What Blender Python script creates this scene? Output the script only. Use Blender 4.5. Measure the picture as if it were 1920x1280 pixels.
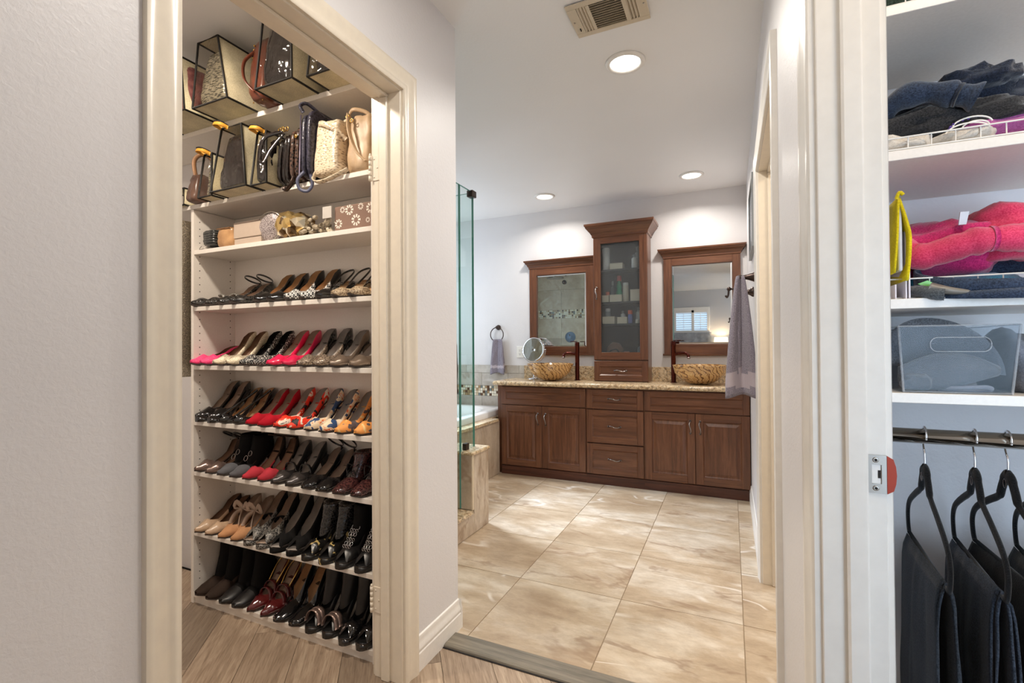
import bpy, bmesh, math, random
from mathutils import Vector, Matrix, noise
random.seed(7)
SC = bpy.context.scene
COL = SC.collection
PI = math.pi
for o in list(bpy.data.objects):
    bpy.data.objects.remove(o)

# ------------------------------------------------------------------ camera, light, exposure
H_CAM = 1.15
cam_d = bpy.data.cameras.new('camera')
cam_d.lens = 897.2 / 1920 * 36
cam_d.sensor_width = 36
cam_d.clip_start = 0.02
cam = bpy.data.objects.new('camera', cam_d)
COL.objects.link(cam)
cam.matrix_world = Matrix(((0.909624, 0.010386, 0.415304, 0),
                           (0.415381, -0.006893, -0.909621, 0),
                           (-0.006585, 0.999922, -0.010585, H_CAM),
                           (0, 0, 0, 1)))
SC.camera = cam
SC.view_settings.view_transform = 'Standard'
SC.view_settings.look = 'None'
SC.view_settings.gamma = 1
SC.view_settings.use_curve_mapping = False
SC.view_settings.exposure = 0.0

world = bpy.data.worlds.new('world')
SC.world = world
world.use_nodes = True
wbg = world.node_tree.nodes['Background']
wbg.inputs[0].default_value = (0.62, 0.80, 1.0, 1)
wbg.inputs[1].default_value = 1.6
SC.cycles.max_bounces = 10
SC.cycles.diffuse_bounces = 6
SC.cycles.glossy_bounces = 5
SC.cycles.transmission_bounces = 10
SC.cycles.transparent_max_bounces = 16
SC.cycles.sample_clamp_indirect = 6
SC.cycles.blur_glossy = 0.5
SC.cycles.caustics_reflective = False
SC.cycles.caustics_refractive = False


def area(name, loc, size, power, col, rot=(0, 0, 0), sy=None, spread=PI, shape=None):
    d = bpy.data.lights.new(name, 'AREA')
    d.energy = power
    d.color = col
    d.shape = shape or ('RECTANGLE' if sy else 'DISK')
    d.size = size
    if sy:
        d.size_y = sy
    d.spread = spread
    o = bpy.data.objects.new(name, d)
    o.location = loc
    o.rotation_euler = rot
    COL.objects.link(o)
    return o


WARM = (1.0, 0.83, 0.63)
NEUT = (1.0, 0.94, 0.86)
COOL = (0.80, 0.90, 1.0)
# recessed ceiling lamps (position, watts, colour)
CZ = 2.47
DOWN = [(-0.433, 2.238, 12, NEUT, 'round recessed ceiling light nearest, beside the ceiling vent'),
        (-1.476, 3.943, 8, NEUT, 'round recessed ceiling light above the left wood framed mirror'),
        (-0.262, 3.944, 8, NEUT, 'round recessed ceiling light above the right wood framed mirror')]
for x, y, p, c, _ in DOWN:
    area('lamp_light', (x, y, CZ - 0.012), 0.13, p, c, spread=math.radians(150))
# lamps outside the picture: hall ceiling, shoe closet, clothes closet, side room, bedroom
area('lamp_light', (-0.36, 0.80, CZ - 0.03), 0.16, 10.5, NEUT)
area('lamp_light', (-1.70, 0.75, CZ - 0.05), 0.16, 22, (1.0, 0.87, 0.72))
area('lamp_light', (0.62, 0.45, CZ - 0.05), 0.25, 12, WARM)
area('lamp_light', (0.9, 2.1, CZ - 0.05), 0.3, 14, WARM)
area('window_or_fill_light', (-3.03, 3.62, 1.85), 0.6, 9, (0.72, 0.84, 1.0), rot=(0, -math.radians(49), math.radians(-15)), sy=0.35, spread=math.radians(42))
# daylight entering through the bathroom window, then two added fill lights
area('window_or_fill_light', (-3.02, 3.55, 1.62), 1.3, 15, COOL, rot=(0, -PI / 2, 0), sy=0.95)
area('window_or_fill_light', (0.98, -0.26, 1.0), 0.7, 9.5, (0.56, 0.77, 1.0), rot=(PI / 2, 0, 0.05), sy=1.1, spread=math.radians(110))  # added cool fill for the clothes closet, its window is made up
area('window_or_fill_light', (2.3, -2.0, 1.4), 1.4, 48, (0.9, 0.95, 1.0), rot=(0, PI / 2, 0), sy=1.6)  # added daylight fill from the bedroom side, not from the shuttered window

# ------------------------------------------------------------------ materials


def srgb(r, g, b):
    f = lambda c: (c / 255 / 12.92) if c / 255 <= 0.04045 else ((c / 255 + 0.055) / 1.055) ** 2.4
    return (f(r), f(g), f(b), 1)


class MT:
    """small node-tree helper"""
    def __init__(s, name, col=(200, 200, 200), rough=0.5, metal=0.0, spec=0.5):
        s.m = bpy.data.materials.new(name)
        s.m.use_nodes = True
        s.nt = s.m.node_tree
        s.b = s.nt.nodes['Principled BSDF']
        s.set('Base Color', srgb(*col))
        s.set('Roughness', rough)
        s.set('Metallic', metal)
        s.set('Specular IOR Level', spec)
        s.co = None

    def set(s, k, v):
        s.b.inputs[k].default_value = v

    def n(s, t, **kw):
        nd = s.nt.nodes.new(t)
        for k, v in kw.items():
            if k.startswith('i_'):
                key = k[2:]
                key = int(key) if key.isdigit() else key.replace('_', ' ')
                nd.inputs[key].default_value = v
            else:
                setattr(nd, k, v)
        return nd

    def l(s, a, b):
        s.nt.links.new(a, b)

    def coord(s, scale=(1, 1, 1), rnd=False, world=False, rot=(0, 0, 0)):
        if world:
            out = s.n('ShaderNodeNewGeometry').outputs['Position']
        else:
            out = s.n('ShaderNodeTexCoord').outputs['Object']
        if rnd:
            oi = s.n('ShaderNodeObjectInfo')
            mu = s.n('ShaderNodeMath', operation='MULTIPLY', i_1=37.0)
            s.l(oi.outputs['Random'], mu.inputs[0])
            ad = s.n('ShaderNodeVectorMath', operation='ADD')
            s.l(out, ad.inputs[0])
            s.l(mu.outputs[0], ad.inputs[1])
            out = ad.outputs[0]
        mp = s.n('ShaderNodeMapping')
        mp.inputs['Scale'].default_value = scale
        mp.inputs['Rotation'].default_value = rot
        s.l(out, mp.inputs[0])
        return mp.outputs[0]

    def noise(s, co, scale, detail=4, rough=0.55, dist=0.0):
        nd = s.n('ShaderNodeTexNoise')
        nd.inputs['Scale'].default_value = scale
        nd.inputs['Detail'].default_value = detail
        nd.inputs['Roughness'].default_value = rough
        nd.inputs['Distortion'].default_value = dist
        if co is not None:
            s.l(co, nd.inputs['Vector'])
        return nd.outputs[0]

    def ramp(s, fac, stops, interp='LINEAR'):
        r = s.n('ShaderNodeValToRGB')
        r.color_ramp.interpolation = interp
        el = r.color_ramp.elements
        while len(el) > len(stops):
            el.remove(el[-1])
        while len(el) < len(stops):
            el.new(0.5)
        for e, (p, c) in zip(el, stops):
            e.position = p
            e.color = srgb(*c) if len(c) == 3 else c
        s.l(fac, r.inputs[0])
        return r.outputs[0]

    def mix(s, fac, a, b, mode='MIX'):
        m = s.n('ShaderNodeMix', data_type='RGBA', blend_type=mode)
        for v, i in ((fac, 0), (a, 6), (b, 7)):
            if hasattr(v, 'links') or hasattr(v, 'is_linked'):
                s.l(v, m.inputs[i])
            elif i == 0:
                m.inputs[0].default_value = v
            else:
                m.inputs[i].default_value = srgb(*v) if len(v) == 3 else v
        return m.outputs[2]

    def color(s, out):
        s.l(out, s.b.inputs['Base Color'])
        return s

    def bump(s, fac, strength=0.2, dist=0.002):
        b = s.n('ShaderNodeBump')
        b.inputs['Strength'].default_value = strength
        b.inputs['Distance'].default_value = dist
        s.l(fac, b.inputs['Height'])
        s.l(b.outputs[0], s.b.inputs['Normal'])
        return s


def plain(name, col, rough=0.5, metal=0.0, spec=0.5, bump=None):
    m = MT(name, col, rough, metal, spec)
    co = m.coord(rnd=True)
    f = m.noise(co, 60 if bump is None else bump[0], 3)
    lo = tuple(max(0, int(c * 0.985)) for c in col)
    hi = tuple(min(255, int(c * 1.01)) for c in col)
    m.color(m.ramp(f, [(0.3, lo), (0.7, hi)]))
    if bump:
        m.bump(f, bump[1], bump[2])
    return m.m


def wall_paint(name, col, s=1.0):
    m = MT(name, col, 0.42, 0, 0.35)
    co = m.coord(world=True)
    f = m.noise(co, 95, 3, 0.6, 0.4)
    f2 = m.noise(co, 1.3, 2)
    m.color(m.ramp(f2, [(0.3, tuple(int(c * 0.985) for c in col)), (0.7, col)]))
    m.bump(f, 0.55 * s, 0.0016)
    return m.m


def fabric(name, col, col2=None, scale=420, bstr=0.5, rough=0.95, sheen=0.25, sp=(0.35, 0.65)):
    m = MT(name, col, rough, 0, 0.15)
    co = m.coord()
    f = m.noise(co, scale, 2, 0.7)
    f2 = m.noise(co, 9, 3)
    c2 = col2 or tuple(min(255, int(c * 1.35 + 8)) for c in col)
    base = m.ramp(f, [(sp[0], col), (sp[1], c2)])
    dk = m.ramp(f2, [(0.3, (205, 205, 205)), (0.7, (255, 255, 255))])
    m.color(m.mix(1.0, base, dk, 'MULTIPLY'))
    m.bump(f, bstr, 0.001)
    m.set('Sheen Weight', sheen)
    return m.m


def wood(name, dark, mid, light, axis='Z', rough=0.32, k=1.0, coat=0.15):
    m = MT(name, mid, rough)
    sc = {'Z': (26, 26, 1.6), 'X': (1.6, 26, 26), 'Y': (26, 1.6, 26)}[axis]
    co = m.coord(sc, rnd=True)
    f = m.noise(co, 1.6 * k, 5, 0.6, 0.6)
    co2 = m.coord(tuple(v * 6 for v in sc), rnd=True)
    g = m.noise(co2, 2.0 * k, 3, 0.6)
    base = m.ramp(f, [(0.28, dark), (0.5, mid), (0.72, light)])
    gr = m.ramp(g, [(0.35, (222, 222, 222)), (0.6, (255, 255, 255))])
    m.color(m.mix(0.7, base, gr, 'MULTIPLY'))
    m.bump(g, 0.05, 0.0005)
    m.set('Coat Weight', coat)
    m.set('Coat Roughness', 0.25)
    return m.m


M = {}
M['wall'] = wall_paint('wall_paint', (224, 222, 223))
M['ceiling'] = wall_paint('ceiling_paint', (238, 238, 238), 0.6)
M['bedroom'] = wall_paint('bedroom_paint', (196, 196, 198))
M['trim'] = plain('trim_paint', (228, 224, 217), 0.3, bump=(30, 0.05, 0.001))
M['warm_lit_cream'] = plain('warm_lit_cream_trim', (226, 216, 199), 0.3, bump=(30, 0.05, 0.001))  # trim paint with warm closet light put into its colour
M['jamb'] = plain('jamb_paint', (224, 214, 196), 0.34, bump=(30, 0.05, 0.001))
M['white'] = plain('white_paint', (236, 233, 228), 0.32)
M['melamine'] = plain('white_melamine', (232, 226, 218), 0.38, bump=(160, 0.05, 0.0006))
M['wire'] = plain('white_wire', (235, 232, 226), 0.35)
M['plastic'] = plain('white_plastic', (236, 234, 228), 0.35)
M['vent'] = plain('beige_vent_enamel', (205, 192, 170), 0.45)
M['vent_dark'] = plain('vent_shadow', (150, 140, 122), 0.8)
CH = ((80, 47, 32), (107, 67, 46), (130, 86, 60))
M['cherry'] = wood('stained_cherry', *CH, 'Z')
M['cherry_x'] = wood('stained_cherry_rail', *CH, 'X')
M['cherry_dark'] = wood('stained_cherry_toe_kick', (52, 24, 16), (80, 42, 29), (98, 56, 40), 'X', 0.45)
M['bronze'] = MT('dark_bronze', (78, 66, 62), 0.32, 0.9).m
M['pewter'] = MT('brushed_pewter', (150, 142, 138), 0.22, 0.95).m
M['orb'] = plain('oil_rubbed_faucet', (82, 34, 26), 0.18, 0.75)
M['chrome'] = MT('chrome', (225, 225, 228), 0.08, 1.0).m
M['nickel'] = MT('satin_nickel', (176, 170, 162), 0.3, 1.0).m
M['steel_rod'] = MT('steel_rod', (168, 156, 140), 0.12, 1.0).m
M['brass'] = MT('gold_tone_metal', (214, 170, 96), 0.22, 1.0).m
M['mirror'] = MT('mirror_silver', (236, 238, 238), 0.0, 1.0).m
M['grout'] = plain('grout', (158, 140, 116), 0.9)
M['hole'] = plain('dark_hole', (38, 34, 32), 0.9)
M['porcelain'] = MT('white_acrylic', (244, 244, 244), 0.12).m


def glass(name, tint, rough=0.0, refl=0.03, bump=None, haze=0.0, haze_col=(225, 228, 230), graze=0.45):
    m = bpy.data.materials.new(name)
    m.use_nodes = True
    nt = m.node_tree
    nt.nodes.clear()
    out = nt.nodes.new('ShaderNodeOutputMaterial')
    tr = nt.nodes.new('ShaderNodeBsdfTransparent')
    tr.inputs[0].default_value = srgb(*tint)
    gl = nt.nodes.new('ShaderNodeBsdfGlossy')
    gl.inputs['Roughness'].default_value = rough
    fr = nt.nodes.new('ShaderNodeLayerWeight')
    fr.inputs[0].default_value = 0.5
    pw_ = nt.nodes.new('ShaderNodeMath'); pw_.operation = 'POWER'; pw_.inputs[1].default_value = 4.0
    nt.links.new(fr.outputs['Facing'], pw_.inputs[0])
    ma = nt.nodes.new('ShaderNodeMath'); ma.operation = 'MULTIPLY_ADD'; ma.inputs[1].default_value = graze; ma.inputs[2].default_value = refl
    nt.links.new(pw_.outputs[0], ma.inputs[0])
    mx = nt.nodes.new('ShaderNodeMixShader')
    nt.links.new(ma.outputs[0], mx.inputs[0])
    nt.links.new(tr.outputs[0], mx.inputs[1])
    nt.links.new(gl.outputs[0], mx.inputs[2])
    last = mx
    if haze:
        df = nt.nodes.new('ShaderNodeBsdfDiffuse')
        df.inputs[0].default_value = srgb(*haze_col)
        tc0 = nt.nodes.new('ShaderNodeTexCoord')
        n0 = nt.nodes.new('ShaderNodeTexNoise')
        n0.inputs['Scale'].default_value = 170
        n0.inputs['Detail'].default_value = 3
        nt.links.new(tc0.outputs['Object'], n0.inputs['Vector'])
        mr = nt.nodes.new('ShaderNodeMapRange')
        mr.inputs[1].default_value = 0.35; mr.inputs[2].default_value = 0.7
        mr.inputs[3].default_value = haze * 0.4; mr.inputs[4].default_value = haze * 2.0
        nt.links.new(n0.outputs[0], mr.inputs[0])
        m2 = nt.nodes.new('ShaderNodeMixShader')
        nt.links.new(mr.outputs[0], m2.inputs[0])
        nt.links.new(mx.outputs[0], m2.inputs[1])
        nt.links.new(df.outputs[0], m2.inputs[2])
        last = m2
    nt.links.new(last.outputs[0], out.inputs[0])
    if bump:
        tc = nt.nodes.new('ShaderNodeTexCoord')
        no = nt.nodes.new('ShaderNodeTexNoise')
        no.inputs['Scale'].default_value = bump[0]
        bp = nt.nodes.new('ShaderNodeBump')
        bp.inputs['Strength'].default_value = bump[1]
        bp.inputs['Distance'].default_value = 0.01
        nt.links.new(tc.outputs['Object'], no.inputs['Vector'])
        nt.links.new(no.outputs[0], bp.inputs['Height'])
        nt.links.new(bp.outputs[0], gl.inputs['Normal'])
        nt.links.new(bp.outputs[0], fr.inputs['Normal'])
    return m


M['shower_glass'] = glass('shower_glass', (247, 252, 251))
M['glass_edge'] = MT('green_glass_edge', (96, 160, 146), 0.15).m
M['clear'] = glass('clear_plastic', (240, 242, 244), 0.06, refl=0.010, graze=0.15)
M['vinyl'] = glass('clear_vinyl', (246, 243, 238), 0.07, refl=0.05, bump=(26, 1.0), graze=0.3)


M['obscure'] = glass('obscure_glass', (226, 230, 232), 0.3, refl=0.03, bump=(120, 1.0), haze=0.022)


def granite():
    m = MT('gold_granite', (200, 165, 115), 0.12)
    co = m.coord(world=True)
    a = m.noise(co, 16, 6, 0.7, 1.2)
    b = m.noise(co, 55, 5, 0.75, 0.6)
    v = m.n('ShaderNodeTexVoronoi')
    v.inputs['Scale'].default_value = 70
    m.l(co, v.inputs['Vector'])
    base = m.ramp(a, [(0.32, (96, 64, 46)), (0.41, (192, 162, 126)), (0.50, (238, 226, 204)), (0.60, (216, 188, 148)), (0.70, (138, 98, 70))])
    sp = m.ramp(b, [(0.40, (58, 42, 36)), (0.47, (216, 200, 176)), (0.60, (250, 244, 230))])
    c = m.mix(0.8, base, sp, 'MULTIPLY')
    c = m.mix(0.15, c, (225, 205, 170))
    m.color(c)
    return m.m


M['granite'] = granite()


def stone_tile(name, lo, mid, hi, vein, rough=0.35, rnd=True, gain=1.0, dk=(140, 112, 88)):
    m = MT(name, mid, rough)
    co = m.coord((1, 2.3, 1), rnd=rnd)
    a = m.noise(co, 1.8, 8, 0.66, 0.35)
    b = m.noise(co, 8, 6, 0.75, 0.2)
    base = m.ramp(a, [(0.30, lo), (0.48, mid), (0.66, hi)])
    fine = m.ramp(b, [(0.3, (214, 208, 202)), (0.6, (255, 255, 255))])
    c = m.mix(0.75, base, fine, 'MULTIPLY')
    # pale and dark thin veins
    vn = m.noise(co, 0.9, 3, 0.5, 0.5)
    va = m.ramp(vn, [(0.488, (0, 0, 0)), (0.497, (255, 255, 255)), (0.503, (255, 255, 255)), (0.513, (0, 0, 0))])
    mp = m.noise(co, 1.7, 2)
    mk = m.ramp(mp, [(0.52, (0, 0, 0)), (0.60, (255, 255, 255))])
    fac = m.mix(1.0, va, mk, 'MULTIPLY')
    fac2 = m.mix(0.6, (0, 0, 0), fac)
    c = m.mix(fac2, c, vein)
    vd = m.noise(co, 1.2, 5, 0.6, 0.4)
    vb = m.ramp(vd, [(0.478, (0, 0, 0)), (0.496, (255, 255, 255)), (0.504, (255, 255, 255)), (0.526, (0, 0, 0))])
    vb2 = m.mix(0.55, (0, 0, 0), vb)
    mk2 = m.ramp(m.noise(co, 2.1, 2), [(0.5, (0, 0, 0)), (0.6, (255, 255, 255))])
    c = m.mix(m.mix(1.0, vb2, mk2, 'MULTIPLY'), c, dk)
    m.color(c)
    return m.m


M['floor_tile'] = stone_tile('porcelain_floor_tile', (170, 147, 120), (194, 174, 148), (220, 208, 190), (244, 238, 228), 0.30)
M['wall_tile'] = stone_tile('travertine_wall_tile', (176, 156, 134), (194, 176, 154), (214, 200, 182), (226, 216, 202), 0.3)
M['grey_tile'] = stone_tile('grey_beige_wall_tile', (176, 168, 158), (192, 186, 176), (210, 206, 198), (226, 222, 216), 0.3)


def mosaic():
    m = MT('glass_stone_mosaic', (200, 190, 170), 0.2)
    co = m.coord(world=True)
    sn = m.n('ShaderNodeVectorMath', operation='SNAP')
    sn.inputs[1].default_value = (0.0259, 0.0259, 0.0259)
    m.l(co, sn.inputs[0])
    wn = m.n('ShaderNodeTexWhiteNoise')
    m.l(sn.outputs[0], wn.inputs['Vector'])
    m.color(m.ramp(wn.outputs[0], [(0.0, (232, 224, 204)), (0.34, (206, 190, 160)), (0.52, (168, 140, 104)), (0.66, (96, 66, 46)),
                                   (0.78, (120, 128, 126)), (0.88, (238, 232, 216))], 'CONSTANT'))
    return m.m


M['mosaic'] = mosaic()


def plank_mat():
    m = MT('oak_vinyl_plank', (176, 150, 124), 0.45)
    co = m.coord((2.2, 26, 1), rnd=True)
    a = m.noise(co, 1.3, 5, 0.6, 1.4)
    g = m.noise(m.coord((8, 130, 1), rnd=True), 1.5, 3, 0.6, 0.4)
    oi = m.n('ShaderNodeObjectInfo')
    tone = m.ramp(oi.outputs['Random'], [(0.0, (206, 204, 202)), (0.5, (236, 232, 228)), (1.0, (255, 252, 248))])
    base = m.ramp(a, [(0.28, (150, 132, 114)), (0.5, (172, 153, 134)), (0.72, (190, 173, 153))])
    gr = m.ramp(g, [(0.36, (206, 200, 194)), (0.56, (255, 255, 255))])
    c = m.mix(0.7, base, gr, 'MULTIPLY')
    c = m.mix(1.0, c, tone, 'MULTIPLY')
    v = m.n('ShaderNodeTexVoronoi')
    v.inputs['Scale'].default_value = 2.4
    m.l(m.coord((1, 2.2, 1), rnd=True), v.inputs['Vector'])
    kn = m.ramp(v.outputs['Distance'], [(0.02, (60, 44, 34)), (0.06, (255, 255, 255))])
    m.color(m.mix(0.8, c, kn, 'MULTIPLY'))
    m.bump(g, 0.12, 0.0008)
    return m.m


M['plank'] = plank_mat()
M['threshold'] = wood('grey_threshold_wood', (96, 90, 80), (128, 120, 106), (150, 142, 126), 'X', 0.45)

# ------------------------------------------------------------------ geometry helpers


def link(name, mesh, mat=None, parent=None, loc=None):
    o = bpy.data.objects.new(name, mesh)
    COL.objects.link(o)
    if mat is not None:
        mats = mat if isinstance(mat, (list, tuple)) else [mat]
        for k in mats:
            mesh.materials.append(M[k] if isinstance(k, str) else k)
    if parent is not None:
        o.parent = parent
        mesh.transform(Matrix.Translation(-wl(parent)))
    if loc is not None:
        o.location = loc
    return o


def wl(o):
    v = Vector((0, 0, 0))
    while o is not None:
        v += Vector(o.location)
        o = o.parent
    return v


def obj(name, bm, mat=None, parent=None, smooth=False, angle=None):
    """link a bmesh built in world coordinates as one mesh object"""
    me = bpy.data.meshes.new(name)
    bm.normal_update()
    bm.to_mesh(me)
    bm.free()
    if smooth or angle:
        me.shade_smooth()
        if angle:
            me.set_sharp_from_angle(angle=math.radians(angle))
    return link(name, me, mat, parent)


def empty(name, label, cat, loc=(0, 0, 0), group=None, kind=None):
    o = bpy.data.objects.new(name, None)
    o.empty_display_size = 0.03
    COL.objects.link(o)
    o.location = loc
    if label:
        o['label'] = label
    if cat:
        o['category'] = cat
    if group:
        o['group'] = group
    if kind:
        o['kind'] = kind
    return o


def tag(o, label, cat, group=None, kind=None):
    o['label'] = label
    if cat:
        o['category'] = cat
    if group:
        o['group'] = group
    if kind:
        o['kind'] = kind
    return o


def struct(o, label=None):
    o['kind'] = 'structure'
    if label:
        o['label'] = label
    return o


def B():
    return bmesh.new()


def box(bm, x0, x1, y0, y1, z0, z1, bev=0.0, mi=0):
    vs = [bm.verts.new((x, y, z)) for x in (x0, x1) for y in (y0, y1) for z in (z0, z1)]
    fs = []
    for idx in ((0, 1, 3, 2), (4, 6, 7, 5), (0, 4, 5, 1), (2, 3, 7, 6), (0, 2, 6, 4), (1, 5, 7, 3)):
        f = bm.faces.new([vs[i] for i in idx])
        f.material_index = mi
        fs.append(f)
    if bev > 0:
        es = list({e for f in fs for e in f.edges})
        bmesh.ops.bevel(bm, geom=es, offset=bev, segments=1, affect='EDGES', profile=0.5)
    return fs


def grid(bm, P, closed_u=False, closed_v=False, mi=0, smooth=True):
    """P[i][j] points -> quads"""
    V = [[bm.verts.new(p) for p in row] for row in P]
    n, m = len(V), len(V[0])
    for i in range(n if closed_u else n - 1):
        for j in range(m if closed_v else m - 1):
            a, b, c, d = V[i][j], V[(i + 1) % n][j], V[(i + 1) % n][(j + 1) % m], V[i][(j + 1) % m]
            q = []
            for v in (a, b, c, d):
                if v not in q:
                    q.append(v)
            try:
                f = bm.faces.new(q)
                f.material_index = mi
                f.smooth = smooth
            except ValueError:
                pass
    return V


def tube(bm, pts, r, seg=8, closed=False, flat=None, caps=True, mi=0):
    """round tube along points; r number or list; flat=(a,b) scales of the section"""
    pts = [Vector(p) for p in pts]
    n = len(pts)
    rr = r if isinstance(r, (list, tuple)) else [r] * n
    up = None
    rows = []
    for i, p in enumerate(pts):
        if closed:
            t = pts[(i + 1) % n] - pts[i - 1]
        else:
            t = pts[min(i + 1, n - 1)] - pts[max(i - 1, 0)]
        if t.length < 1e-9:
            t = Vector((0, 0, 1))
        t.normalize()
        if up is None:
            up = Vector((0, 0, 1)) if abs(t.z) < 0.9 else Vector((0, 1, 0))
        a = t.cross(up)
        if a.length < 1e-6:
            a = t.cross(Vector((1, 0, 0)))
        a.normalize()
        b = a.cross(t).normalized()
        up = b
        fa, fb = flat or (1, 1)
        rows.append([p + a * math.cos(2 * PI * k / seg) * rr[i] * fa + b * math.sin(2 * PI * k / seg) * rr[i] * fb for k in range(seg)])
    V = grid(bm, rows, closed_u=closed, closed_v=True, mi=mi)
    if caps and not closed:
        for row in (V[0][::-1], V[-1]):
            try:
                bm.faces.new(row).material_index = mi
            except ValueError:
                pass
    return V


def lathe(bm, prof, c=(0, 0, 0), seg=20, axis='Z', mi=0):
    rows = []
    for r, h in prof:
        row = []
        for k in range(seg):
            a = 2 * PI * k / seg
            u, v = r * math.cos(a), r * math.sin(a)
            p = {'Z': (u, v, h), 'Y': (u, h, v), 'X': (h, u, v)}[axis]
            row.append((c[0] + p[0], c[1] + p[1], c[2] + p[2]))
        rows.append(row)
    V = grid(bm, rows, closed_v=True, mi=mi)
    for row in (V[0], V[-1]):
        try:
            bm.faces.new(row).material_index = mi
        except ValueError:
            pass
    bmesh.ops.recalc_face_normals(bm, faces=bm.faces[:])
    return V


def prism(bm, poly, d0, d1, plane='XZ', mi=0):
    """extrude polygon (list of 2d) along the third axis"""
    def P(a, b, d):
        return {'XZ': (a, d, b), 'XY': (a, b, d), 'YZ': (d, a, b)}[plane]
    v0 = [bm.verts.new(P(a, b, d0)) for a, b in poly]
    v1 = [bm.verts.new(P(a, b, d1)) for a, b in poly]
    n = len(poly)
    fs = [bm.faces.new(v0[::-1]), bm.faces.new(v1)]
    for i in range(n):
        fs.append(bm.faces.new((v0[i], v0[(i + 1) % n], v1[(i + 1) % n], v1[i])))
    for f in fs:
        f.material_index = mi
    bmesh.ops.recalc_face_normals(bm, faces=fs)
    return fs


def smooth_pts(pts, n=4, closed=False):
    """catmull-rom resample"""
    P = [Vector(p) for p in pts]
    out = []
    N = len(P)
    rng = N if closed else N - 1
    for i in range(rng):
        if closed:
            p0, p1, p2, p3 = P[i - 1], P[i], P[(i + 1) % N], P[(i + 2) % N]
        else:
            p0, p1, p2, p3 = P[max(i - 1, 0)], P[i], P[i + 1], P[min(i + 2, N - 1)]
        for k in range(n):
            t = k / n
            out.append(0.5 * ((2 * p1) + (-p0 + p2) * t + (2 * p0 - 5 * p1 + 4 * p2 - p3) * t * t + (-p0 + 3 * p1 - 3 * p2 + p3) * t ** 3))
    if not closed:
        out.append(P[-1])
    return out


def copy_tree(o, loc=None, parent=None):
    c = o.copy()
    COL.objects.link(c)
    if parent is not None:
        c.parent = parent
    if loc is not None:
        c.location = loc
    for ch in list(o.children):
        copy_tree(ch, None, c)
    return c
# ------------------------------------------------------------------ the shell
WLX = -1.027          # face of the closet wall on the left
WRX = 0.13            # face of the wall on the right
YB = 4.38             # back wall of the bathroom
WT = 0.105            # wall thickness


def wall(name, boxes, mat='wall'):
    bm = B()
    for b in boxes:
        box(bm, *b)
    return struct(obj(name, bm, mat))


wall('wall_left', [(WLX - 0.12, WLX, -0.9, 0.595, 0, CZ), (WLX - 0.12, WLX, 1.355, 1.70, 0, CZ), (WLX - 0.12, WLX, 0.595, 1.355, 2.055, CZ)])
wall('wall_closet_back', [(-2.75, WLX - 0.12, 1.585, 1.70, 0, CZ)])
wall('wall_closet_left', [(-2.85, -2.75, -0.4, 1.70, 0, CZ)])
wall('wall_closet_front', [(-2.75, WLX - 0.12, -0.4, -0.3, 0, CZ)])
WT = 0.085
wall('wall_right', [(WRX, WRX + WT, -0.9, 0.10, 0, CZ), (WRX, WRX + WT, 0.925, 1.625, 0, CZ), (WRX, WRX + WT, 2.625, 4.5, 0, CZ),
                    (WRX, WRX + WT, 0.10, 0.925, 2.055, CZ), (WRX, WRX + WT, 1.625, 2.625, 2.01, CZ)])
wall('wall_back', [(-3.2, WRX, YB, YB + 0.12, 0, CZ)])
wall('wall_bathroom_left', [(-3.2, -3.1, 1.70, 2.95, 0, CZ), (-3.2, -3.1, 4.15, YB, 0, CZ), (-3.2, -3.1, 2.95, 4.15, 0, 1.15), (-3.2, -3.1, 2.95, 4.15, 2.1, CZ)])
wall('wall_bathroom_front', [(-3.1, -2.85, 1.585, 1.70, 0, CZ)])
wall('wall_wardrobe_back', [(WRX + WT, 1.5, 1.55, 1.62, 0, CZ)])
wall('wall_wardrobe_right', [(1.5, 1.58, -0.4, 1.62, 0, CZ)])
wall('wall_wardrobe_front', [(WRX + WT, 1.5, -0.4, -0.3, 0, CZ)])
wall('wall_side_room', [(1.5, 1.58, 1.62, 3.2, 0, CZ), (WRX + WT, 1.5, 3.12, 3.2, 0, CZ)])
wall('wall_bedroom_front', [(-4.0, -1.147, -1.0, -0.9, 0, CZ), (0.235, 2.5, -1.0, -0.9, 0, CZ)], 'bedroom')
wall('wall_bedroom_left', [(-4.1, -4.0, -3.5, -0.9, 0, CZ)], 'bedroom')
wall('wall_bedroom_right', [(2.5, 2.6, -3.5, -0.9, 0, CZ)], 'bedroom')
wall('wall_bedroom_back', [(-4.1, -1.222, -3.6, -3.5, 0, CZ), (-0.472, 2.6, -3.6, -3.5, 0, CZ), (-1.222, -0.472, -3.6, -3.5, 0, 1.49),
                           (-1.222, -0.472, -3.6, -3.5, 2.02, CZ)], 'bedroom')
bm = B(); box(bm, -4.1, 2.6, -3.6, 4.5, CZ, CZ + 0.08)
struct(obj('ceiling', bm, 'ceiling'))

# floors: one slab under the wood planks, one under the porcelain tiles
bm = B(); box(bm, -4.1, 2.6, -3.6, 1.60, -0.10, -0.008)
fl = struct(obj('floor', bm, 'hole'))
# planks run diagonally (about 55 degrees); only those near the camera and in the shoe closet
ang = math.radians(-52)
d = Vector((math.cos(ang), math.sin(ang), 0)); e = Vector((-d.y, d.x, 0))


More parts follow.
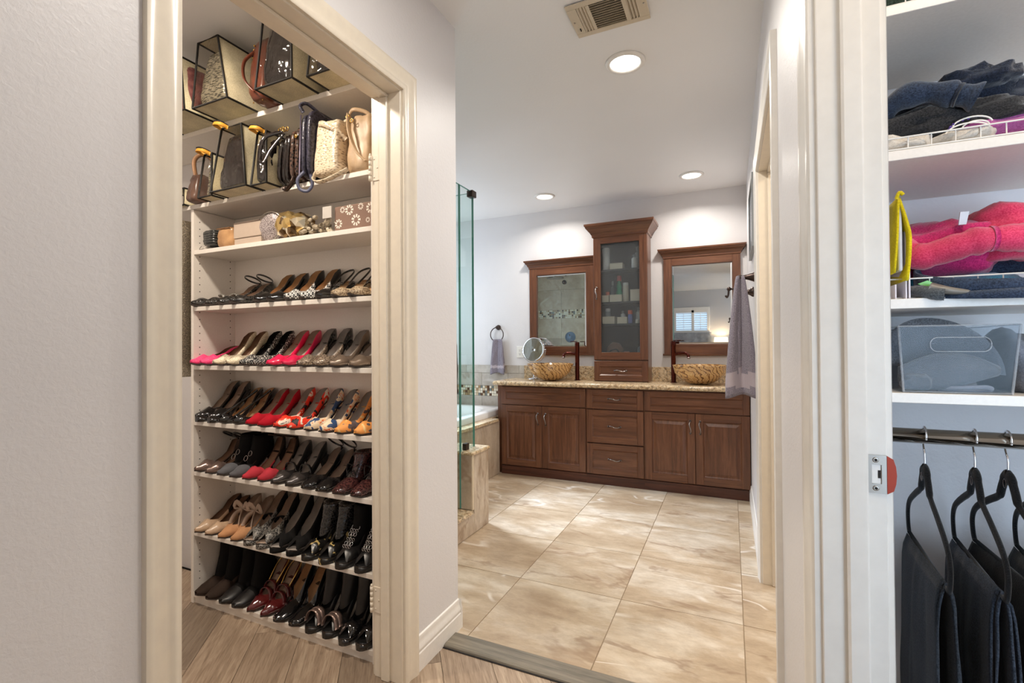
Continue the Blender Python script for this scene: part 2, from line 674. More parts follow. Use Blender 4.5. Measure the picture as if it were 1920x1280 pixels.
def clip_poly(poly, x0, x1, y0, y1):
    def cl(P, f, inter):
        out = []
        for i in range(len(P)):
            a, b = P[i - 1], P[i]
            if f(b):
                if not f(a):
                    out.append(inter(a, b))
                out.append(b)
            elif f(a):
                out.append(inter(a, b))
        return out
    def ix(v):
        return lambda a, b: (v, a[1] + (b[1] - a[1]) * (v - a[0]) / (b[0] - a[0]))
    def iy(v):
        return lambda a, b: (a[0] + (b[0] - a[0]) * (v - a[1]) / (b[1] - a[1]), v)
    for f, it in ((lambda p: p[0] >= x0, ix(x0)), (lambda p: p[0] <= x1, ix(x1)), (lambda p: p[1] >= y0, iy(y0)), (lambda p: p[1] <= y1, iy(y1))):
        if not poly:
            return poly
        poly = cl(poly, f, it)
    return poly


PW, PL = 0.178, 1.22
org = Vector((-1.753, 1.332, 0))
regions = [(-2.75, 0.235, -0.9, 1.57)]
for j in range(-12, 16):
    off = (j * 0.43) % 1.0
    for i in range(-4, 5):
        a = org + e * (j * PW) + d * ((i + off) * PL)
        q = [a + d * 0.0008 + e * 0.0008, a + d * (PL - 0.0008) + e * 0.0008, a + d * (PL - 0.0008) + e * (PW - 0.0008), a + d * 0.0008 + e * (PW - 0.0008)]
        for rg in regions:
            p = clip_poly([(v.x, v.y) for v in q], *rg)
            if len(p) < 3:
                continue
            ar = abs(sum(p[k - 1][0] * p[k][1] - p[k][0] * p[k - 1][1] for k in range(len(p)))) / 2
            if ar < 0.003:
                continue
            cx = sum(v[0] for v in p) / len(p); cy = sum(v[1] for v in p) / len(p)
            R = Matrix.Rotation(-ang, 3, 'Z')
            lp = [R @ Vector((v[0] - cx, v[1] - cy, 0)) for v in p]
            bm = B(); prism(bm, [(v.x, v.y) for v in lp], -0.008, 0.0, 'XY')
            me = bpy.data.meshes.new('plank'); bm.to_mesh(me); bm.free()
            o = link('plank', me, 'plank'); o.parent = fl
            o.location = (cx, cy, 0); o.rotation_euler = (0, 0, ang)
# bedroom floor beyond the hall
bm = B(); box(bm, -4.0, 2.5, -3.5, -0.9, -0.008, 0.0); box(bm, 0.235, 1.5, -0.3, 1.55, -0.008, 0.0)
obj('plank_field', bm, 'plank', fl)['kind'] = 'stuff'

bm = B(); box(bm, -3.2, 1.58, 1.60, 4.5, -0.10, -0.003)
ft = struct(obj('floor', bm, 'grout'))
gx = [-3.1] + [-2.463 + 0.5 * k for k in range(6)] + [0.54]
gy = [1.668] + [2.19 + 0.497 * k for k in range(5)]
gy[-1] = YB
cache = {}
G = 0.0017
for a in range(len(gx) - 1):
    for b_ in range(len(gy) - 1):
        w, h = gx[a + 1] - gx[a], gy[b_ + 1] - gy[b_]
        key = (round(w, 3), round(h, 3))
        if key not in cache:
            bm = B(); box(bm, -w / 2 + G, w / 2 - G, -h / 2 + G, h / 2 - G, -0.004, 0.0, 0.0008)
            me = bpy.data.meshes.new('tile'); bm.to_mesh(me); bm.free()
            me.materials.append(M['floor_tile'])
            cache[key] = me
        o = bpy.data.objects.new('tile', cache[key]); COL.objects.link(o)
        o.parent = ft; o.location = ((gx[a] + gx[a + 1]) / 2, (gy[b_] + gy[b_ + 1]) / 2, 0)

# threshold strip between wood and tile
bm = B(); prism(bm, [(1.567, 0.0005), (1.570, 0.007), (1.580, 0.010), (1.655, 0.010), (1.667, 0.0005)], -1.012, 0.116, 'YZ')
struct(obj('trim_1', bm, 'threshold'), 'grey wooden threshold strip between plank floor and tile floor')
bm = B(); box(bm, -1.012, 0.116, 1.561, 1.567, -0.004, 0.003)
obj('threshold_gap_seal', bm, 'hole', bpy.data.objects['trim_1'])

# ------------------------------------------------------------------ mouldings
CAS = [(0, 0), (0, 0.010), (0.004, 0.013), (0.016, 0.014), (0.020, 0.0115), (0.030, 0.0125), (0.046, 0.0165), (0.052, 0.0185), (0.064, 0.0185), (0.068, 0.016), (0.068, 0)]


def casing(name, X, sgn, y0, y1, zt, mat='trim', parent=None, label=None, rev=0.006, prof=CAS):
    """door casing on a wall face at x=X protruding towards sgn; opening y0..y1, height zt"""
    bm = B()
    rows = []
    for w, t in prof:
        o = w + rev
        rows.append([(X + sgn * t, y0 - o, 0.0), (X + sgn * t, y0 - o, zt + o), (X + sgn * t, y1 + o, zt + o), (X + sgn * t, y1 + o, 0.0)])
    V = grid(bm, rows, smooth=False)
    for k in (0, 3):
        try:
            bm.faces.new([r[k] for r in V])
        except ValueError:
            pass
    bmesh.ops.recalc_face_normals(bm, faces=bm.faces[:])
    o = obj(name, bm, mat, parent, angle=50)
    return o


def jamb(bm, x0, x1, y0, y1, zt, stop0, stop1, th=0.019):
    box(bm, x0, x1, y0 - th, y0, 0, zt + th, 0.001)
    box(bm, x0, x1, y1, y1 + th, 0, zt + th, 0.001)
    box(bm, x0, x1, y0, y1, zt, zt + th, 0.001)


def stops(bm, y0, y1, zt, s0, s1, t=0.011):
    box(bm, s0, s1, y0, y0 + t, 0, zt - t, 0.003)
    box(bm, s0, s1, y1 - t, y1, 0, zt - t, 0.003)
    box(bm, s0, s1, y0, y1, zt - t, zt, 0.003)


# door 1: shoe closet doorway
dr = empty('door_1', 'open warm-lit cream doorway into the shoe closet', None, (WLX, 0.975, 0)); dr['kind'] = 'structure'
casing('door_casing', WLX, 1, 0.614, 1.334, 2.034, 'warm_lit_cream', dr)
casing('inner_casing', WLX - 0.12, -1, 0.614, 1.334, 2.034, 'warm_lit_cream', dr)
bm = B(); jamb(bm, WLX - 0.12, WLX, 0.614, 1.334, 2.034, 0, 0); obj('door_jamb', bm, 'warm_lit_cream', dr)
bm = B(); stops(bm, 0.614, 1.334, 2.034, WLX - 0.085, WLX - 0.051); obj('door_stop', bm, 'warm_lit_cream', dr)
for z in (1.783, 0.268):
    bm = B()
    box(bm, WLX - 0.122, WLX - 0.088, 1.3315, 1.334, z - 0.045, z + 0.045, 0.0008)
    for k, dz in enumerate((-0.036, -0.018, 0, 0.018, 0.036)):
        lathe(bm, [(0.0055, dz - 0.0085), (0.0055, dz + 0.0085)], (WLX - 0.127, 1.328, z), 10)
    lathe(bm, [(0.003, 0.045), (0.0045, 0.047), (0.0035, 0.052), (0.001, 0.054)], (WLX - 0.127, 1.328, z), 10)
    for dx, dz in ((-0.112, 0.032), (-0.098, 0), (-0.112, -0.032)):
        lathe(bm, [(0.0035, 0), (0.003, -0.001), (0.001, -0.0012)], (WLX + dx, 1.3312, z + dz), 8, 'Y')
    obj('hinge', bm, 'warm_lit_cream', dr)

# door 2: clothes closet doorway on the right, with strike plate
dr = empty('door_2', 'white doorway into the clothes closet on the right', None, (WRX, 0.53, 0)); dr['kind'] = 'structure'
casing('door_casing', WRX, -1, 0.12, 0.902, 2.034, 'trim', dr)
casing('inner_casing', WRX + WT, 1, 0.12, 0.902, 2.034, 'trim', dr, prof=[(0, 0), (0, 0.008), (0.004, 0.010), (0.055, 0.010), (0.057, 0.008), (0.057, 0)])
bm = B(); jamb(bm, WRX, WRX + WT, 0.12, 0.902, 2.034, 0, 0); obj('door_jamb', bm, 'trim', dr)
bm = B(); stops(bm, 0.12, 0.902, 2.034, WRX + 0.032, WRX + 0.060); obj('door_stop', bm, 'trim', dr)
bm = B()
zc = 0.951
for s0, s1, t0, t1 in ((0.1905, 0.1955, 0.922, 0.980), (0.208, 0.2145, 0.922, 0.980), (0.1955, 0.208, 0.9655, 0.980), (0.1955, 0.208, 0.922, 0.9365)):
    box(bm, s0, s1, 0.9000, 0.9015, t0, t1)
sp = obj('strike_plate', bm, 'nickel', dr)
bm = B(); prism(bm, [(0.2145, 0.922), (0.2225, 0.927), (0.2255, 0.938), (0.2265, 0.951), (0.2255, 0.964), (0.2225, 0.975), (0.2145, 0.980)], 0.8992, 0.9006, 'XZ')
obj('strike_lip', bm, plain('red_brown_stained_lip', (150, 52, 32), 0.35, 0.5), sp)
bm = B(); box(bm, 0.1955, 0.2065, 0.9012, 0.9018, 0.9365, 0.9655); obj('latch_pocket', bm, 'white', sp)
bm = B(); box(bm, 0.2035, 0.2068, 0.9004, 0.9012, 0.945, 0.957); obj('latch_slot', bm, 'hole', sp)
for z in (0.9295, 0.9727):
    bm = B(); lathe(bm, [(0.0042, 0.0), (0.0038, -0.0012), (0.002, -0.0008), (0.0005, -0.0004)], (0.2005, 0.9, z), 12, 'Y')
    s_ = obj('screw', bm, 'nickel', sp)
    bm = B(); lathe(bm, [(0.0020, -0.0013), (0.0004, -0.0014)], (0.2005, 0.9, z), 8, 'Y')
    obj('screw_recess', bm, 'hole', sp)

# door 3: doorway in the bathroom's right wall
dr = empty('door_3', 'cream doorway in the right wall of the bathroom', None, (WRX, 2.12, 0)); dr['kind'] = 'structure'
casing('door_casing', WRX, -1, 1.644, 2.604, 1.99, 'trim', dr)
bm = B(); jamb(bm, WRX, WRX + WT, 1.644, 2.604, 1.99, 0, 0); obj('door_jamb', bm, 'warm_lit_cream', dr)
bm = B(); stops(bm, 1.644, 2.604, 1.99, WRX + 0.04, WRX + 0.075); obj('door_stop', bm, 'warm_lit_cream', dr)

BB = [(0, 0), (0.014, 0), (0.014, 0.062), (0.011, 0.066), (0.0135, 0.074), (0.0135, 0.080), (0.009, 0.092), (0.006, 0.103), (0.007, 0.110), (0.005, 0.118), (0, 0.121)]


def baseboard(name, X, sgn, y0, y1, label=None):
    bm = B()
    prism(bm, [(X + sgn * a, z) for a, z in BB], y0, y1, 'XZ')
    o = struct(obj(name, bm, 'white', angle=35))
    return o


bb = baseboard('baseboard_left', WLX, 1, 1.409, 1.702)
bm = B(); prism(bm, [(1.70 + a, z) for a, z in BB], -1.60, WLX + 0.0135, 'YZ'); obj('return_piece', bm, 'white', bb, angle=35)
baseboard('baseboard_right', WRX, -1, 0.977, 1.569)
baseboard('baseboard_right', WRX, -1, 2.679, 3.925)
baseboard('baseboard_closet', WLX - 0.12, -1, 1.41, 1.42)

# windows
wn = empty('window_1', 'bathroom window over the tub', None, (-3.15, 3.55, 1.15)); wn['kind'] = 'structure'
bm = B()
for y0, y1, z0, z1 in ((2.95, 4.15, 1.15, 1.2), (2.95, 4.15, 2.05, 2.1), (2.95, 3.0, 1.2, 2.05), (4.1, 4.15, 1.2, 2.05), (3.53, 3.57, 1.2, 2.05)):
    box(bm, -3.18, -3.11, y0, y1, z0, z1)
obj('window_frame', bm, 'white', wn)
bm = B(); box(bm, -3.15, -3.144, 3.0, 4.1, 1.2, 2.05); obj('window_pane', bm, 'clear', wn)

wn = empty('window_2', 'bedroom window with white plantation shutters, seen in the right mirror', None, (-0.847, -3.5, 1.49)); wn['kind'] = 'structure'
bm = B()
for x0, x1, z0, z1 in ((-1.25, -0.444, 1.44, 1.51), (-1.25, -0.444, 1.99, 2.06), (-1.25, -1.195, 1.51, 1.99), (-0.50, -0.444, 1.51, 1.99), (-0.845, -0.785, 1.51, 1.99), (-1.195, -0.5, 1.93, 1.99)):
    box(bm, x0, x1, -3.52, -3.46, z0, z1, 0.003)
obj('window_frame', bm, 'white', wn)
for x0, x1 in ((-1.195, -0.845), (-0.785, -0.50)):
    for k in range(8):
        bm = B()
        z = 1.535 + k * 0.053
        prism(bm, [(-3.51, z + 0.001), (-3.508, z - 0.003), (-3.47, z + 0.008), (-3.472, z + 0.012)], x0 + 0.002, x1 - 0.002, 'YZ')
        obj('slat', bm, 'white', wn)
    bm = B(); tube(bm, [((x0 + x1) / 2, -3.464, 1.52), ((x0 + x1) / 2, -3.464, 1.92)], 0.004, 6); obj('tilt_rod', bm, 'white', wn)
bm = B(); box(bm, -1.222, -0.472, -3.58, -3.574, 1.49, 2.02); obj('window_pane', bm, 'clear', wn)

# ------------------------------------------------------------------ bedroom things seen in the mirror
hb = empty('upholstered_bed', 'light grey upholstered bed with tufted headboard, seen in the right mirror', 'bed', (-1.35, -3.05, 0))
mg = fabric('grey_linen', (156, 158, 162), (186, 188, 192), 300)
bm = B()
NX, NZ = 44, 22
rows = []
for i in range(NX + 1):
    row = []
    for j in range(NZ + 1):
        x = -2.25 + 1.845 * i / NX; z = 0.45 + 1.0 * j / NZ
        y = -3.34
        for bx in range(12):
            for bz in range(4):
                px_ = -2.17 + bx * 0.155 + (0.077 if bz % 2 else 0); pz = 0.78 + bz * 0.17
                dd = math.hypot(x - px_, z - pz)
                y -= 0.028 * math.exp(-(dd / 0.035) ** 2)
        if i in (0, NX) or j in (0, NZ):
            y -= 0.02
        row.append((x, y, z))
    rows.append(row)
grid(bm, rows)
box(bm, -2.27, -0.405, -3.47, -3.37, 0.0, 1.455, 0.01)
obj('headboard', bm, mg, hb)
bm = B(); box(bm, -2.2, -0.48, -3.34, -1.6, 0.30, 0.60, 0.05); obj('mattress', bm, fabric('white_bedding', (214, 214, 216)), hb, angle=60)
bm = B(); box(bm, -2.24, -0.44, -3.34, -1.56, 0.10, 0.30, 0.01); obj('bed_base', bm, mg, hb)
ns = empty('nightstand', 'dark wooden nightstand beside the grey bed, under the table lamp', 'nightstand', (-0.14, -3.27, 0))
bm = B(); box(bm, -0.37, 0.09, -3.47, -3.07, 0.12, 0.64, 0.005); obj('body', bm, 'cherry_x', ns)
for k in (0, 1):
    bm = B(); box(bm, -0.35, 0.07, -3.07, -3.055, 0.15 + 0.24 * k, 0.37 + 0.24 * k, 0.003); dw = obj('drawer', bm, 'cherry_x', ns)
    bm = B(); lathe(bm, [(0.004, 0), (0.012, 0.018), (0.001, 0.022)], (-0.14, -3.055, 0.26 + 0.24 * k), 10, 'Y'); obj('knob', bm, 'pewter', dw)
for sx in (-0.35, 0.05):
    for sy in (-3.45, -3.11):
        bm = B(); box(bm, sx, sx + 0.03, sy, sy + 0.03, 0, 0.12); obj('leg', bm, 'cherry', ns)
tl = empty('table_lamp', 'lit white table lamp on the nightstand, reflected in the right mirror', 'lamp', (-0.2, -3.3, 0.64))
bm = B(); lathe(bm, [(0.06, 0.64), (0.06, 0.65), (0.02, 0.67), (0.045, 0.78), (0.05, 0.85), (0.02, 0.96), (0.008, 1.0), (0.008, 1.12)], (-0.2, -3.3, 0), 18)
obj('base', bm, 'plastic', tl)
shm = MT('lit_lamp_shade', (250, 236, 210), 0.8); shm.set('Emission Color', (1.0, 0.84, 0.6, 1)); shm.set('Emission Strength', 2.2)
bm = B()
rows = [[(-0.2 + r * math.cos(2 * PI * k / 24), -3.3 + r * math.sin(2 * PI * k / 24), z) for k in range(24)] for r, z in ((0.165, 1.07), (0.14, 1.335))]
grid(bm, rows, closed_v=True); obj('lamp_shade', bm, shm.m, tl)
pl = bpy.data.lights.new('bulb_light', 'POINT'); pl.energy = 9; pl.color = (1.0, 0.8, 0.55); pl.shadow_soft_size = 0.04
po = bpy.data.objects.new('bulb_light', pl); po.location = (-0.2, -3.3, 1.22); COL.objects.link(po)

# ------------------------------------------------------------------ ceiling fittings
for k, (x, y, p, c, lab) in enumerate(DOWN):
    t = empty('recessed_light', lab, 'ceiling light', (x, y, CZ), 'recessed ceiling lights')
    bm = B(); lathe(bm, [(0.068, -0.004), (0.072, -0.010), (0.088, -0.008), (0.092, 0.0), (0.066, 0.0)], (x, y, CZ), 40)
    # open ring: drop the end caps
    for f in [f for f in bm.faces if len(f.verts) > 10]:
        bm.faces.remove(f)
    obj('trim_ring', bm, 'white', t, smooth=True)
    em = MT('lit_lamp_lens', (255, 250, 240)); em.set('Emission Color', (1.0, 0.95, 0.88, 1)); em.set('Emission Strength', 6.0)
    bm = B(); lathe(bm, [(0.070, -0.003), (0.055, -0.006), (0.001, -0.007)], (x, y, CZ), 32)
    obj('lens', bm, em.m, t, smooth=True)

v = empty('ceiling_vent', 'beige rectangular louvred air vent in the ceiling', 'vent', (-0.42, 1.865, CZ))
x0, x1, y0, y1 = -0.574, -0.277, 1.762, 1.966
bm = B(); box(bm, x0 + 0.02, x1 - 0.02, y0 + 0.02, y1 - 0.02, CZ - 0.002, CZ - 0.0005); obj('duct_opening', bm, 'vent_dark', v)
bm = B(); ZA, ZB = CZ - 0.010, CZ - 0.004
box(bm, x0, x1, y0, y0 + 0.026, ZA, ZB, 0.002); box(bm, x0, x1, y1 - 0.026, y1, ZA, ZB, 0.002)
box(bm, x0, x0 + 0.038, y0 + 0.026, y1 - 0.026, ZA, ZB, 0.001); box(bm, x1 - 0.038, x1, y0 + 0.026, y1 - 0.026, ZA, ZB, 0.001)
box(bm, x0 + 0.075, x0 + 0.088, y0 + 0.026, y1 - 0.026, ZA, ZB); box(bm, x1 - 0.088, x1 - 0.075, y0 + 0.026, y1 - 0.026, ZA, ZB)
obj('frame', bm, 'vent', v)
for k in range(3):
    for xa in (x0 + 0.040 + k * 0.0125, x1 - 0.075 + k * 0.0125):
        bm = B(); prism(bm, [(xa, ZA), (xa + 0.0015, ZA), (xa + 0.009, ZB + 0.002), (xa + 0.0075, ZB + 0.002)], y0 + 0.026, y1 - 0.026, 'XZ'); obj('slat', bm, 'vent', v)
for k in range(11):
    ya = y0 + 0.030 + k * 0.0135
    bm = B(); prism(bm, [(ya, ZA), (ya + 0.0015, ZA), (ya + 0.010, ZB + 0.002), (ya + 0.0085, ZB + 0.002)], x0 + 0.088, x1 - 0.088, 'YZ'); obj('slat', bm, 'vent', v)
bm = B(); box(bm, x0 + 0.022, x0 + 0.026, y1 - 0.062, y1 - 0.045, ZA - 0.004, ZA, 0.0005); obj('lever', bm, 'hole', v)
for sx in (x0 + 0.012, x1 - 0.012):
    bm = B(); lathe(bm, [(0.004, 0.0), (0.003, -0.002), (0.0005, -0.0025)], (sx, (y0 + y1) / 2, ZA), 10); obj('screw', bm, 'nickel', v)

# ------------------------------------------------------------------ shower, pony wall, tub


def tiled(name, plane, const, a0, a1, rows, tw, mat, label_root, parent, off=0.0, th=0.008, out=1, gap=0.0012, stagger=0.0, names='tile'):
    """separate tiles on a vertical plane. plane 'Y': surface y=const facing out*y; rows=[(z0,z1),..]"""
    for ri, (z0, z1) in enumerate(rows):
        s = a0 - ((off + stagger * ri) % tw)
        while s < a1 - 1e-6:
            u0, u1 = max(s, a0), min(s + tw, a1)
            s += tw
            if u1 - u0 < 0.012:
                continue
            bm = B()
            t0, t1 = sorted((const, const + out * th))
            if plane == 'Y':
                box(bm, u0 + gap, u1 - gap, t0, t1, z0 + gap, z1 - gap, 0.0008)
            else:
                box(bm, t0, t1, u0 + gap, u1 - gap, z0 + gap, z1 - gap, 0.0008)
            obj(names, bm, mat, parent)


def mosaic_band(x0, x1, z0, z1, ysurf, out, parent, plane='Y'):
    bm = B(); st = 0.0259; g = 0.0016
    x0 = math.floor(x0 / st) * st; nz = int(round((z1 - z0) / st)); zb = round(z0 / st) * st
    n = int((x1 - x0) / st)
    for i in range(n):
        for j in range(nz):
            a, b = sorted((ysurf, ysurf + out * (0.007 + 0.0015 * random.random())))
            q = (x0 + i * st + g, x0 + (i + 1) * st - g, a, b, zb + j * st + g, zb + (j + 1) * st - g)
            if plane == 'X':
                q = (q[2], q[3], q[0], q[1], q[4], q[5])
            box(bm, *q)
    o = obj('mosaic_tiles', bm, 'mosaic', parent); o['kind'] = 'stuff'
    return o


# wainscot on the back wall, left of the vanity
bm = B(); box(bm, -3.1, -1.862, YB - 0.004, YB, 0.50, 0.961)
wn_ = struct(obj('trim_2', bm, 'grout'), 'grey beige tile wainscot with mosaic band behind the tub')
tiled('w', 'Y', YB - 0.004, -3.1, -1.862, [(0.52, 0.6475), (0.7515, 0.882)], 0.30, 'grey_tile', '', wn_, off=0.14, out=-1)
tiled('w', 'Y', YB - 0.004, -3.1, -1.862, [(0.882, 0.961)], 0.30, 'grey_tile', '', wn_, off=0.02, out=-1)
mosaic_band(-3.1, -1.862, 0.6475, 0.7511, YB - 0.004, -1, wn_)

# shower walls (seen through the glass and in the left mirror)
bm = B(); box(bm, -3.1, -1.62, 1.70, 1.704, 0, 2.2)
sw = struct(obj('wall_shower', bm, 'grout'))
rows_ = [(0.0, 0.32), (0.32, 0.64), (0.64, 0.96), (0.96, 1.2691), (1.2691, 1.5799), (1.7094, 2.02), (2.02, 2.33)]
tiled('w', 'Y', 1.704, -3.1, -1.62, rows_, 0.61, 'wall_tile', '', sw, off=0.49, out=1, stagger=0.0)
mosaic_band(-3.1, -1.62, 1.5799, 1.7094, 1.704, 1, sw)
bm = B(); box(bm, -3.1, -3.096, 1.712, 2.79, 0, 2.2)
sw2 = struct(obj('wall_shower', bm, 'grout'))
tiled('w', 'X', -3.096, 1.712, 2.785, [(0.0, 0.32), (0.32, 0.64), (0.64, 0.96), (0.96, 1.28), (1.28, 1.60), (1.60, 1.92), (1.92, 2.2)], 0.61, 'wall_tile', '', sw2, off=0.2, out=1)

sh = empty('rain_shower', 'round grey rain shower fixture, reflected in the left mirror', 'shower fixture', (-2.36, 1.712, 2.2))
bm = B(); tube(bm, smooth_pts([(-2.29, 1.712, 2.235), (-2.29, 1.80, 2.245), (-2.33, 1.93, 2.24), (-2.36, 2.0, 2.20)], 5), 0.010, 8); obj('shower_arm', bm, 'pewter', sh, smooth=True)
bm = B(); lathe(bm, [(0.012, 0.03), (0.02, 0.015), (0.12, 0.008), (0.13, 0.0), (0.125, -0.008), (0.01, -0.010)], (-2.36, 2.0, 2.165), 30); obj('rain_plate', bm, 'pewter', sh, angle=40)
bm = B(); lathe(bm, [(0.03, 0.0), (0.034, 0.03), (0.028, 0.05), (0.005, 0.055)], (-2.235, 1.93, 2.10), 18, 'Y'); obj('hand_spray', bm, 'bronze', sh, smooth=True)
sv = empty('mixer_valve', 'round blue grey shower valve plate, reflected in the left mirror', 'valve', (-2.225, 1.712, 1.289))
bm = B(); lathe(bm, [(0.082, 0), (0.082, 0.006), (0.07, 0.012), (0.03, 0.014), (0.028, 0.04), (0.002, 0.042)], (-2.225, 1.712, 1.289), 30, 'Y'); obj('escutcheon', bm, plain('blue_grey_finish', (96, 116, 146), 0.35, 0.2), sv, angle=40)
bm = B(); tube(bm, [(-2.225, 1.745, 1.29), (-2.225, 1.76, 1.33)], 0.007, 8); obj('lever', bm, 'pewter', sv)

# pony wall with granite cap
pw = empty('pony_wall', 'low travertine tiled pony wall with granite cap at the shower end', 'half wall', (-2.0, 2.68, 0))
bm = B(); box(bm, -3.09, -1.456, 2.583, 2.784, 0, 0.482); obj('core', bm, 'grout', pw)
bm = B(); box(bm, -1.456, -1.45, 2.599, 2.79, 0.002, 0.482, 0.001); obj('tile', bm, 'wall_tile', pw)
bm = B(); box(bm, -1.456, -1.4495, 2.577, 2.597, 0.146, 0.482, 0.0015); obj('edge_tile', bm, plain('pale_travertine_trim', (214, 198, 172), 0.35), pw)
bm = B()
obj('tile', (box(bm, -1.60, -1.456, 2.575, 2.583, 0.148, 0.482, 0.001), bm)[1], 'wall_tile', pw)
bm = B(); box(bm, -3.09, -1.61, 2.575, 2.583, 0.002, 0.482, 0.001); obj('tile', bm, 'wall_tile', pw)
bm = B(); box(bm, -3.09, -1.44, 2.565, 2.800, 0.482, 0.503, 0.006); obj('granite_cap', bm, 'granite', pw)
cb = empty('shower_curb', 'travertine shower curb with granite top', 'curb', (-1.53, 2.14, 0))
bm = B(); box(bm, -1.60, -1.456, 1.712, 2.574, 0, 0.125); obj('core', bm, 'grout', cb)
tiled('w', 'X', -1.456, 1.712, 2.598, [(0.002, 0.125)], 0.61, 'wall_tile', '', cb, off=0.3, out=1, th=0.006)
bm = B(); box(bm, -1.612, -1.438, 1.712, 2.574, 0.125, 0.147, 0.006); obj('granite_top', bm, 'granite', cb)

# frameless glass


def glass_panel(name, label, x0, x1, y0, y1, z0, z1, cat='glass panel'):
    r = empty(name, label, cat, ((x0 + x1) / 2, (y0 + y1) / 2, z0))
    bm = B(); box(bm, x0, x1, y0, y1, z0, z1); obj('glass', bm, 'shower_glass', r)
    bm = B(); e_ = 0.0012
    if x1 - x0 < y1 - y0:
        box(bm, x0 - 0.0003, x1 + 0.0003, y0 - e_, y0, z0, z1); box(bm, x0 - 0.0003, x1 + 0.0003, y1, y1 + e_, z0, z1); box(bm, x0 - 0.0003, x1 + 0.0003, y0, y1, z1, z1 + e_)
    else:
        box(bm, x0 - e_, x0, y0, y1, z0, z1); box(bm, x1, x1 + e_, y0, y1, z0, z1); box(bm, x0, x1, y0, y1, z1, z1 + e_)
    obj('polished_edge', bm, 'glass_edge', r)
    return r


gd = glass_panel('shower_door', 'frameless clear glass shower door with vertical bronze handle', -1.525, -1.515, 1.73, 2.550, 0.158, 2.155, 'shower door')
bm = B()
for z in (0.89, 1.15):
    tube(bm, [(-1.560, 2.44, z), (-1.480, 2.44, z)], 0.008, 8)
for xs in (-1.560, -1.480):
    tube(bm, smooth_pts([(xs, 2.44, 0.872), (xs - 0.004 * (1 if xs < -1.52 else -1), 2.44, 0.88), (xs, 2.44, 0.90), (xs, 2.44, 0.95), (xs, 2.44, 1.02), (xs, 2.44, 1.14), (xs, 2.44, 1.168)], 3),
         [0.006, 0.007, 0.008, 0.010, 0.011, 0.012, 0.011, 0.010, 0.009, 0.009, 0.010, 0.011, 0.012, 0.010, 0.009, 0.008, 0.008, 0.007, 0.006], 10)
obj('door_handle', bm, 'bronze', gd, smooth=True)
ga = glass_panel('fixed_glass_panel', 'narrow fixed shower glass panel standing on the pony wall end', -1.525, -1.515, 2.558, 2.726, 0.505, 2.155)
bm = B(); box(bm, -1.534, -1.506, 2.600, 2.640, 0.504, 0.545, 0.002); obj('base_clamp', bm, 'bronze', ga)
bm = B(); box(bm, -1.545, -1.500, 2.690, 2.742, 2.120, 2.162, 0.003); obj('corner_clamp', bm, 'bronze', ga)
glass_panel('fixed_glass_panel', 'wide fixed shower glass panel above the pony wall, facing the tub', -3.08, -1.53, 2.728, 2.738, 0.505, 2.155)

# tub deck and tub
td = empty('tub_deck', 'travertine tiled tub deck with granite edge beside the vanity', 'tub deck', (-2.5, 3.58, 0))
bm = B(); box(bm, -3.09, -1.926, 2.80, 2.9, 0, 0.479); box(bm, -2.02, -1.926, 2.9, 3.925, 0, 0.479); box(bm, -2.02, -1.975, 3.925, YB - 0.015, 0, 0.479); box(bm, -3.09, -3.0, 2.9, YB - 0.015, 0, 0.479); box(bm, -3.0, -2.02, 4.29, YB - 0.015, 0, 0.479)
obj('core', bm, 'grout', td)
tiled('w', 'X', -1.926, 2.80, 3.92, [(0.002, 0.478)], 0.40, 'wall_tile', '', td, off=0.02, out=1, th=0.006)
bm = B()
for q in ((-3.09, -1.905, 2.805, 2.92), (-2.03, -1.905, 2.92, 3.875), (-2.03, -1.978, 3.875, YB - 0.014), (-3.09, -2.99, 2.92, YB - 0.014), (-2.99, -2.03, 4.27, YB - 0.014)):
    box(bm, q[0], q[1], q[2], q[3], 0.480, 0.502)
obj('granite_edge', bm, 'granite', td)
tb = empty('bathtub', 'white oval drop-in bathtub set into the tiled deck', 'bathtub', (-2.51, 3.59, 0.50))
bm = B()
cx, cy = -2.515, 3.59
rows = []
N = 48
for lev, (hx, hy, ex, z) in enumerate(((0.505, 0.725, 9, 0.503), (0.505, 0.725, 9, 0.545), (0.495, 0.715, 9, 0.556), (0.42, 0.63, 3.4, 0.558), (0.405, 0.615, 3.0, 0.548), (0.38, 0.59, 2.6, 0.45), (0.33, 0.52, 2.4, 0.22), (0.22, 0.40, 2.2, 0.13), (0.02, 0.03, 2, 0.12))):
    row = []
    for k in range(N):
        a = 2 * PI * k / N
        c_, s_ = math.cos(a), math.sin(a)
        row.append((cx + hx * math.copysign(abs(c_) ** (2 / ex), c_), cy + hy * math.copysign(abs(s_) ** (2 / ex), s_), z))
    rows.append(row)
V = grid(bm, rows, closed_v=True); bm.faces.new(V[-1])
bmesh.ops.recalc_face_normals(bm, faces=bm.faces[:])
obj('basin', bm, 'porcelain', tb, angle=50)
bm = B(); lathe(bm, [(0.03, 0.003), (0.025, 0.006), (0.003, 0.007)], (cx, cy - 0.3, 0.124), 16); obj('drain', bm, 'nickel', tb)
# ------------------------------------------------------------------ vanity
YF = 3.93   # plane of the vanity door faces


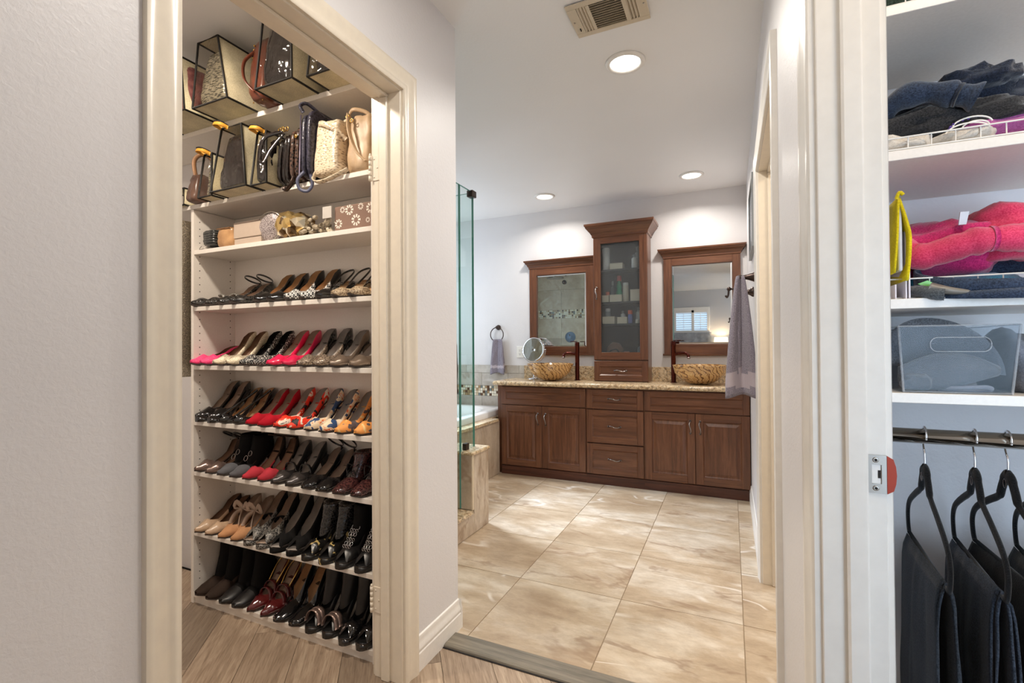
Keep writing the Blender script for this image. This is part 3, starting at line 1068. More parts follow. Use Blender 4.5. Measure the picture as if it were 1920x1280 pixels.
def panel_front(name, x0, x1, z0, z1, y, parent, raised=True, fw=0.056, th=0.019, glassy=False):
    """five-piece door or drawer front facing -y at y: the field panel is the part, stiles and rails its sub-parts"""
    ax0, ax1, az0, az1 = x0 + fw, x1 - fw, z0 + fw, z1 - fw
    bm = B()
    if glassy:
        box(bm, ax0 - 0.003, ax1 + 0.003, y + 0.008, y + 0.012, az0 - 0.003, az1 + 0.003)
        o = obj(name, bm, 'obscure', parent)
    else:
        def ring(ins, d):
            return [(ax0 + ins, y + d, az0 + ins), (ax1 - ins, y + d, az0 + ins), (ax1 - ins, y + d, az1 - ins), (ax0 + ins, y + d, az1 - ins)]
        prof = [(0, 0.001), (0.006, 0.008), (0.010, 0.010), (0.014, 0.010), (0.034, 0.003), (0.035, 0.0015)] if raised else [(0, 0.001), (0.005, 0.006), (0.008, 0.009), (0.009, 0.009)]
        mx = min(ax1 - ax0, az1 - az0) / 2 - 0.002
        rows = [ring(min(i, mx), d) for i, d in prof]
        V = grid(bm, rows, closed_v=True, smooth=False)
        bm.faces.new(V[-1])
        bmesh.ops.recalc_face_normals(bm, faces=bm.faces[:])
        if sum(f.normal.y * f.calc_area() for f in bm.faces) > 0:
            bmesh.ops.reverse_faces(bm, faces=bm.faces[:])
        wide = (x1 - x0) > (z1 - z0) * 1.15
        o = obj(name, bm, 'cherry_x' if wide else 'cherry', parent)
    for a, b in ((x0, ax0), (ax1, x1)):
        bm = B(); box(bm, a, b, y, y + th, z0, z1, 0.0018); obj('stile', bm, 'cherry', o)
    for a, b in ((z0, az0), (az1, z1)):
        bm = B(); box(bm, ax0, ax1, y, y + th, a, b, 0.0012); obj('rail', bm, 'cherry_x', o)
    return o


def pull(parent, x, y, z, vert=False, L=0.098, mat='pewter'):
    bm = B()
    pts = []
    for k in range(13):
        t = k / 12
        s = (t - 0.5) * L
        out = 0.026 * math.sin(PI * min(1, max(0, t))) ** 0.55 + (0.004 if 0.15 < t < 0.85 else 0)
        wv = 0.006 * math.sin(2 * PI * t)
        pts.append((x + (wv if vert else s), y - out, z + (s if vert else wv)))
    rr = [0.0075, 0.006, 0.0045, 0.004, 0.0042, 0.0048, 0.005, 0.0048, 0.0042, 0.004, 0.0045, 0.006, 0.0075]
    tube(bm, pts, rr, 8)
    for s in (-L / 2, L / 2):
        lathe(bm, [(0.009, 0), (0.008, -0.004), (0.004, -0.006)], (x + (0 if vert else s), y, z + (s if vert else 0)), 10, 'Y')
    return obj('handle', bm, mat, parent, smooth=True)


def carcass(name, label, x0, x1):
    r = empty(name, label, 'vanity cabinet', ((x0 + x1) / 2, (YF + YB) / 2, 0), 'vanity cabinets')
    bm = B()
    box(bm, x0, x0 + 0.018, YF + 0.021, YB - 0.001, 0.0, 0.799)
    box(bm, x1 - 0.018, x1, YF + 0.021, YB - 0.001, 0.0, 0.799)
    box(bm, x0 + 0.018, x1 - 0.018, YF + 0.021, YF + 0.035, 0.07, 0.799)
    box(bm, x0 + 0.018, x1 - 0.018, YF + 0.035, YB - 0.001, 0.07, 0.09)
    obj('body', bm, 'cherry', r)
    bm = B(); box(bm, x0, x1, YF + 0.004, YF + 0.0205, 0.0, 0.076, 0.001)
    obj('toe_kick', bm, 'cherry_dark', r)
    return r


vx = (-1.908, -1.113, -0.637, 0.127)
vl = carcass('vanity_cabinet', 'left vanity cabinet with two raised panel doors under one false drawer, nearest the tub', vx[0], vx[1])
bm = B(); box(bm, -1.955, -1.909, YF + 0.03, YF + 0.045, 0, 0.795); box(bm, -1.955, -1.94, YF + 0.045, YB - 0.02, 0.51, 0.795)
obj('filler_panel', bm, 'cherry', vl)
panel_front('false_drawer', vx[0] + 0.003, vx[1] - 0.006, 0.630, 0.788, YF, vl, raised=False, fw=0.044)
d_ = panel_front('door', vx[0] + 0.003, -1.514, 0.084, 0.623, YF, vl); pull(d_, -1.548, YF, 0.510, True)
d_ = panel_front('door', -1.510, vx[1] - 0.006, 0.084, 0.623, YF, vl); pull(d_, -1.476, YF, 0.510, True)
vm = carcass('vanity_cabinet', 'middle vanity cabinet with three drawers stacked', vx[1], vx[2])
for z0, z1 in ((0.628, 0.788), (0.346, 0.618), (0.084, 0.336)):
    d_ = panel_front('drawer', vx[1] + 0.005, vx[2] - 0.005, z0, z1, YF, vm, raised=False, fw=0.048)
    pull(d_, (vx[1] + vx[2]) / 2, YF, (z0 + z1) / 2 + 0.004)
vr = carcass('vanity_cabinet', 'right vanity cabinet with two raised panel doors under one false drawer, against the right wall', vx[2], vx[3])
panel_front('false_drawer', vx[2] + 0.006, vx[3] - 0.003, 0.630, 0.788, YF, vr, raised=False, fw=0.044)
d_ = panel_front('door', vx[2] + 0.006, -0.255, 0.084, 0.623, YF, vr); pull(d_, -0.288, YF, 0.520, True)
d_ = panel_front('door', -0.251, vx[3] - 0.003, 0.084, 0.623, YF, vr); pull(d_, -0.218, YF, 0.520, True)

ct = empty('countertop', 'gold and brown granite countertop with bullnose edge and backsplash', 'countertop', (-0.9, 4.1, 0.80))
bm = B()
pr = [(3.900, 0.800), (3.888, 0.803), (3.881, 0.811), (3.879, 0.820), (3.881, 0.829), (3.888, 0.836), (3.900, 0.839), (YB - 0.001, 0.839), (YB - 0.001, 0.800)]
prism(bm, pr, -1.972, 0.128, 'YZ')
bmesh.ops.bevel(bm, geom=[e_ for e_ in bm.edges if abs(e_.verts[0].co.x + 1.972) < 1e-4 and abs(e_.verts[1].co.x + 1.972) < 1e-4], offset=0.008, segments=2, affect='EDGES')
obj('slab', bm, 'granite', ct, angle=35)
bm = B(); box(bm, -1.860, 0.128, YB - 0.021, YB - 0.001, 0.839, 0.962, 0.002); obj('backsplash', bm, 'granite', ct)

# ------------------------------------------------------------------ tower cabinet
tc = empty('tower_cabinet', 'tall wooden cabinet with obscure glass door and crown, standing on the countertop', 'cabinet', (-0.866, 4.26, 0.84))
tx0, tx1, ty = -1.100, -0.634, 4.150
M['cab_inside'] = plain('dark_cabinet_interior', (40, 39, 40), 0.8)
bm = B()
box(bm, tx0, tx0 + 0.018, ty + 0.020, YB - 0.022, 0.8395, 2.118)
box(bm, tx1 - 0.018, tx1, ty + 0.020, YB - 0.022, 0.8395, 2.118)
box(bm, tx0 + 0.018, tx1 - 0.018, ty + 0.020, YB - 0.022, 2.10, 2.118)
box(bm, tx0 + 0.018, tx1 - 0.018, ty + 0.020, YB - 0.022, 0.8395, 0.855)
box(bm, tx0 + 0.018, tx1 - 0.018, ty + 0.020, YB - 0.022, 1.022, 1.040)
obj('body', bm, 'cherry', tc)
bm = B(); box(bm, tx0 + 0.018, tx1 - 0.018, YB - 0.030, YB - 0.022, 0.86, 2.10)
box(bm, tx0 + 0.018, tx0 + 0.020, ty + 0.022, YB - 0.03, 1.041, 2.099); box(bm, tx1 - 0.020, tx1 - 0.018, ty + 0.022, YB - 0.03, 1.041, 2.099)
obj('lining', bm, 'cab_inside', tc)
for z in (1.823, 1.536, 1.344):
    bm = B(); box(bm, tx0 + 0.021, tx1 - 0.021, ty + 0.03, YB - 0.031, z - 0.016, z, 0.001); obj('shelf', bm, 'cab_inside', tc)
dd = panel_front('door', tx0 + 0.002, tx1 - 0.002, 1.030, 2.112, ty, tc, fw=0.064, glassy=True)
pull(dd, tx0 + 0.030, ty, 1.615, True)
dd = panel_front('drawer', tx0 + 0.002, tx1 - 0.002, 0.846, 1.020, ty, tc, raised=False, fw=0.048)
pull(dd, (tx0 + tx1) / 2, ty, 0.934)
CR = [(0, 2.104), (0.008, 2.108), (0.010, 2.125), (0.026, 2.150), (0.048, 2.176), (0.056, 2.186), (0.057, 2.196), (0.064, 2.200), (0.066, 2.218)]


def crown(bm, prof, x0, x1, yf, yb):
    rows = [[(x0 - o, yb, z), (x0 - o, yf - o, z), (x1 + o, yf - o, z), (x1 + o, yb, z)] for o, z in prof]
    V = grid(bm, rows, smooth=False)
    bm.faces.new(V[-1]); bm.faces.new(V[0][::-1])
    bm.faces.new([r[0] for r in V]); bm.faces.new([r[3] for r in V][::-1])
    bmesh.ops.recalc_face_normals(bm, faces=bm.faces[:])


bm = B(); crown(bm, CR, tx0, tx1, ty, YB - 0.002); obj('crown_moulding', bm, 'cherry_x', tc, angle=25)

# things inside the tower cabinet
bin_m = plain('cream_plastic_bin', (226, 214, 190), 0.5)


def open_bin(x0, x1, y0, y1, z, h, label, mat=None, cat='bin', group='cream bins in the tower cabinet', t=0.003):
    r = empty('storage_bin', label, cat, ((x0 + x1) / 2, (y0 + y1) / 2, z), group)
    bm = B()
    box(bm, x0, x1, y0, y0 + t, z, z + h); box(bm, x0, x1, y1 - t, y1, z, z + h)
    box(bm, x0, x0 + t, y0 + t, y1 - t, z, z + h); box(bm, x1 - t, x1, y0 + t, y1 - t, z, z + h)
    box(bm, x0 + t, x1 - t, y0 + t, y1 - t, z, z + t)
    obj('walls', bm, mat or bin_m, r)
    bm = B()
    for a in ((x0 - 0.002, x1 + 0.002, y0 - 0.002, y0 + t), (x0 - 0.002, x1 + 0.002, y1 - t, y1 + 0.002), (x0 - 0.002, x0 + t, y0 + t, y1 - t), (x1 - t, x1 + 0.002, y0 + t, y1 - t)):
        box(bm, *a, z + h, z + h + 0.003)
    obj('rim', bm, mat or bin_m, r)
    return r


def bottle(x, y, z, r, h, label, body, capm, cap=0.2, neck=0.45, group=None, shape=0):
    t = empty('bottle', label, 'bottle', (x, y, z), group)
    hb_ = h * (1 - cap)
    bm = B()
    if shape == 0:
        pr_ = [(r * 0.9, 0), (r, 0.004), (r, hb_ * 0.82), (r * 0.85, hb_ * 0.92), (r * neck, hb_ * 0.97), (r * neck, hb_)]
    elif shape == 1:   # pinched spray bottle
        pr_ = [(r * 0.9, 0), (r, 0.004), (r, hb_ * 0.45), (r * 0.8, hb_ * 0.58), (r * 0.9, hb_ * 0.75), (r * 0.5, hb_ * 0.97), (r * 0.45, hb_)]
    else:
        pr_ = [(r, 0), (r, 0.01), (r * 0.95, hb_)]
    lathe(bm, pr_, (x, y, z), 18)
    obj('body', bm, body, t, angle=40)
    bm = B(); rc = r * (0.95 if shape == 2 else neck * 1.25 if shape == 0 else 0.75)
    lathe(bm, [(rc, hb_), (rc, h * 0.985), (rc * 0.8, h)], (x, y, z), 16)
    obj('cap', bm, capm, t, angle=40)
    return t


PM = {n: plain('plastic_' + n, c, 0.35) for n, c in dict(white=(232, 232, 228), green=(48, 160, 118), red=(212, 66, 48), orange=(226, 104, 70), blue=(112, 124, 184),
                                                        cream=(222, 214, 196), black=(40, 40, 42), grey=(150, 156, 158), pink=(214, 152, 136)).items()}
g_ = 'toiletry bottles in the tower cabinet'
bottle(-1.005, 4.24, 1.823, 0.034, 0.20, 'tall white bottle on the cabinet\'s top shelf, at its left end', PM['white'], PM['white'], group=g_, shape=2)
open_bin(-0.962, -0.852, 4.19, 4.30, 1.823, 0.050, 'shallow cream bin on the top shelf of the tower cabinet')
bottle(-0.752, 4.22, 1.823, 0.026, 0.12, 'squat white bottle at the right end of the cabinet\'s top shelf', PM['white'], PM['grey'], group=g_)
bottle(-0.735, 4.30, 1.823, 0.030, 0.20, 'tall pale bottle behind the squat bottle on the top shelf', PM['white'], PM['white'], group=g_)
open_bin(-1.032, -0.972, 4.19, 4.30, 1.536, 0.058, 'narrow cream bin at left of the second cabinet shelf')
open_bin(-0.962, -0.862, 4.185, 4.22, 1.536, 0.060, 'cream bin in front of the green bottle on the second cabinet shelf')
bottle(-0.996, 4.245, 1.542, 0.018, 0.09, 'small bottle with coral cap in the narrow cream bin', PM['cream'], PM['orange'], group=g_, cap=0.4, neck=0.8)
bottle(-0.965, 4.32, 1.536, 0.018, 0.20, 'slim frosted spray bottle on the second cabinet shelf', PM['grey'], PM['white'], group=g_)
bottle(-0.893, 4.252, 1.536, 0.027, 0.235, 'green and grey bottle with bright red cap on the second cabinet shelf', PM['green'], PM['red'], group=g_, cap=0.2, shape=1, neck=0.9)
bottle(-0.835, 4.25, 1.536, 0.027, 0.17, 'grey white tube standing right of the green bottle', PM['cream'], PM['white'], group=g_, shape=2, cap=0.15)
open_bin(-0.785, -0.700, 4.19, 4.30, 1.536, 0.098, 'tall cream bin at right of the second cabinet shelf')
open_bin(-1.030, -0.925, 4.19, 4.31, 1.344, 0.062, 'cream bin at left of the third cabinet shelf')
open_bin(-0.900, -0.815, 4.19, 4.31, 1.344, 0.055, 'cream bin in the middle of the third cabinet shelf')
bottle(-0.790, 4.21, 1.344, 0.020, 0.115, 'small blue bottle with orange red cap on the third cabinet shelf', PM['blue'], PM['orange'], group=g_, cap=0.3, neck=0.8)
bottle(-0.995, 4.25, 1.349, 0.024, 0.135, 'grey jar like bottle inside the left bin of the third shelf', PM['grey'], PM['white'], group=g_, shape=2)
bottle(-0.86, 4.25, 1.349, 0.022, 0.11, 'short pale bottle inside the middle bin of the third shelf', PM['white'], PM['grey'], group=g_)
bottle(-0.728, 4.26, 1.344, 0.024, 0.14, 'pale frosted bottle at right of the third cabinet shelf', PM['white'], PM['grey'], group=g_)
bottle(-0.728, 4.205, 1.344, 0.018, 0.035, 'tiny white pot at right of the third cabinet shelf', PM['cream'], PM['white'], group=g_, shape=2)
# bottom compartment: folded skin-tone sponge bag, black comb clips, jars
bm = B()
bmesh.ops.create_icosphere(bm, subdivisions=3, radius=1)
for v_ in bm.verts:
    c_ = v_.co
    k_ = 1 + 0.14 * noise.noise(c_ * 2.2)
    v_.co = Vector((-0.945 + 0.075 * c_.x * k_, 4.29 + 0.04 * c_.y * k_, 1.107 + max(-0.064, 0.075 * c_.z * k_)))
tag(obj('toiletry_pouch', bm, fabric('brown_pouch_fabric', (150, 112, 92), (186, 146, 122)), smooth=True), 'brown soft pouch at the bottom of the tower cabinet', 'pouch')
bm = B(); tube(bm, smooth_pts([(-1.02, 4.2, 1.05), (-0.99, 4.2, 1.09), (-0.91, 4.2, 1.12), (-0.89, 4.2, 1.05), (-1.00, 4.21, 1.046)], 5), 0.006, 6)
tag(obj('hair_clip', bm, PM['black'], smooth=True), 'black curved hair clip in front of the brown pouch', 'hair clip')
bottle(-0.83, 4.24, 1.041, 0.028, 0.06, 'pink capped round jar at the cabinet bottom', PM['cream'], PM['pink'], group=g_, shape=2, cap=0.5)
bottle(-0.765, 4.23, 1.041, 0.026, 0.045, 'low cream jar at the cabinet bottom', PM['cream'], PM['cream'], group=g_, shape=2, cap=0.4)
bottle(-0.718, 4.27, 1.041, 0.024, 0.13, 'dark bottle at the right end of the cabinet bottom', PM['grey'], PM['black'], group=g_)
open_bin(-1.02, -0.90, 4.175, 4.19, 1.041, 0.028, 'low white tray at the cabinet bottom', PM['white'])

# ------------------------------------------------------------------ framed mirrors
MC = [(0, 1.905), (0.006, 1.909), (0.006, 1.921), (0.016, 1.934), (0.020, 1.946), (0.034, 1.958), (0.036, 1.968), (0.044, 1.972), (0.046, 1.985)]


def framed_mirror(label, x0, x1, g0, g1, z0, zg0, zg1, z1):
    r = empty('framed_mirror', label, 'mirror', ((x0 + x1) / 2, YB, z0), 'wood framed mirrors')
    yf, yb = YB - 0.024, YB - 0.002
    for a, b in ((x0, g0), (g1, x1)):
        bm = B(); box(bm, a, b, yf, yb, z0, z1, 0.0015); obj('stile', bm, 'cherry', r)
    for a, b in ((z0, zg0), (zg1, z1)):
        bm = B(); box(bm, g0, g1, yf, yb, a, b, 0.0015); obj('rail', bm, 'cherry_x', r)
    bm = B(); crown(bm, MC, x0, x1, yf, yb); obj('cornice', bm, 'cherry_x', r, angle=25)
    bm = B(); prism(bm, [(yb, z0 - 0.016), (yf - 0.006, z0 - 0.016), (yf - 0.012, z0 - 0.010), (yf - 0.012, z0 - 0.003), (yf - 0.004, z0), (yb, z0)], x0 - 0.010, x1 + 0.010, 'YZ'); obj('sill_moulding', bm, 'cherry_x', r)
    # bevelled mirror glass
    bm = B(); e_ = 0.014; yg = yf + 0.012
    R0 = [(g0, yg + 0.002, zg0), (g1, yg + 0.002, zg0), (g1, yg + 0.002, zg1), (g0, yg + 0.002, zg1)]
    R1 = [(g0 + e_, yg, zg0 + e_), (g1 - e_, yg, zg0 + e_), (g1 - e_, yg, zg1 - e_), (g0 + e_, yg, zg1 - e_)]
    V = grid(bm, [R0, R1], closed_v=True, smooth=False); bm.faces.new(V[1])
    if sum(f.normal.y for f in bm.faces) > 0:
        pass
    obj('mirror_glass', bm, 'mirror', r)
    return r


framed_mirror('left wood framed mirror reflecting the shower', -1.796, -1.152, -1.722, -1.226, 1.078, 1.146, 1.842, 1.914)
framed_mirror('right wood framed mirror reflecting the bedroom', -0.527, 0.082, -0.459, 0.020, 1.078, 1.162, 1.843, 1.914)

# ------------------------------------------------------------------ vessel sinks and faucets
bw = MT('amber_art_glass', (176, 120, 62), 0.08)
co = bw.coord((1.0, 1.0, 1.3))
wv = bw.n('ShaderNodeTexWave', wave_type='BANDS', bands_direction='DIAGONAL')
wv.inputs['Scale'].default_value = 13.0; wv.inputs['Distortion'].default_value = 9.0; wv.inputs['Detail'].default_value = 5; wv.inputs['Detail Scale'].default_value = 1.4
bw.l(co, wv.inputs[0])
bw.color(bw.ramp(wv.outputs[0], [(0.0, (96, 60, 32)), (0.07, (140, 96, 52)), (0.20, (186, 140, 84)), (0.5, (206, 164, 104)), (0.72, (224, 192, 138)), (0.90, (190, 142, 84)), (1.0, (204, 160, 100))]))
bw.set('Coat Weight', 0.6)


def bowl(x, y, r, label):
    t = empty('vessel_sink', label, 'sink', (x, y, 0.839), 'striped amber glass vessel sinks')
    h = 0.152
    po = [(0.045, 0.0), (0.10, 0.012), (0.150, 0.045), (0.190, 0.090), (r - 0.002, 0.146), (r + 0.002, h), (r - 0.002, h + 0.003), (r - 0.010, h - 0.002), (0.182, 0.094), (0.142, 0.052), (0.09, 0.022), (0.03, 0.016)]
    rows = []
    for rad, z in po:
        rows.append([(x + rad * math.cos(2 * PI * k / 40), y + rad * math.sin(2 * PI * k / 40), 0.8395 + z) for k in range(40)])
    bm = B(); V = grid(bm, rows, closed_v=True); bm.faces.new(V[0][::-1]); bm.faces.new(V[-1])
    bmesh.ops.recalc_face_normals(bm, faces=bm.faces[:])
    obj('bowl', bm, bw.m, t, smooth=True)
    bm = B(); lathe(bm, [(0.028, 0.0165), (0.026, 0.019), (0.002, 0.020)], (x, y, 0.8395), 18); obj('drain', bm, 'bronze', t)
    return t


bowl(-1.497, 4.115, 0.212, 'amber striped glass vessel sink at left, below the left mirror')
bowl(-0.226, 4.10, 0.205, 'amber striped glass vessel sink at right, near the hanging grey towel')


def faucet(x, y, sgn, label):
    t = empty('vessel_faucet', label, 'faucet', (x, y, 0.839), 'tall reddish bronze vessel faucets')
    bm = B(); lathe(bm, [(0.026, 0), (0.026, 0.006), (0.0195, 0.010), (0.0195, 0.30), (0.021, 0.302), (0.021, 0.345), (0.018, 0.348), (0.002, 0.348)], (x, y, 0.8395), 20); obj('body', bm, 'orb', t, angle=40)
    bm = B()
    tube(bm, smooth_pts([(x + sgn * 0.012, y, 1.078), (x + sgn * 0.06, y - 0.01, 1.086), (x + sgn * 0.10, y - 0.02, 1.084), (x + sgn * 0.118, y - 0.024, 1.070), (x + sgn * 0.122, y - 0.025, 1.052)], 4),
         0.0125, 12, flat=(1, 1)); obj('spout', bm, 'orb', t, smooth=True)
    bm = B(); lathe(bm, [(0.0135, 0), (0.0135, -0.012), (0.009, -0.013)], (x + sgn * 0.1225, y - 0.025, 1.052), 14); obj('aerator', bm, 'pewter', t)
    bm = B(); box(bm, min(x, x + sgn * 0.062), max(x, x + sgn * 0.062), y - 0.014, y + 0.014, 1.189, 1.196, 0.002); obj('lever', bm, 'orb', t)
    return t


faucet(-1.272, 4.215, -1, 'tall bronze faucet right of the left vessel sink, spout to the left')
faucet(-0.437, 4.215, 1, 'tall bronze faucet left of the right vessel sink, spout to the right')

mm = empty('magnifying_mirror', 'round chrome magnifying mirror on a stand behind the left sink', 'mirror', (-1.725, 4.275, 0.839))
Cc = Vector((-1.715, 4.255, 1.118))
n_ = Vector((-0.12, -0.985, 0.12)).normalized(); u_ = Vector((1, 0, 0)) - n_ * n_.x; u_.normalize(); w_ = n_.cross(u_)


def disc(bm, rad, off, prof_r=None, N=32):
    return [Cc + n_ * off + (u_ * math.cos(2 * PI * k / N) + w_ * math.sin(2 * PI * k / N)) * rad for k in range(N)]


bm = B(); V = grid(bm, [disc(bm, 0.104, 0.009), disc(bm, 0.112, 0.011), disc(bm, 0.119, 0.006), disc(bm, 0.119, -0.006), disc(bm, 0.110, -0.011), disc(bm, 0.02, -0.013)], closed_v=True); bm.faces.new(V[-1])
bmesh.ops.recalc_face_normals(bm, faces=bm.faces[:]); obj('ring', bm, 'chrome', mm, smooth=True)
bm = B(); V = grid(bm, [disc(bm, 0.104, 0.0085), disc(bm, 0.07, 0.0062), disc(bm, 0.035, 0.0048), disc(bm, 0.006, 0.0043)], closed_v=True); bm.faces.new(V[-1]); obj('mirror_glass', bm, 'mirror', mm, smooth=True)
bm = B()
tube(bm, [Cc + u_ * 0.127 * math.cos(a) + Vector((0, 0, 1)) * 0.127 * math.sin(a) + Vector((0, 0.004, 0)) for a in [PI + k * PI / 16 for k in range(17)]], 0.0035, 6)
for s in (-1, 1):
    lathe(bm, [(0.006, -0.006), (0.006, 0.006)], tuple(Cc + u_ * 0.127 * s), 8, 'X')
obj('yoke', bm, 'chrome', mm, smooth=True)
bm = B(); lathe(bm, [(0.006, 0.152), (0.006, 0.10), (0.010, 0.07), (0.006, 0.05), (0.007, 0.014), (0.055, 0.008), (0.062, 0.003), (0.062, 0.0)], (-1.717, 4.262, 0.8395), 28); obj('stand', bm, 'chrome', mm, smooth=True)

# outlet
ol = empty('wall_outlet', 'white double wall outlet left of the magnifying mirror', 'outlet', (-1.91, YB, 1.096))
bm = B(); box(bm, -1.947, -1.873, YB - 0.006, YB, 1.039, 1.153, 0.002); obj('cover_plate', bm, 'plastic', ol)
for z in (1.116, 1.076):
    bm = B(); box(bm, -1.927, -1.893, YB - 0.008, YB - 0.006, z - 0.015, z + 0.015, 0.002); s_ = obj('receptacle', bm, 'plastic', ol)
    bm = B(); box(bm, -1.918, -1.916, YB - 0.0085, YB - 0.008, z - 0.004, z + 0.007); box(bm, -1.905, -1.903, YB - 0.0085, YB - 0.008, z - 0.003, z + 0.006); lathe(bm, [(0.0028, -0.0005), (0.0028, 0)], (-1.910, YB - 0.008, z - 0.009), 8, 'Y'); obj('slots', bm, 'hole', s_)

# towel ring, small towel
tr = empty('towel_ring', 'dark bronze towel ring on the back wall', 'towel ring', (-2.15, YB, 1.345))
bm = B(); lathe(bm, [(0.026, 0), (0.026, -0.006), (0.014, -0.014), (0.011, -0.035), (0.015, -0.042), (0.012, -0.05), (0.002, -0.052)], (-2.15, YB, 1.345), 18, 'Y'); obj('mount', bm, 'bronze', tr, smooth=True)
bm = B(); tube(bm, [(-2.15 + 0.072 * math.cos(a), YB - 0.038, 1.272 + 0.072 * math.sin(a)) for a in [2 * PI * k / 32 for k in range(32)]], 0.005, 8, closed=True); obj('ring', bm, 'bronze', tr, smooth=True)


def plush(name, c, c2):
    m = MT(name, c, 0.95, 0, 0.1)
    co = m.coord()
    f = m.noise(co, 260, 2, 0.8)
    base = m.ramp(f, [(0.32, c), (0.66, c2)])
    m.color(base); m.bump(f, 1.0, 0.004); m.set('Sheen Weight', 0.35)
    return m.m


tw_m = plush('grey_lavender_terry', (104, 99, 112), (162, 154, 166))
tw_band = plain('flat_woven_towel_band', (176, 166, 174), 0.8, bump=(300, 0.3, 0.0008))


def hanging_towel(name, label, base, width, top, bottom, depth, group, mount=0.3, seed=1, axis='X', layers=2, band=(0.16, 0.26), folds=3.0):
    """towel gathered at its top; base=(x,y) of the hanging point"""
    t = empty(name, label, 'towel', (base[0], base[1], bottom), group)
    rnd = random.Random(seed)
    L = top - bottom
    for ly in range(layers):
        bm = B(); bb_ = B(); rows = []; N, Mz = 44, 34
        ph = rnd.random() * 6; dz = ly * 0.03 * L * 2
        for j in range(Mz + 1):
            v = j / Mz
            z = top - (L - dz) * v
            spread = mount + (1 - mount) * min(1, v * 1.15) ** 0.75
            row = []
            for i in range(N + 1):
                u = i / N - 0.5
                w = width * spread * u * (1.0 - 0.12 * ly)
                dpt = (ly - (layers - 1) / 2) * depth * (0.25 + 0.75 * v)
                fold = depth * 0.55 * math.sin(folds * 2 * PI * u + ph) * (0.5 + 0.5 * min(1, v * 2)) + 0.006 * noise.noise(Vector((u * 5, v * 4, seed + ly)))
                ed = math.cos(PI * u) ** 0.5 if abs(u) < 0.5 else 0
                hem = 0.012 * math.sin(u * 5 + ph) * v
                if axis == 'X':
                    p = (base[0] + w, base[1] + dpt + fold, z + hem)
                else:
                    p = (base[0] + dpt + fold, base[1] + w, z + hem)
                row.append(p)
            rows.append(row)
        V = grid(bm, rows)
        o = obj('cloth_layer', bm, [tw_m, tw_band], t, smooth=True)
        for pi_, p in enumerate(o.data.polygons):
            j = pi_ // 1
        # woven band
        Lz = (L - dz)
        for p in o.data.polygons:
            zc_ = p.center.z
            f_ = zc_ / Lz if True else 0
            if band[0] <= (zc_ - dz) / Lz <= band[1]:
                p.material_index = 1
        so = o.modifiers.new('thickness', 'SOLIDIFY'); so.thickness = 0.007; so.offset = 0
    return t


hanging_towel('hand_towel', 'small grey towel hanging from the towel ring', (-2.137, YB - 0.042), 0.155, 1.225, 0.878, 0.022, None, 0.62, 3, 'X', 2, (0.16, 0.24), 1.2)

# wall hooks on the right wall and the big towel
hk = empty('robe_hook', 'dark bronze robe hook on the right wall carrying the long grey towel', 'hook', (WRX, 2.80, 1.505), 'robe hooks on the right wall')
bm = B(); lathe(bm, [(0.030, 0.0), (0.030, -0.008), (0.025, -0.018), (0.014, -0.045), (0.010, -0.070), (0.013, -0.078), (0.011, -0.092), (0.002, -0.096)], (WRX, 2.80, 1.507), 18, 'X'); obj('arm', bm, 'bronze', hk, smooth=True)
bm = B(); tube(bm, smooth_pts([(0.040, 2.80, 1.507), (0.040, 2.80, 1.480), (0.030, 2.80, 1.455), (0.018, 2.80, 1.448), (0.002, 2.80, 1.449)], 4), 0.005, 8)
lathe(bm, [(0.002, -0.012), (0.011, -0.006), (0.012, 0.002), (0.006, 0.010), (0.001, 0.012)], (-0.004, 2.80, 1.449), 12, 'X')
tube(bm, smooth_pts([(-0.006, 2.80, 1.444), (-0.008, 2.80, 1.42), (-0.014, 2.80, 1.405), (-0.022, 2.80, 1.415)], 4), 0.005, 8)
obj('hook_end', bm, 'bronze', hk, smooth=True)
hk2 = empty('robe_hook', 'dark bronze robe hook on the right wall, farther one, partly behind the towel', 'hook', (WRX, 3.2, 1.47), 'robe hooks on the right wall')
bm = B(); lathe(bm, [(0.030, 0.0), (0.030, -0.008), (0.022, -0.018), (0.012, -0.035), (0.016, -0.045), (0.002, -0.05)], (WRX, 3.2, 1.468), 18, 'X'); obj('arm', bm, 'bronze', hk2, smooth=True)
hanging_towel('bath_towel', 'long grey towel hanging from the bronze hook over the vanity end', (0.050, 2.80), 0.150, 1.512, 0.880, 0.040, None, 0.22, 8, 'X', 3, (0.08, 0.20), 1.3)

# framed picture on the right wall (seen edge on)
pc = empty('framed_picture', 'narrow silver grey framed picture seen edge-on on the right wall', 'picture', (WRX, 3.17, 1.70))
bm = B()
for y0, y1, z0, z1 in ((2.92, 3.43, 1.690, 1.715), (2.92, 3.43, 2.072, 2.097), (2.92, 2.945, 1.715, 2.072), (3.405, 3.43, 1.715, 2.072)):
    box(bm, WRX - 0.017, WRX, y0, y1, z0, z1, 0.001)
obj('frame', bm, plain('silver_grey_frame', (150, 152, 152), 0.4, 0.3), pc)
bm = B(); box(bm, WRX - 0.008, WRX - 0.005, 2.945, 3.405, 1.715, 2.072); obj('mat_board', bm, 'white', pc)
bm = B(); box(bm, WRX - 0.012, WRX - 0.010, 2.945, 3.405, 1.715, 2.072); obj('picture_glass', bm, 'clear', pc)
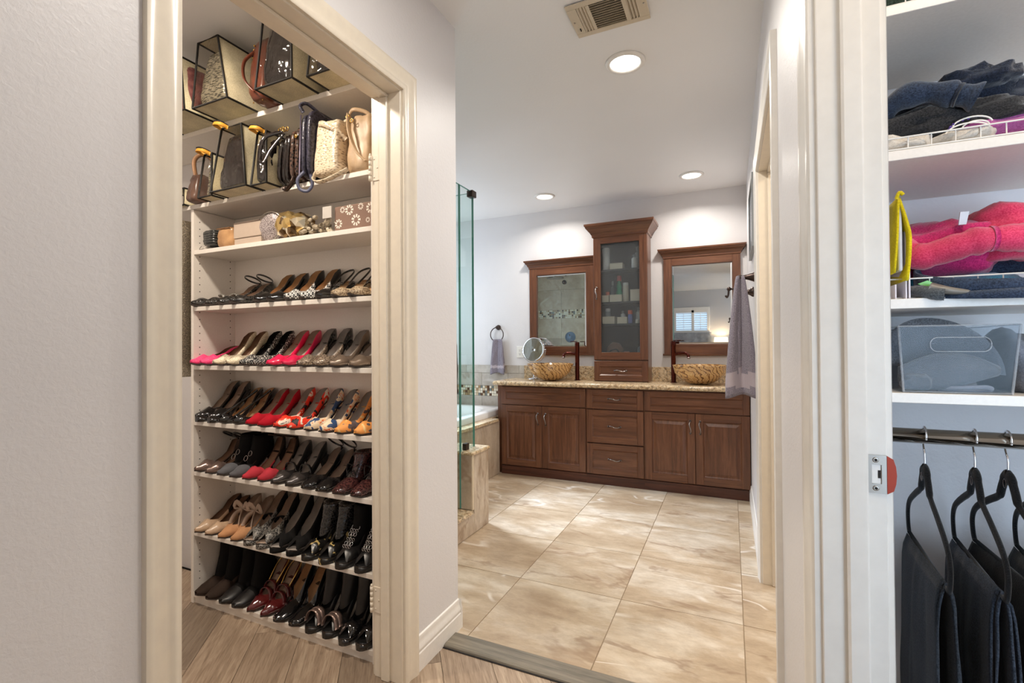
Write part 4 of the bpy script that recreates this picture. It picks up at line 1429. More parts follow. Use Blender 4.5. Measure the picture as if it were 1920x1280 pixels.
# ------------------------------------------------------------------ shoe closet: shelving
SF = 1.380    # front edge of the shoe shelves
SB = 1.584    # closet back wall
UX0, UX1 = -2.222, -1.195
ML = 'melamine'
su = empty('shoe_shelving_unit', 'white melamine shelving unit in the closet full of rows of shoes', 'shelving unit', (-1.71, 1.48, 0))
bm = B(); box(bm, UX0 - 0.018, UX0, SF - 0.002, SB, 0, 1.785, 0.001); obj('side_panel', bm, ML, su)
bm = B(); box(bm, UX1, UX1 + 0.018, SF - 0.002, SB, 0, 1.785, 0.001); obj('side_panel', bm, ML, su)
bm = B(); box(bm, UX0, UX1, SB - 0.004, SB - 0.001, 0, 1.785); obj('back_panel', bm, ML, su)
SHZ = {1: 1.597, 2: 1.340, 3: 1.074, 4: 0.822, 5: 0.594, 6: 0.323, 7: 0.046}
for k, z in SHZ.items():
    bm = B(); box(bm, UX0 + 0.0005, UX1 - 0.0005, SF, SB - 0.005, z - 0.019, z, 0.001); obj('shelf', bm, ML, su)
bm = B(); box(bm, UX0 + 0.0005, UX1 - 0.0005, SF + 0.006, SF + 0.02, 0.0, 0.026); obj('plinth', bm, ML, su)
bm = B()
z = 0.10
while z < 1.75:
    for y in (SF + 0.026, SB - 0.030):
        for k in range(1):
            v0 = [bm.verts.new((UX0 + 0.0004, y + 0.0026 * math.cos(2 * PI * i / 8), z + 0.0026 * math.sin(2 * PI * i / 8))) for i in range(8)]
            bm.faces.new(v0)
    z += 0.032
o = obj('peg_holes', bm, 'hole', su); o['kind'] = 'stuff'
tag(link('bag_shelf', bpy.data.meshes.new('bag_shelf'), ML), 'white board shelf under the lower row of handbags', 'shelf')
o = bpy.data.objects['bag_shelf']; bm = B(); box(bm, -2.74, -1.160, SF - 0.001, SB - 0.001, 1.787, 1.806, 0.001); bm.to_mesh(o.data); bm.free()
bm = B(); box(bm, -2.74, -1.160, SF - 0.001, SB - 0.001, 2.122, 2.143, 0.001)
tag(obj('bag_shelf', bm, ML), 'white board shelf under the top row of handbags', 'shelf')

# ------------------------------------------------------------------ shoes
SM = {}


def shoe_mats():
    def leather(n, c, rough=0.3, c2=None, scale=0, bstr=0.4, spec=0.5, coat=0.0, metal=0.0, sp=(0.4, 0.6)):
        m = MT(n, c, rough, metal, spec)
        co = m.coord(rnd=True)
        if c2:
            v = m.n('ShaderNodeTexVoronoi'); v.inputs['Scale'].default_value = scale
            m.l(co, v.inputs['Vector'])
            m.color(m.ramp(v.outputs['Distance'], [(sp[0], c), (sp[1], c2)]))
            m.bump(v.outputs['Distance'], bstr, 0.001)
        else:
            f = m.noise(co, 22, 3)
            m.color(m.ramp(f, [(0.3, tuple(int(x * 0.88) for x in c)), (0.7, c)]))
        m.set('Coat Weight', coat)
        SM[n] = m.m
    leather('black_patent', (24, 23, 24), 0.08, coat=0.6)
    leather('black_leather', (34, 32, 32), 0.34)
    leather('black_suede', (30, 29, 29), 0.9, spec=0.1)
    leather('brown_suede', (62, 50, 44), 0.9, spec=0.1)
    leather('black_croc', (22, 21, 22), 0.15, (60, 58, 56), 130, 0.8, coat=0.4)
    leather('oxblood_patent', (92, 26, 28), 0.12, coat=0.6)
    leather('oxblood_croc', (50, 26, 28), 0.15, (86, 50, 48), 120, 0.8, coat=0.4)
    leather('red_suede', (196, 30, 48), 0.85, spec=0.15)
    leather('rose_suede', (200, 62, 74), 0.85, spec=0.15)
    leather('hot_pink', (248, 36, 92), 0.12, coat=0.5)
    leather('pink_glitter', (240, 24, 100), 0.35, (255, 90, 150), 420, 1.0)
    leather('champagne_glitter', (196, 180, 152), 0.3, (250, 240, 214), 420, 1.0, metal=0.4)
    leather('black_dots', (28, 28, 30), 0.35, (226, 224, 216), 260, 0.8, sp=(0.62, 0.70))
    leather('silver_studs', (60, 56, 54), 0.3, (220, 216, 208), 330, 1.0, metal=0.3, sp=(0.45, 0.60))
    leather('pewter_snake', (120, 104, 90), 0.28, (186, 168, 148), 190, 0.8, metal=0.5)
    leather('pewter_shine', (158, 140, 124), 0.26, metal=0.6)
    leather('bronze_shine', (142, 120, 112), 0.22, metal=0.6)
    leather('grey_felt', (104, 104, 108), 0.95, spec=0.1)
    leather('nude', (216, 182, 150), 0.4)
    leather('beige_satin', (206, 176, 146), 0.3)
    leather('tan_suede', (214, 160, 116), 0.85, spec=0.1)
    leather('snake_tan', (128, 106, 84), 0.35, (196, 176, 146), 170, 0.7)
    leather('gunmetal', (96, 90, 88), 0.22, metal=0.6)
    leather('olive_metal', (96, 86, 74), 0.28, metal=0.5)
    leather('gold_splatter', (24, 23, 22), 0.3, (196, 172, 110), 60, 0.4, sp=(0.72, 0.78))
    leather('zebra_grey', (30, 30, 30), 0.4, (130, 126, 120), 180, 0.6)
    leather('insole_tan', (204, 164, 122), 0.6)
    leather('insole_taupe', (184, 160, 142), 0.65)
    leather('insole_grey', (180, 170, 162), 0.7)
    leather('insole_brown', (140, 106, 82), 0.65)
    leather('insole_pink', (196, 110, 96), 0.65)
    leather('outsole', (54, 44, 38), 0.6)
    leather('clear_heel', (214, 208, 200), 0.1)
    for n, cols in dict(weave=((236, 234, 230), (36, 36, 38)),).items():
        m = MT(n, (230, 230, 230), 0.4)
        ck = m.n('ShaderNodeTexChecker'); ck.inputs['Scale'].default_value = 150
        m.l(m.coord(rot=(0.0, 0.0, 0.78)), ck.inputs['Vector']); ck.inputs[1].default_value = srgb(*cols[0]); ck.inputs[2].default_value = srgb(*cols[1])
        m.color(ck.outputs[0]); SM[n] = m.m
    for n, st in dict(floral_red=[(0.0, (34, 36, 40)), (0.36, (34, 36, 40)), (0.40, (240, 60, 36)), (0.55, (244, 78, 42)), (0.58, (246, 232, 214)), (0.66, (248, 240, 226)), (0.70, (60, 66, 76))],
                      floral_blue=[(0.0, (52, 82, 128)), (0.42, (52, 82, 128)), (0.45, (246, 226, 196)), (0.56, (250, 206, 160)), (0.60, (226, 104, 60)), (0.64, (250, 240, 224)), (0.72, (70, 96, 140))],
                      floral_orange=[(0.0, (90, 84, 90)), (0.36, (100, 92, 96)), (0.40, (250, 170, 90)), (0.58, (252, 184, 104)), (0.62, (250, 216, 150)), (0.70, (110, 96, 92))]).items():
        m = MT(n, (230, 230, 230), 0.5)
        f = m.noise(m.coord(rnd=True), 26, 2, 0.5, 0.6)
        m.color(m.ramp(f, st, 'CONSTANT')); SM[n] = m.m


shoe_mats()
SEG_T = [0.0, 0.03, 0.09, 0.17, 0.26, 0.34, 0.42, 0.52, 0.64, 0.76, 0.87, 0.95, 1.0]


def lerp(a, b, t):
    return a + (b - a) * t


def tab(t, pts):
    for (a, va), (b, vb) in zip(pts, pts[1:]):
        if t <= b:
            k = (t - a) / (b - a) if b > a else 0
            k = k * k * (3 - 2 * k)
            return va + (vb - va) * k
    return pts[-1][1]


def shoe_proto(name, upper, insole='insole_tan', heel=0.09, L=0.225, W=0.074, point=1.0, vamp=0.30, open_toe=False, counter=0.052, side=0.030, heel_kind='stiletto',
               toe_mat=None, heel_mat=None, ankle=None, shaft=0, shaft_mat=None, straps=(), sling=False, dorsay=False, platform=0.0, back_mat=None, wedge=False, extras=()):
    """one shoe standing with the toe at the origin, pointing to -y. Returns the root empty (not yet placed)."""
    r = empty(name, None, None)
    run = math.sqrt(max(L * L - (heel * 0.9) ** 2, 0.01)) if heel > 0.03 else L
    hw = W / 2

    def width(t):
        if point >= 1:
            p = [(0, 0.06), (0.05, 0.28), (0.12, 0.52), (0.22, 0.84), (0.30, 0.98), (0.36, 1.0), (0.50, 0.80), (0.62, 0.68), (0.80, 0.70), (0.92, 0.62), (0.97, 0.42), (1.0, 0.10)]
        else:
            p = [(0, 0.22), (0.03, 0.52), (0.09, 0.78), (0.20, 0.95), (0.30, 1.0), (0.36, 1.0), (0.50, 0.82), (0.62, 0.70), (0.80, 0.72), (0.92, 0.64), (0.97, 0.44), (1.0, 0.10)]
        return hw * tab(t, p)

    def base(t):
        return platform + 0.006 + tab(t, [(0, 0.006 if heel > 0.02 else 0.003), (0.10, 0.0), (0.30, 0.002), (0.42, 0.10 * heel), (0.62, 0.50 * heel), (0.80, 0.88 * heel), (0.9, heel), (1.0, heel)])

    def ypos(t):
        # flat part is not foreshortened, the arch is
        fl_ = 0.36
        if t < fl_:
            return t * L
        return fl_ * L + (t - fl_) / (1 - fl_) * (run - fl_ * L)

    def top(t):
        if t < vamp:
            return tab(t, [(0, 0.012), (0.05, 0.020), (0.15, 0.032), (vamp, 0.046 if not ankle else 0.06)])
        if dorsay and 0.36 < t < 0.78:
            return 0.006
        return tab(t, [(vamp, 0.036), (vamp + 0.10, side), (0.60, side + 0.002), (0.80, counter * 0.85), (0.93, counter), (1.0, counter)])

    def opening(t):
        if open_toe and t < 0.13:
            return 0.75
        if t < vamp:
            return 0.0
        return tab(t, [(vamp, 0.02), (vamp + 0.08, 0.62), (0.5, 0.80), (0.8, 0.80), (0.93, 0.72), (1.0, 0.5)])

    T = sorted(set(SEG_T + [vamp, vamp + 0.04]))

    def section(t, inset=0.0):
        w = max(width(t) - inset, 0.0015); b = base(t) + inset; h = max(top(t) - inset, 0.003); op = opening(t); y = ypos(t)
        if open_toe and t < 0.13:
            h = 0.004
        wt = w * op
        mw = w * 1.03
        pts = [(-wt, b + h), (-(mw * 0.62 + wt * 0.38), b + h * 0.86), (-mw, b + h * 0.42), (-w * 0.90, b), (w * 0.90, b), (mw, b + h * 0.42), ((mw * 0.62 + wt * 0.38), b + h * 0.86), (wt, b + h)]
        return [(px, y, pz) for px, pz in pts]

    # upper shell
    bm = B()
    rows = [section(t) for t in T]
    V = grid(bm, rows)
    if not open_toe:
        bm.faces.new(V[0][::-1])
    bm.faces.new(V[-1])
    # material split: toe cap / back part
    mats = [SM[upper]]
    if toe_mat or back_mat:
        mats.append(SM[toe_mat or upper]); mats.append(SM[back_mat or upper])
        for f in bm.faces:
            cy = f.calc_center_median().y
            if toe_mat and cy < ypos(min(vamp, 0.30)):
                f.material_index = 1
            if back_mat and cy > ypos(0.60):
                f.material_index = 2
    me = bpy.data.meshes.new('upper'); bm.to_mesh(me); bm.free(); me.shade_smooth()
    for mm_ in mats:
        me.materials.append(mm_)
    link('upper', me, None, r)
    # insole and lining
    bm = B()
    T2 = [t for t in T if t >= (0.0 if open_toe else max(0.0, vamp - 0.08))]
    rows = []
    for t in T2:
        s = section(t, 0.0016)
        if t < vamp and not open_toe:
            s = [(x, y, min(z, base(t) + 0.004)) for x, y, z in s]
        if open_toe and t < vamp:
            s = [(x, y, min(z, base(t) + 0.005)) for x, y, z in s]
        rows.append(s)
    V = grid(bm, rows); bm.faces.new(V[-1])
    me = bpy.data.meshes.new('insole'); bm.to_mesh(me); bm.free(); me.shade_smooth(); me.materials.append(SM[insole])
    link('insole', me, None, r)
    # outsole
    bm = B()
    rows = []
    for t in T:
        w = width(t) * 0.95; b = base(t); y = ypos(t)
        lo = b - 0.0045
        rows.append([(-w, y, b + 0.001), (-w, y, lo), (w, y, lo), (w, y, b + 0.001)])
    V = grid(bm, rows, closed_v=True, smooth=False); bm.faces.new(V[0]); bm.faces.new(V[-1][::-1])
    bmesh.ops.recalc_face_normals(bm, faces=bm.faces[:])
    me = bpy.data.meshes.new('outsole'); bm.to_mesh(me); bm.free(); me.materials.append(SM['outsole'])
    link('outsole', me, None, r)
    hm = heel_mat or back_mat or upper
    zb = base(0.92) - 0.003
    if platform:
        bm = B(); rows = []
        for t in [x for x in T if x <= 0.45]:
            w = width(t) * 0.97; y = ypos(t)
            rows.append([(-w, y, base(t) - 0.002), (-w, y, 0.0), (w, y, 0.0), (w, y, base(t) - 0.002)])
        V = grid(bm, rows, closed_v=True); bm.faces.new(V[0]); bm.faces.new(V[-1])
        bmesh.ops.recalc_face_normals(bm, faces=bm.faces[:])
        me = bpy.data.meshes.new('platform'); bm.to_mesh(me); bm.free(); me.materials.append(SM[upper]); link('platform', me, None, r)
    if heel > 0.004:
        bm = B()
        if wedge:
            rows = []
            for t in [x for x in T if x >= 0.36]:
                w = width(t) * 0.93; y = ypos(t)
                rows.append([(-w, y, base(t) - 0.003), (-w, y, 0.0), (w, y, 0.0), (w, y, base(t) - 0.003)])
            V = grid(bm, rows, closed_v=True); bm.faces.new(V[0]); bm.faces.new(V[-1])
        else:
            yb_ = ypos(1.0); lv = []
            kind = {'stiletto': (0.30, 0.16, 0.012), 'block': (0.75, 0.62, 0.034), 'chunky': (0.95, 0.85, 0.046), 'flat': (0.95, 0.92, 0.05)}[heel_kind]
            wtop = width(0.88) * 0.98
            for k, u in enumerate((0, 0.12, 0.35, 0.7, 1.0)):
                ww = lerp(wtop, wtop * kind[1], min(1, u * 1.8) ** 0.7)
                dp = lerp(0.050, kind[2], min(1, u * 1.9) ** 0.7)
                ys_ = yb_ - 0.002 - 0.004 * u
                z_ = zb * (1 - u)
                lv.append([(-ww, ys_ - dp, z_ + (0.0 if u else -0.006)), (-ww * 0.9, ys_, z_), (ww * 0.9, ys_, z_), (ww, ys_ - dp, z_ + (0.0 if u else -0.006))])
            V = grid(bm, lv, closed_v=True); bm.faces.new(V[0]); bm.faces.new(V[-1])
        bmesh.ops.recalc_face_normals(bm, faces=bm.faces[:])
        me = bpy.data.meshes.new('heel'); bm.to_mesh(me); bm.free(); me.shade_smooth(); me.set_sharp_from_angle(angle=0.9); me.materials.append(SM[hm])
        link('heel', me, None, r)
    zt = base(0.95) + counter
    yh = ypos(0.93)
    if shaft:
        # boot or bootie shaft rising from the ankle
        bm = B(); rows = []
        for k in range(8):
            u = k / 7
            z_ = lerp(base(0.7) + side * 0.5, zt + shaft, u)
            cyy = lerp(ypos(0.66), ypos(0.76), u); ry = lerp((ypos(1.0) - ypos(0.42)) / 2, 0.046, min(1, u * 1.6)); rx = lerp(hw * 0.74, 0.038, u)
            row = []
            for i in range(16):
                a = 2 * PI * i / 16
                zz = z_ - (0.035 * (1 - u) ** 2 * max(0, -math.sin(a)))
                wob = 1 + 0.04 * noise.noise(Vector((math.cos(a) * 2, math.sin(a) * 2, u * 3)))
                row.append((rx * math.cos(a) * wob, cyy + ry * math.sin(a) * wob, zz))
            rows.append(row)
        inner = [[(x * 0.9, cyy + (y - cyy) * 0.9, z) for x, y, z in rows[-1]], [(x * 0.85, cyy + (y - cyy) * 0.85, z - 0.05) for x, y, z in rows[-1]]]
        grid(bm, rows + inner, closed_v=True)
        me = bpy.data.meshes.new('shaft'); bm.to_mesh(me); bm.free(); me.shade_smooth(); me.materials.append(SM[shaft_mat or upper]); link('shaft', me, None, r)
    for st in straps:
        kind, mat_ = st[0], st[1]
        bm = B()
        yv = ypos(vamp)
        if kind == 'ankle':      # loop standing above the heel
            hgt = st[2] if len(st) > 2 else 0.05
            pts = [Vector((0.030 * math.cos(a), yh - 0.030 + 0.036 * math.sin(a), zt + hgt * (0.55 - 0.45 * math.sin(a)) * 1.0)) for a in [2 * PI * k / 16 for k in range(16)]]
            tube(bm, pts, 0.0034, 5, closed=True, flat=(0.5, 1.3))
            tube(bm, [(0, yh + 0.006, zt - 0.01), (0, yh + 0.006, zt + hgt * 0.15)], 0.004, 5, flat=(0.5, 1.2))
        elif kind == 'cross':
            for s in (-1, 1):
                tube(bm, smooth_pts([(s * hw * 0.9, yv - 0.005, base(vamp) + 0.02), (0, ypos(0.5), base(0.5) + 0.062), (-s * 0.026, ypos(0.78), base(0.8) + 0.055)], 5), 0.0042, 5, flat=(0.5, 1.3))
        elif kind == 'mary':
            tube(bm, smooth_pts([(-hw * 0.82, ypos(0.46), base(0.46) + 0.02), (-hw * 0.5, ypos(0.45), base(0.45) + 0.052), (hw * 0.5, ypos(0.45), base(0.45) + 0.052), (hw * 0.82, ypos(0.46), base(0.46) + 0.02)], 4), 0.005, 5, flat=(0.5, 1.4))
        elif kind == 'band':     # wide band over the instep
            for q in (st[2] if len(st) > 2 else (0.36,)):
                tube(bm, smooth_pts([(-hw * 0.98, ypos(q), base(q) + 0.008), (-hw * 0.65, ypos(q) + 0.005, base(q) + 0.042), (0, ypos(q) + 0.008, base(q) + 0.052), (hw * 0.65, ypos(q) + 0.005, base(q) + 0.042), (hw * 0.98, ypos(q), base(q) + 0.008)], 3), 0.009, 6, flat=(0.35, 1.5))
        elif kind == 'sling':
            tube(bm, smooth_pts([(-0.024, ypos(0.55), base(0.55) + 0.03), (-0.028, ypos(0.85), base(0.85) + 0.045), (0, yh + 0.012, base(0.92) + 0.06), (0.028, ypos(0.85), base(0.85) + 0.045), (0.024, ypos(0.55), base(0.55) + 0.03)], 5), 0.0034, 5, flat=(0.5, 1.3))
        elif kind == 'laces':
            for q in (0.36, 0.42, 0.48, 0.55):
                tube(bm, [(-0.018, ypos(q), base(q) + 0.046), (0, ypos(q + 0.02), base(q) + 0.062), (0.018, ypos(q), base(q) + 0.046)], 0.0022, 5)
            tube(bm, smooth_pts([(0, ypos(0.5), base(0.5) + 0.064), (-0.03, ypos(0.44), base(0.5) + 0.075), (-0.02, ypos(0.38), base(0.4) + 0.05)], 4), 0.0022, 5)
            tube(bm, smooth_pts([(0, ypos(0.5), base(0.5) + 0.064), (0.03, ypos(0.44), base(0.5) + 0.080), (0.024, ypos(0.38), base(0.4) + 0.05)], 4), 0.0022, 5)
        elif kind == 'chain':
            for s in (-1, 0, 1):
                for k in range(9):
                    q = 0.22 + k * 0.05
                    c0 = Vector((s * 0.013, ypos(q) + 0.0, base(q) + tab(q, [(0.2, 0.045), (0.45, 0.085), (0.7, 0.12)])))
                    tube(bm, [c0 + Vector((0.006 * math.cos(a), 0.004 * math.sin(a) if k % 2 else 0, 0.006 * math.sin(a))) for a in [2 * PI * i / 8 for i in range(8)]], 0.0012, 4, closed=True)
        elif kind == 'rings':
            for k in range(3):
                q = 0.34 + k * 0.10
                c0 = Vector((0, ypos(q), base(q) + 0.062 + 0.012 * k))
                tube(bm, [c0 + Vector((0.011 * math.cos(a), 0.004 * math.sin(a), 0.011 * math.sin(a))) for a in [2 * PI * i / 12 for i in range(12)]], 0.0018, 5, closed=True)
        elif kind == 'bow':
            for s in (-1, 1):
                tube(bm, smooth_pts([(0, ypos(0.55), base(0.55) + 0.06), (s * 0.03, ypos(0.5), base(0.55) + 0.09), (s * 0.045, ypos(0.5), base(0.55) + 0.06), (0, ypos(0.55), base(0.55) + 0.058)], 4), 0.009, 6, flat=(0.3, 1.3))
                tube(bm, smooth_pts([(0, ypos(0.55), base(0.55) + 0.06), (s * 0.018, ypos(0.42), base(0.5) + 0.055), (s * 0.028, ypos(0.34), base(0.4) + 0.03)], 4), 0.008, 6, flat=(0.3, 1.3))
        me = bpy.data.meshes.new('strap'); bm.to_mesh(me); bm.free(); me.shade_smooth()
        me.materials.append(M[mat_] if mat_ in M else SM[mat_]); link('strap', me, None, r)
    return r


def place_shoe(proto, used, x, y, z, rot, label, cat, group, sc=1.0):
    o = copy_tree(proto) if used else proto
    o.location = (x, y, z + 0.0006)
    o.rotation_euler = (0, 0, rot)
    o['label'] = label
    o['category'] = cat
    o['group'] = group
    return o


ROWX = {2: [-2.208, -2.122, -2.030, -1.948, -1.800, -1.718, -1.617, -1.540, -1.455, -1.372, -1.286],
        3: [-2.195, -2.122, -2.035, -1.955, -1.868, -1.788, -1.705, -1.625, -1.540, -1.455, -1.372, -1.275],
        4: [-2.176, -2.093, -2.015, -1.935, -1.850, -1.768, -1.684, -1.600, -1.516, -1.432, -1.350, -1.262],
        5: [-2.185, -2.105, -2.025, -1.945, -1.864, -1.779, -1.694, -1.612, -1.522, -1.438, -1.355, -1.270],
        6: [-2.180, -2.105, -2.020, -1.940, -1.857, -1.776, -1.692, -1.604, -1.516, -1.428, -1.340, -1.252],
        7: [-2.172, -2.092, -2.005, -1.922, -1.840, -1.755, -1.672, -1.588, -1.500, -1.414, -1.325, -1.245]}
RN = {2: 'second shelf', 3: 'third shelf', 4: 'fourth shelf', 5: 'fifth shelf', 6: 'sixth shelf', 7: 'bottom shelf'}
ORD = ['first', 'second', 'third', 'fourth', 'fifth', 'sixth', 'seventh', 'eighth', 'ninth', 'tenth', 'eleventh', 'twelfth']
SHOES = {
    2: [('flat_shoe', 'black flat with a silver beaded strap', 2, dict(upper='black_croc', heel=0.012, heel_kind='flat', vamp=0.24, side=0.014, counter=0.03, straps=(('band', 'silver_studs', (0.62,)),), insole='insole_brown')),
        ('strappy_shoe', 'black glittery low pump with a thin ankle strap', 2, dict(upper='black_croc', heel=0.055, vamp=0.22, straps=(('ankle', 'black_patent', 0.03),), insole='insole_taupe')),
        ('pump', 'black patent pump with a nude insole', 2, dict(upper='black_patent', heel=0.085, insole='insole_tan')),
        ('pump', 'pump with a black and white woven toe', 2, dict(upper='weave', back_mat='black_leather', heel=0.09, insole='insole_tan', heel_mat='weave')),
        ('slingback_shoe', 'black slingback with a nude insole', 1, dict(upper='black_patent', heel=0.075, insole='insole_tan', dorsay=True, counter=0.012, straps=(('sling', 'black_patent'),), vamp=0.22)),
        ('slingback_shoe', 'snakeskin toed slingback with a black strap', 2, dict(upper='snake_tan', heel=0.075, insole='insole_tan', dorsay=True, counter=0.012, straps=(('sling', 'black_patent'),), vamp=0.22))],
    3: [('pump', 'bright pink glitter pump', 2, dict(upper='pink_glitter', heel=0.03, insole='insole_brown')),
        ('pump', 'champagne glitter pump', 2, dict(upper='champagne_glitter', heel=0.095, insole='insole_brown')),
        ('pump', 'black pump covered in silver dots', 2, dict(upper='black_dots', heel=0.095, insole='black_suede', heel_mat='silver_studs')),
        ('pump', 'hot pink patent pump', 2, dict(upper='hot_pink', heel=0.095, insole='insole_taupe')),
        ('pump', 'pewter snakeskin pump', 2, dict(upper='pewter_snake', heel=0.10, insole='insole_grey', back_mat='black_croc')),
        ('pump', 'shiny pewter pump', 2, dict(upper='pewter_shine', heel=0.09, insole='insole_grey'))],
    4: [('pump', 'round toed black patent pump', 2, dict(upper='black_patent', heel=0.10, insole='insole_taupe', point=0.5, platform=0.012)),
        ('strappy_shoe', 'black patent pump with crossed straps and nude lining', 2, dict(upper='black_patent', heel=0.085, insole='insole_tan', vamp=0.14, straps=(('cross', 'black_patent'),), side=0.02)),
        ('pump', 'red suede pump', 2, dict(upper='red_suede', heel=0.085, insole='insole_taupe')),
        ('pump', 'red floral print pump', 2, dict(upper='floral_red', heel=0.095, insole='insole_grey')),
        ('pump', 'blue and cream floral print pump', 2, dict(upper='floral_blue', heel=0.095, insole='insole_grey')),
        ('pump', 'orange floral print pump', 2, dict(upper='floral_orange', heel=0.09, insole='insole_grey'))],
    5: [('strappy_shoe', 'metallic bronze pointed pump with looped ankle strap', 2, dict(upper='bronze_shine', heel=0.06, insole='insole_brown', straps=(('ankle', 'black_patent', 0.045),), dorsay=True)),
        ('strappy_shoe', 'grey pointed ankle tie shoe with black rings', 2, dict(upper='black_suede', toe_mat='grey_felt', heel=0.075, insole='insole_brown', shaft=0.03, shaft_mat='black_suede', vamp=0.34, straps=(('rings', 'pewter'),))),
        ('pump', 'rose red suede pointed pump with brown lining', 2, dict(upper='rose_suede', heel=0.095, insole='insole_brown', back_mat='brown_suede', straps=(('ankle', 'brown_suede', 0.02),), dorsay=True)),
        ('pump', 'black pump with gunmetal pointed toe cap', 2, dict(upper='black_leather', toe_mat='gunmetal', heel=0.09, insole='insole_grey', straps=(('mary', 'black_patent'),))),
        ('strappy_shoe', 'black patent pump with tall looped ankle strap', 2, dict(upper='black_patent', heel=0.07, insole='insole_taupe', straps=(('ankle', 'black_patent', 0.07),), point=0.6)),
        ('lace_up_bootie', 'dark oxblood crocodile lace-up bootie', 2, dict(upper='oxblood_croc', heel=0.06, insole='insole_brown', shaft=0.02, vamp=0.42, straps=(('laces', 'black_leather'),), point=0.6))],
    6: [('flat_shoe', 'pale beige pointed pump with brown lining', 2, dict(upper='beige_satin', heel=0.065, insole='insole_brown', back_mat='brown_suede')),
        ('strappy_shoe', 'tan suede pointed shoe with ribbon tie', 2, dict(upper='tan_suede', heel=0.085, insole='insole_taupe', back_mat='insole_taupe', straps=(('bow', 'insole_taupe'),))),
        ('open_toe_bootie', 'black and grey reptile print open toe wedge', 2, dict(upper='zebra_grey', heel=0.09, insole='insole_taupe', open_toe=True, back_mat='black_suede', wedge=True, straps=(('band', 'black_suede', (0.52,)),), platform=0.012, point=0.5, counter=0.07, side=0.05)),
        ('open_toe_bootie', 'black suede open toe wedge', 2, dict(upper='black_suede', heel=0.10, insole='insole_grey', open_toe=True, wedge=True, counter=0.075, side=0.055, point=0.5, platform=0.012)),
        ('open_toe_bootie', 'black bootie with gold splattered open toe', 2, dict(upper='gold_splatter', back_mat='black_leather', heel=0.10, insole='black_suede', open_toe=True, shaft=0.02, shaft_mat='black_croc', point=0.5, platform=0.014)),
        ('open_toe_bootie', 'black open toe bootie covered in silver chain rings', 2, dict(upper='black_leather', heel=0.10, insole='black_suede', open_toe=True, shaft=0.03, shaft_mat='black_suede', point=0.5, platform=0.014, straps=(('chain', 'chrome'),)))],
    7: [('ankle_boot', 'dark brown suede ankle boot', 2, dict(upper='brown_suede', heel=0.07, shaft=0.085, shaft_mat='black_suede', vamp=0.45, point=0.4, heel_kind='block', insole='black_suede', W=0.08)),
        ('ankle_boot', 'black leather toed ankle boot with suede shaft', 2, dict(upper='black_suede', toe_mat='black_leather', heel=0.07, shaft=0.085, shaft_mat='black_suede', vamp=0.45, point=0.4, heel_kind='block', insole='black_suede', W=0.08)),
        ('slingback_shoe', 'oxblood patent buckled slingback', 2, dict(upper='oxblood_patent', heel=0.10, insole='insole_taupe', straps=(('band', 'oxblood_patent', (0.40, 0.52)), ('sling', 'brass')), vamp=0.32)),
        ('ankle_bootie', 'glossy black patent bootie with tan lining', 2, dict(upper='black_patent', heel=0.105, insole='insole_tan', shaft=0.0, vamp=0.42, counter=0.075, side=0.06, point=0.5, heel_kind='block')),
        ('open_toe_bootie', 'dark bootie with bronze criss-cross open toe', 2, dict(upper='black_leather', heel=0.105, insole='black_suede', open_toe=True, shaft=0.03, shaft_mat='black_leather', platform=0.015, point=0.5, straps=(('band', 'bronze_shine', (0.14, 0.22)),))),
        ('open_toe_bootie', 'glossy dark bootie with small open toe', 2, dict(upper='black_patent', heel=0.105, insole='black_suede', open_toe=True, shaft=0.03, shaft_mat='black_leather', platform=0.015, point=0.5))],
}
rs = random.Random(11)
for row, items in SHOES.items():
    k = 0
    for nm, lab, cnt, kw in items:
        proto = shoe_proto(nm, **kw)
        for q in range(cnt):
            x = ROWX[row][k]
            side_ = ('left one' if q == 0 else 'right one') if cnt == 2 else 'single one'
            cat = 'boot' if 'boot' in nm else 'shoe'
            y = 1.3585 + rs.uniform(-0.004, 0.004) - (0.012 if row == 3 else 0)
            run_ = 0
            place_shoe(proto, q > 0, x, y, SHZ[row], math.radians(rs.uniform(-2.5, 2.5)), lab + ', ' + side_ + ', on the ' + RN[row], cat, 'shoes on the ' + RN[row])
            k += 1

# ------------------------------------------------------------------ clutches on the top shoe shelf
Z1 = SHZ[1] + 0.0005


def soft_box(bm, x0, x1, y0, y1, z0, z1, puff=0.006, n=8, seed=0, rot=0.0, amp=0.003, p=6):
    """pillow-like soft box"""
    cx_, cy_, cz_ = (x0 + x1) / 2, (y0 + y1) / 2, (z0 + z1) / 2
    hx, hy, hz = (x1 - x0) / 2, (y1 - y0) / 2, (z1 - z0) / 2
    bmesh.ops.create_cube(bm, size=2)
    bmesh.ops.subdivide_edges(bm, edges=bm.edges[:], cuts=n, use_grid_fill=True)
    for v in bm.verts:
        c = v.co.copy()
        l = (abs(c.x) ** p + abs(c.y) ** p + abs(c.z) ** p) ** (1 / p)
        c /= l
        q = Vector((hx * c.x, hy * c.y, hz * c.z))
        nn = noise.noise(Vector((c.x * 1.7 + seed, c.y * 1.7, c.z * 1.7)))
        n2 = noise.noise(Vector((c.x * 4 + seed, c.y * 4, c.z * 4)))
        q += c.normalized() * (puff * (1 - max(abs(c.x), abs(c.y), abs(c.z)) ** 2 * 0) * 0.5 * nn + amp * n2)
        q.z = max(q.z, -hz)
        R = Matrix.Rotation(rot, 3, 'Z')
        v.co = R @ q + Vector((cx_, cy_, cz_))
    for f in bm.faces:
        f.smooth = True


